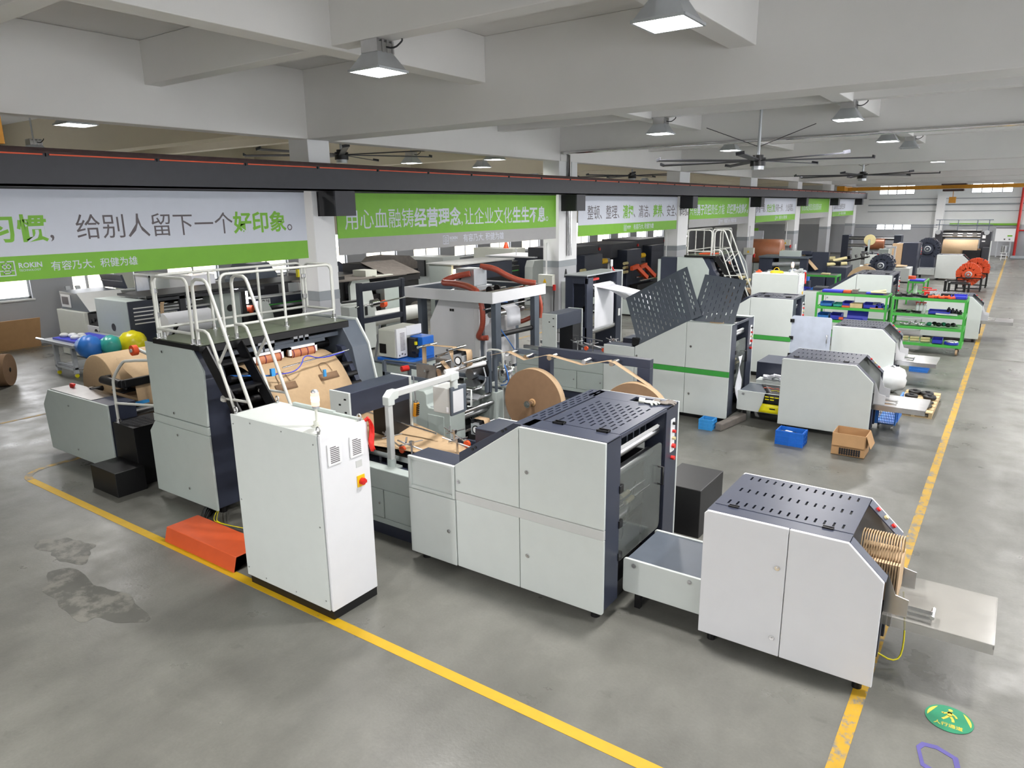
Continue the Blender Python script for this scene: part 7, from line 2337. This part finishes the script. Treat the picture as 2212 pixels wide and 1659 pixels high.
# -- between the pillars: thin portal and roll machine
t = thing('thin_portal', 'thin navy portal frame standing in front of the flanged roll machine', 'frame', (-13.5, 13.3, 0))
m = MB(); m.box(-13.56, 12.4, 0, -13.44, 12.52, 2.22)
part('post', m, 'navy', t, .006)
m = MB(); m.box(-13.56, 13.94, 0, -13.44, 14.06, 2.22)
part('post', m, 'navy', t, .006)
m = MB(); m.box(-13.55, 12.52, 2.0, -13.45, 13.94, 2.2); m.box(-13.55, 12.52, 1.18, -13.45, 13.94, 1.32)
part('cross_beams', m, 'navy', t, .006)
m = MB(); m.cyl((-13.5, 12.3, 1.62), (-13.2, 14.0, 1.75), .02, 8); m.cyl((-13.45, 12.8, 1.66), (-13.4, 13.0, 1.68), .1, 16)
part('cross_rod', m, 'chrome', t)
m = MB(); m.fbox((-13.3, 12.6, .1), (.1, .25, 1.3), (1, 0, 0), (0, 1, 0), 0, .8, 0, .06, 0, .03)
part('brace', m, 'alu', t)
t = thing('flanged_roll_machine', 'pale machine with curved side plate and flanged paper roll behind the thin portal', 'machine', (-17.0, 16.5, 0))
m = MB(); m.prism([(15.3, 0), (16.5, 0), (16.45, .6), (16.15, 1.85), (15.45, 1.9), (15.32, 1.7)], 'x', -17.1, -17.0)
part('curved_plate', m, 'panel', t, .01)
m = MB(); m.box(-17.4, 16.8, 0, -17.0, 17.6, 1.56)
part('block_housing', m, 'panelg', t, .01)
m = MB(); m.box(-18.2, 15.0, 0, -17.2, 18.0, 1.3); m.box(-17.3, 15.0, 1.3, -17.2, 15.3, 2.0); m.box(-17.25, 17.7, .1, -17.0, 18.1, 1.6)
part('dark_frame', m, 'black', t)
m = MB(); m.cyl((-16.6, 15.5, .62), (-16.6, 17.9, .62), .24, 22)
part('paper_roll', m, 'stripe', t)
for y in (15.45, 17.88):
    m = MB(); m.cyl((-16.6, y, .62), (-16.6, y + .05, .62), .34, 24); m.cyl((-16.6, y - .03, .62), (-16.6, y, .62), .1, 14)
    part('flange', m, 'timber', t)
m = MB(); m.cyl((-16.9, 16.55, 1.0), (-16.9, 16.7, 1.0), .12, 18)
part('orange_hub', m, 'rubber', t)
m = MB(); m.box(-18.4, 14.2, 1.86, -16.9, 17.8, 1.9)
part('deck', m, 'timber', t)
m = MB(); m.box(-17.8, 16.2, 1.9, -17.2, 16.7, 2.1); m.box(-17.1, 16.4, 1.9, -16.95, 17.2, 1.93)
part('deck_boxes', m, 'beige', t)
t = simple_unit('machine_cabinet', 'low grey housing with a small window slot behind the platform end', -16.2, -15.2, 13.6, 14.6, 1.35, 'panel', (('slot', 'black', M((-15.2, 14.2, 1.05, -15.19, 14.3, 1.3))), ('cable', 'black', R(((-15.6, 13.7, 1.45), (-15.5, 14.4, 1.45), .04)))))
t = thing('press_console', 'dark console with cream sloping top left of the white tower canopy', 'machine', (-18.6, 18.2, 0), 'hooded consoles by the windows')
m = MB(); m.box(-19.4, 17.2, 0, -17.4, 18.9, 1.6)
part('body', m, 'dark', t)
m = MB(); m.prism([(-19.4, 1.6), (-17.3, 1.6), (-17.3, 1.8), (-18.6, 2.2), (-19.4, 2.2)], 'y', 17.2, 18.9)
part('hood', m, 'dark', t, .01)
m = MB(); m.fbox((-17.25, 17.25, 1.83), (-.955, 0, .296), (0, 1, 0), (.296, 0, .955), 0, 1.35, 0, 1.6, 0, .02)
part('lid', m, 'timber', t)
t = simple_unit('machine_cabinet', 'tall grey cabinet with round hole left of the duct box', -18.1, -17.0, 20.3, 21.2, 2.0, 'panelg', (('hole', 'black', R(((-17.35, 20.28, 1.1), (-17.35, 20.3, 1.1), .12))), ('navy_top', 'navy', M((-17.0, 20.4, 1.4, -16.6, 23.6, 1.97))), ('lid', 'stripe', M((-18.2, 20.25, 2.0, -16.6, 23.8, 2.04)))))
m = MB(); m.cyl((-16.8, 20.25, 1.6), (-16.8, 20.25, 1.85), .07, 14)
b = part('beacon_lens', m, 'lamplit', t)
simple_unit('machine_cabinet', 'pale cabinet block by the windows behind the duct box', -22.5, -20.6, 24.0, 25.2, 1.95, 'panel', (('clutter', 'dark', M((-22.4, 23.9, 1.1, -21.6, 24.0, 1.8))),))
simple_unit('machine_cabinet', 'cream cabinet block by the windows with red cone on top', -22.4, -20.0, 28.5, 29.6, 2.1, 'beige', (('cone', 'rubber', MB().lathe([(.14, 2.1), (.03, 2.5), (0, 2.5)], (-20.6, 28.8, 0), 'z', 12)),))
simple_unit('machine_cabinet', 'white-topped cabinet with navy end right of the ducts', -19.6, -18.2, 26.0, 28.0, 1.9, 'panel', (('navy_end', 'navy', M((-18.2, 26.0, .06, -17.0, 28.2, 1.88))), ('lid', 'panelw', M((-19.7, 25.9, 1.9, -17.0, 28.3, 1.95)))))
t = simple_unit('tube_machine', 'black long machine with green stripe behind the right duct', -17.6, -17.05, 22.4, 24.8, 1.68, 'black', (('green_stripe', 'green', M((-17.05, 22.5, 1.46, -17.04, 24.7, 1.5))), ('top_bar', 'dark', M((-17.5, 22.3, 1.72, -17.2, 24.9, 1.85)))))
m = MB(); m.prism([(24.9, 0), (26.4, 0), (26.4, 1.7), (26.3, 1.84), (25.1, 1.86), (24.95, 1.6)], 'x', -16.9, -16.5)
solo('curved_guard', 'pale curved guard panel left of the third pillar', 'guard', m, 'panel', None, .02)
# -- navy printing units beyond the third pillar
def press(x0, x1, y0, y1, h, hu, lab, rolls=True):
    t = thing('navy_press_unit', lab, 'machine', ((x0 + x1) / 2, (y0 + y1) / 2, 0), 'navy press units by the windows')
    m = MB(); m.box(x0, y0, 0, x1, y1, h)
    part('side_frame', m, 'navy', t, .012)
    m = MB(); m.box(x0 - 1.6, y0 - .6, h - .35, x0 + .4, y1 + .6, hu)
    part('upper_case', m, 'girder', t, .012)
    m = MB(); m.cyl((x0 + .3, y1 + .6, hu - .18), (x0 + .45, y1 + .6, hu - .18), .07, 12)
    o = part('red_knob', m, 'red', t)
    if rolls:
        m = MB(); m.cyl((x1 - .1, y1, h - .35), (x1 - .1, y1 + .5, h - .35), .12, 14)
        part('yellow_roller', m, 'yellow', t)
        m = MB()
        for k in range(3): m.cyl((x1 + .02, y0 - .35, h - .6 - .2 * k), (x1 + .02, y0, h - .6 - .2 * k), .07, 12)
        part('cream_rollers', m, 'cream', t)
        m = MB(); m.cyl((x1 - .1, y1, h - .75), (x1 - .1, y1 + .55, h - .75), .1, 14); m.box(x1 - .4, y1 + .1, .2, x1 - .1, y1 + .7, 1.7)
        part('steel_roller', m, 'girder', t)
    return t
press(-15.9, -15.0, 26.7, 28.3, 2.0, 2.34, 'navy press unit with yellow roller just right of the third pillar')
press(-15.9, -15.0, 30.75, 32.3, 2.02, 2.32, 'navy press unit with red arms in front, middle of three')
press(-15.9, -15.0, 33.5, 35.6, 2.1, 2.4, 'navy press unit left of the far stair platform', False)
t = thing('red_roll_arm', 'red lifting arm bracket in front of the middle navy press unit', 'arm', (-14.7, 31.6, .4))
for y in (31.0, 31.9):
    m = MB(); m.fbox((-14.7, y, 1.15), (.25, .75, -.6), (1, 0, 0), (0, .6, .75), 0, .9, 0, .14, 0, .2); m.fbox((-14.7, y - .5, 1.1), (.1, .95, .15), (1, 0, 0), (0, -.15, .95), 0, .6, 0, .14, 0, .2)
    part('arm', m, 'rubber', t, .01)
m = MB(); m.box(-14.9, 30.9, 0, -14.5, 33, .4)
part('base', m, 'black', t)
m = MB(); m.cyl((-14.6, 30.9, .75), (-14.6, 33.2, .75), .05, 10); m.cyl((-14.4, 30.9, .6), (-14.4, 33.2, .6), .05, 10)
part('bars', m, 'chrome', t)
rack(-14.6, -13.7, 33.6, 34.3, [.25, .72, 1.15], 'small green rack with orange boxes before the navy press units', False)
for k in range(3): blk(-14.5 + .28 * k, 33.7, .72, .24, .3, .16, 'rubber', 'orange_box', 'orange box on the small green rack before the navy press', 'box')
bin_(-14.5, 33.65, .56, .7, .12, .08, 'indigo', 'blue tray on the front edge of the small green rack')
m = MB(); m.sheet([[(-14.4 + .3 * i / 3, 33.8 + .2 * j / 2, 1.17 + .25 * i / 3) for j in range(3)] for i in range(4)], .004)
solo('white_papers', 'white papers on top of the small green rack before the navy press', 'papers', m, 'paper')
m = MB(); m.tube([(-13.6, 31.6, 0), (-13.6, 31.6, .75), (-13.55, 31.75, 1.0), (-13.5, 33.2, 1.12)], .03, 8, 1); m.tube([(-13.55, 32.4, 0), (-13.55, 32.4, 1.02)], .025, 8)
solo('handrail', 'pale step handrail in front of the small green rack', 'handrail', m, 'railing')
simple_unit('conveyor_bed', 'long low grey-green bed behind the raised perforated covers', -13.4, -10.5, 24.2, 25.4, .62, 'panelg', (('rollers', 'chrome', R(((-13.2, 24.3, .75), (-11.0, 24.3, .75), .05), ((-13.2, 24.7, .8), (-11.0, 24.7, .8), .05))),))
# -- floor things at the left edge
t = thing('aluminium_trolley', 'aluminium profile trolley on castors beside the big kraft roll', 'trolley', (-19.3, 8.2, 0))
def alu(nm, *b): part(nm, M(*b), 'alu', t, .006)
for x, y in ((-19.85, 7.85), (-19.0, 7.9), (-19.85, 9.0), (-19.0, 9.0)):
    m = MB(); m.box(x - .05, y - .05, .1, x + .05, y + .05, .8)
    part('leg', m, 'alu', t, .008)
    m = MB(); m.cyl((x - .02, y, .05), (x + .02, y, .05), .05, 12)
    part('caster', m, 'lemon', t)
alu('top_frame', (-20.4, 7.75, .8, -18.6, 9.1, .88)); alu('lower_shelf', (-19.9, 7.8, .2, -18.95, 9.05, .26), (-19.9, 7.82, .3, -18.95, 7.88, .34))
m = MB(); m.cyl((-20.75, 7.8, .86), (-20.3, 7.8, .86), .03, 8)
part('handle', m, 'chrome', t)
m = MB(); m.box(-20.05, 7.9, .88, -18.75, 8.8, .93)
solo('blue_tray', 'violet-blue tray on the aluminium trolley', 'tray', m, 'indigo')
q = random.Random(9)
for k in range(5):
    m = MB(); m.ball((-19.85 + .2 * k, 8.1 + .12 * (k % 3), .97), .12, 6, (1, .9, .6))
    solo('wrapped_parts', 'grey plastic-wrapped parts on the blue tray of the aluminium trolley', 'parts', m, 'bagplastic' if k % 2 else 'stripe', 'wrapped parts on the trolley')
for x, y, r, mat, lab in ((-18.45, 8.05, .3, 'bluel', 'blue plastic-wrapped bundle hanging at the trolley end'), (-18.2, 8.45, .26, 'teal', 'turquoise plastic-wrapped bundle between the blue and yellow ones'), (-18.0, 8.9, .33, 'lemon', 'yellow plastic-wrapped bundle at the far trolley end')):
    m = MB(); o0 = len(m.v); m.ball((x, y, .82), r, 10, (1.1, 1.0, .95))
    m.v = [(a + .015 * math.sin(31 * c + 17 * b), b + .015 * math.sin(23 * a), c + .02 * math.sin(29 * a + 13 * b)) for a, b, c in m.v]
    solo('wrapped_bundle', lab, 'bundle', m, mat)
t = thing('kraft_paper_roll', 'brown paper roll lying on the floor at the left edge', 'paper roll', (-20.4, 6.6, 0))
d = Vector((.65, .76, 0)).normalized(); e = Vector((-19.5, 6.65, .39))
m = MB(); m.cyl(e - d * 1.3, e, .385, 44)
part('roll', m, 'kraftd', t)
m = MB(); m.cyl(e, e + d * .006, .05, 14)
part('core_hole', m, 'black', t)
m = MB(); m.fbox((-24.75, 7.9, 0), (0, 1, 0), (.25, 0, .97), (.97, 0, -.25), 0, 1.5, 0, .95, 0, .02)
solo('card_sheet', 'brown cardboard sheet leaning on the window wall at the left edge', 'card', m, 'card')
m = MB(); m.cbox((-24.6, 10.75, .2), (.6, .45, .4), (0, .1, .3))
solo('carton_box', 'crushed brown carton on the floor against the window wall', 'carton', m, 'card', None, .02)
m = MB(); m.cyl((-24.7, 10.15, 0), (-24.7, 10.15, .3), .13, 16); m.cyl((-24.7, 10.15, .22), (-24.7, 10.15, .31), .135, 16)
solo('blue_pot', 'small blue pot on the floor by the window wall', 'pot', m, 'cyan')
for k, (y, dx_) in enumerate(((10.35, .5), (10.95, .35))):
    m = MB(); m.fbox((-24.6 + .1 * k, y, 0), (0, 1, 0), (-.2, .05 - .2 * k, 1.0), (1, 0, .2), 0, .14, 0, 1.75, 0, .06)
    solo('leaning_profile', ('grey profile bar leaning on the window wall' if k == 0 else 'shorter grey profile bar leaning beside the striped post'), 'bar', m, 'alu')
t = thing('hazard_post', 'black post with yellow hazard stripes by the window wall', 'post', (-24.0, 11.1, 0))
m = MB(); m.box(-24.12, 11.0, 0, -23.95, 11.3, 1.35)
part('post', m, 'black', t)
m = MB()
for k in range(5): m.prism([(11.0, .05 + .27 * k), (11.3, .18 + .27 * k), (11.3, .31 + .27 * k), (11.0, .18 + .27 * k)], 'x', -23.95, -23.945)
part('yellow_stripes', m, 'yellow', t)
t = thing('wall_switch_box', 'pale electric box with cable post on the window wall under the white banner', 'box', (-25.1, 12.1, 1.4))
m = MB(); m.box(-25.2, 12.05, 1.5, -25.0, 12.7, 2.3)
part('case', m, 'beige', t)
m = MB(); m.tube([(-25.1, 11.2, .0), (-25.1, 11.2, 3.0)], .05, 8)
part('conduit', m, 'white', t)
for k in range(4):
    y = 11.7 + 9.0 * k
    m = MB(); m.prism([(y, 2.25), (y + .18, 2.05), (y + .36, 2.25), (y + .3, 2.4), (y + .06, 2.4)], 'x', -25.199, -25.17)
    solo('arrow_sticker', 'small black downward arrow sticker on the window wall', 'sticker', m, 'black', 'arrow stickers on the window wall')
beacon(-17.4, 15.2, 2.02, 'white beacon on the deck behind the thin portal', False)
beacon(-18.4, 26.5, 1.96, 'white beacon on the white-topped cabinet right of the ducts', False)
beacon(-8.3, 34.2, 1.95, 'white beacon on the tall grey side housing', False)
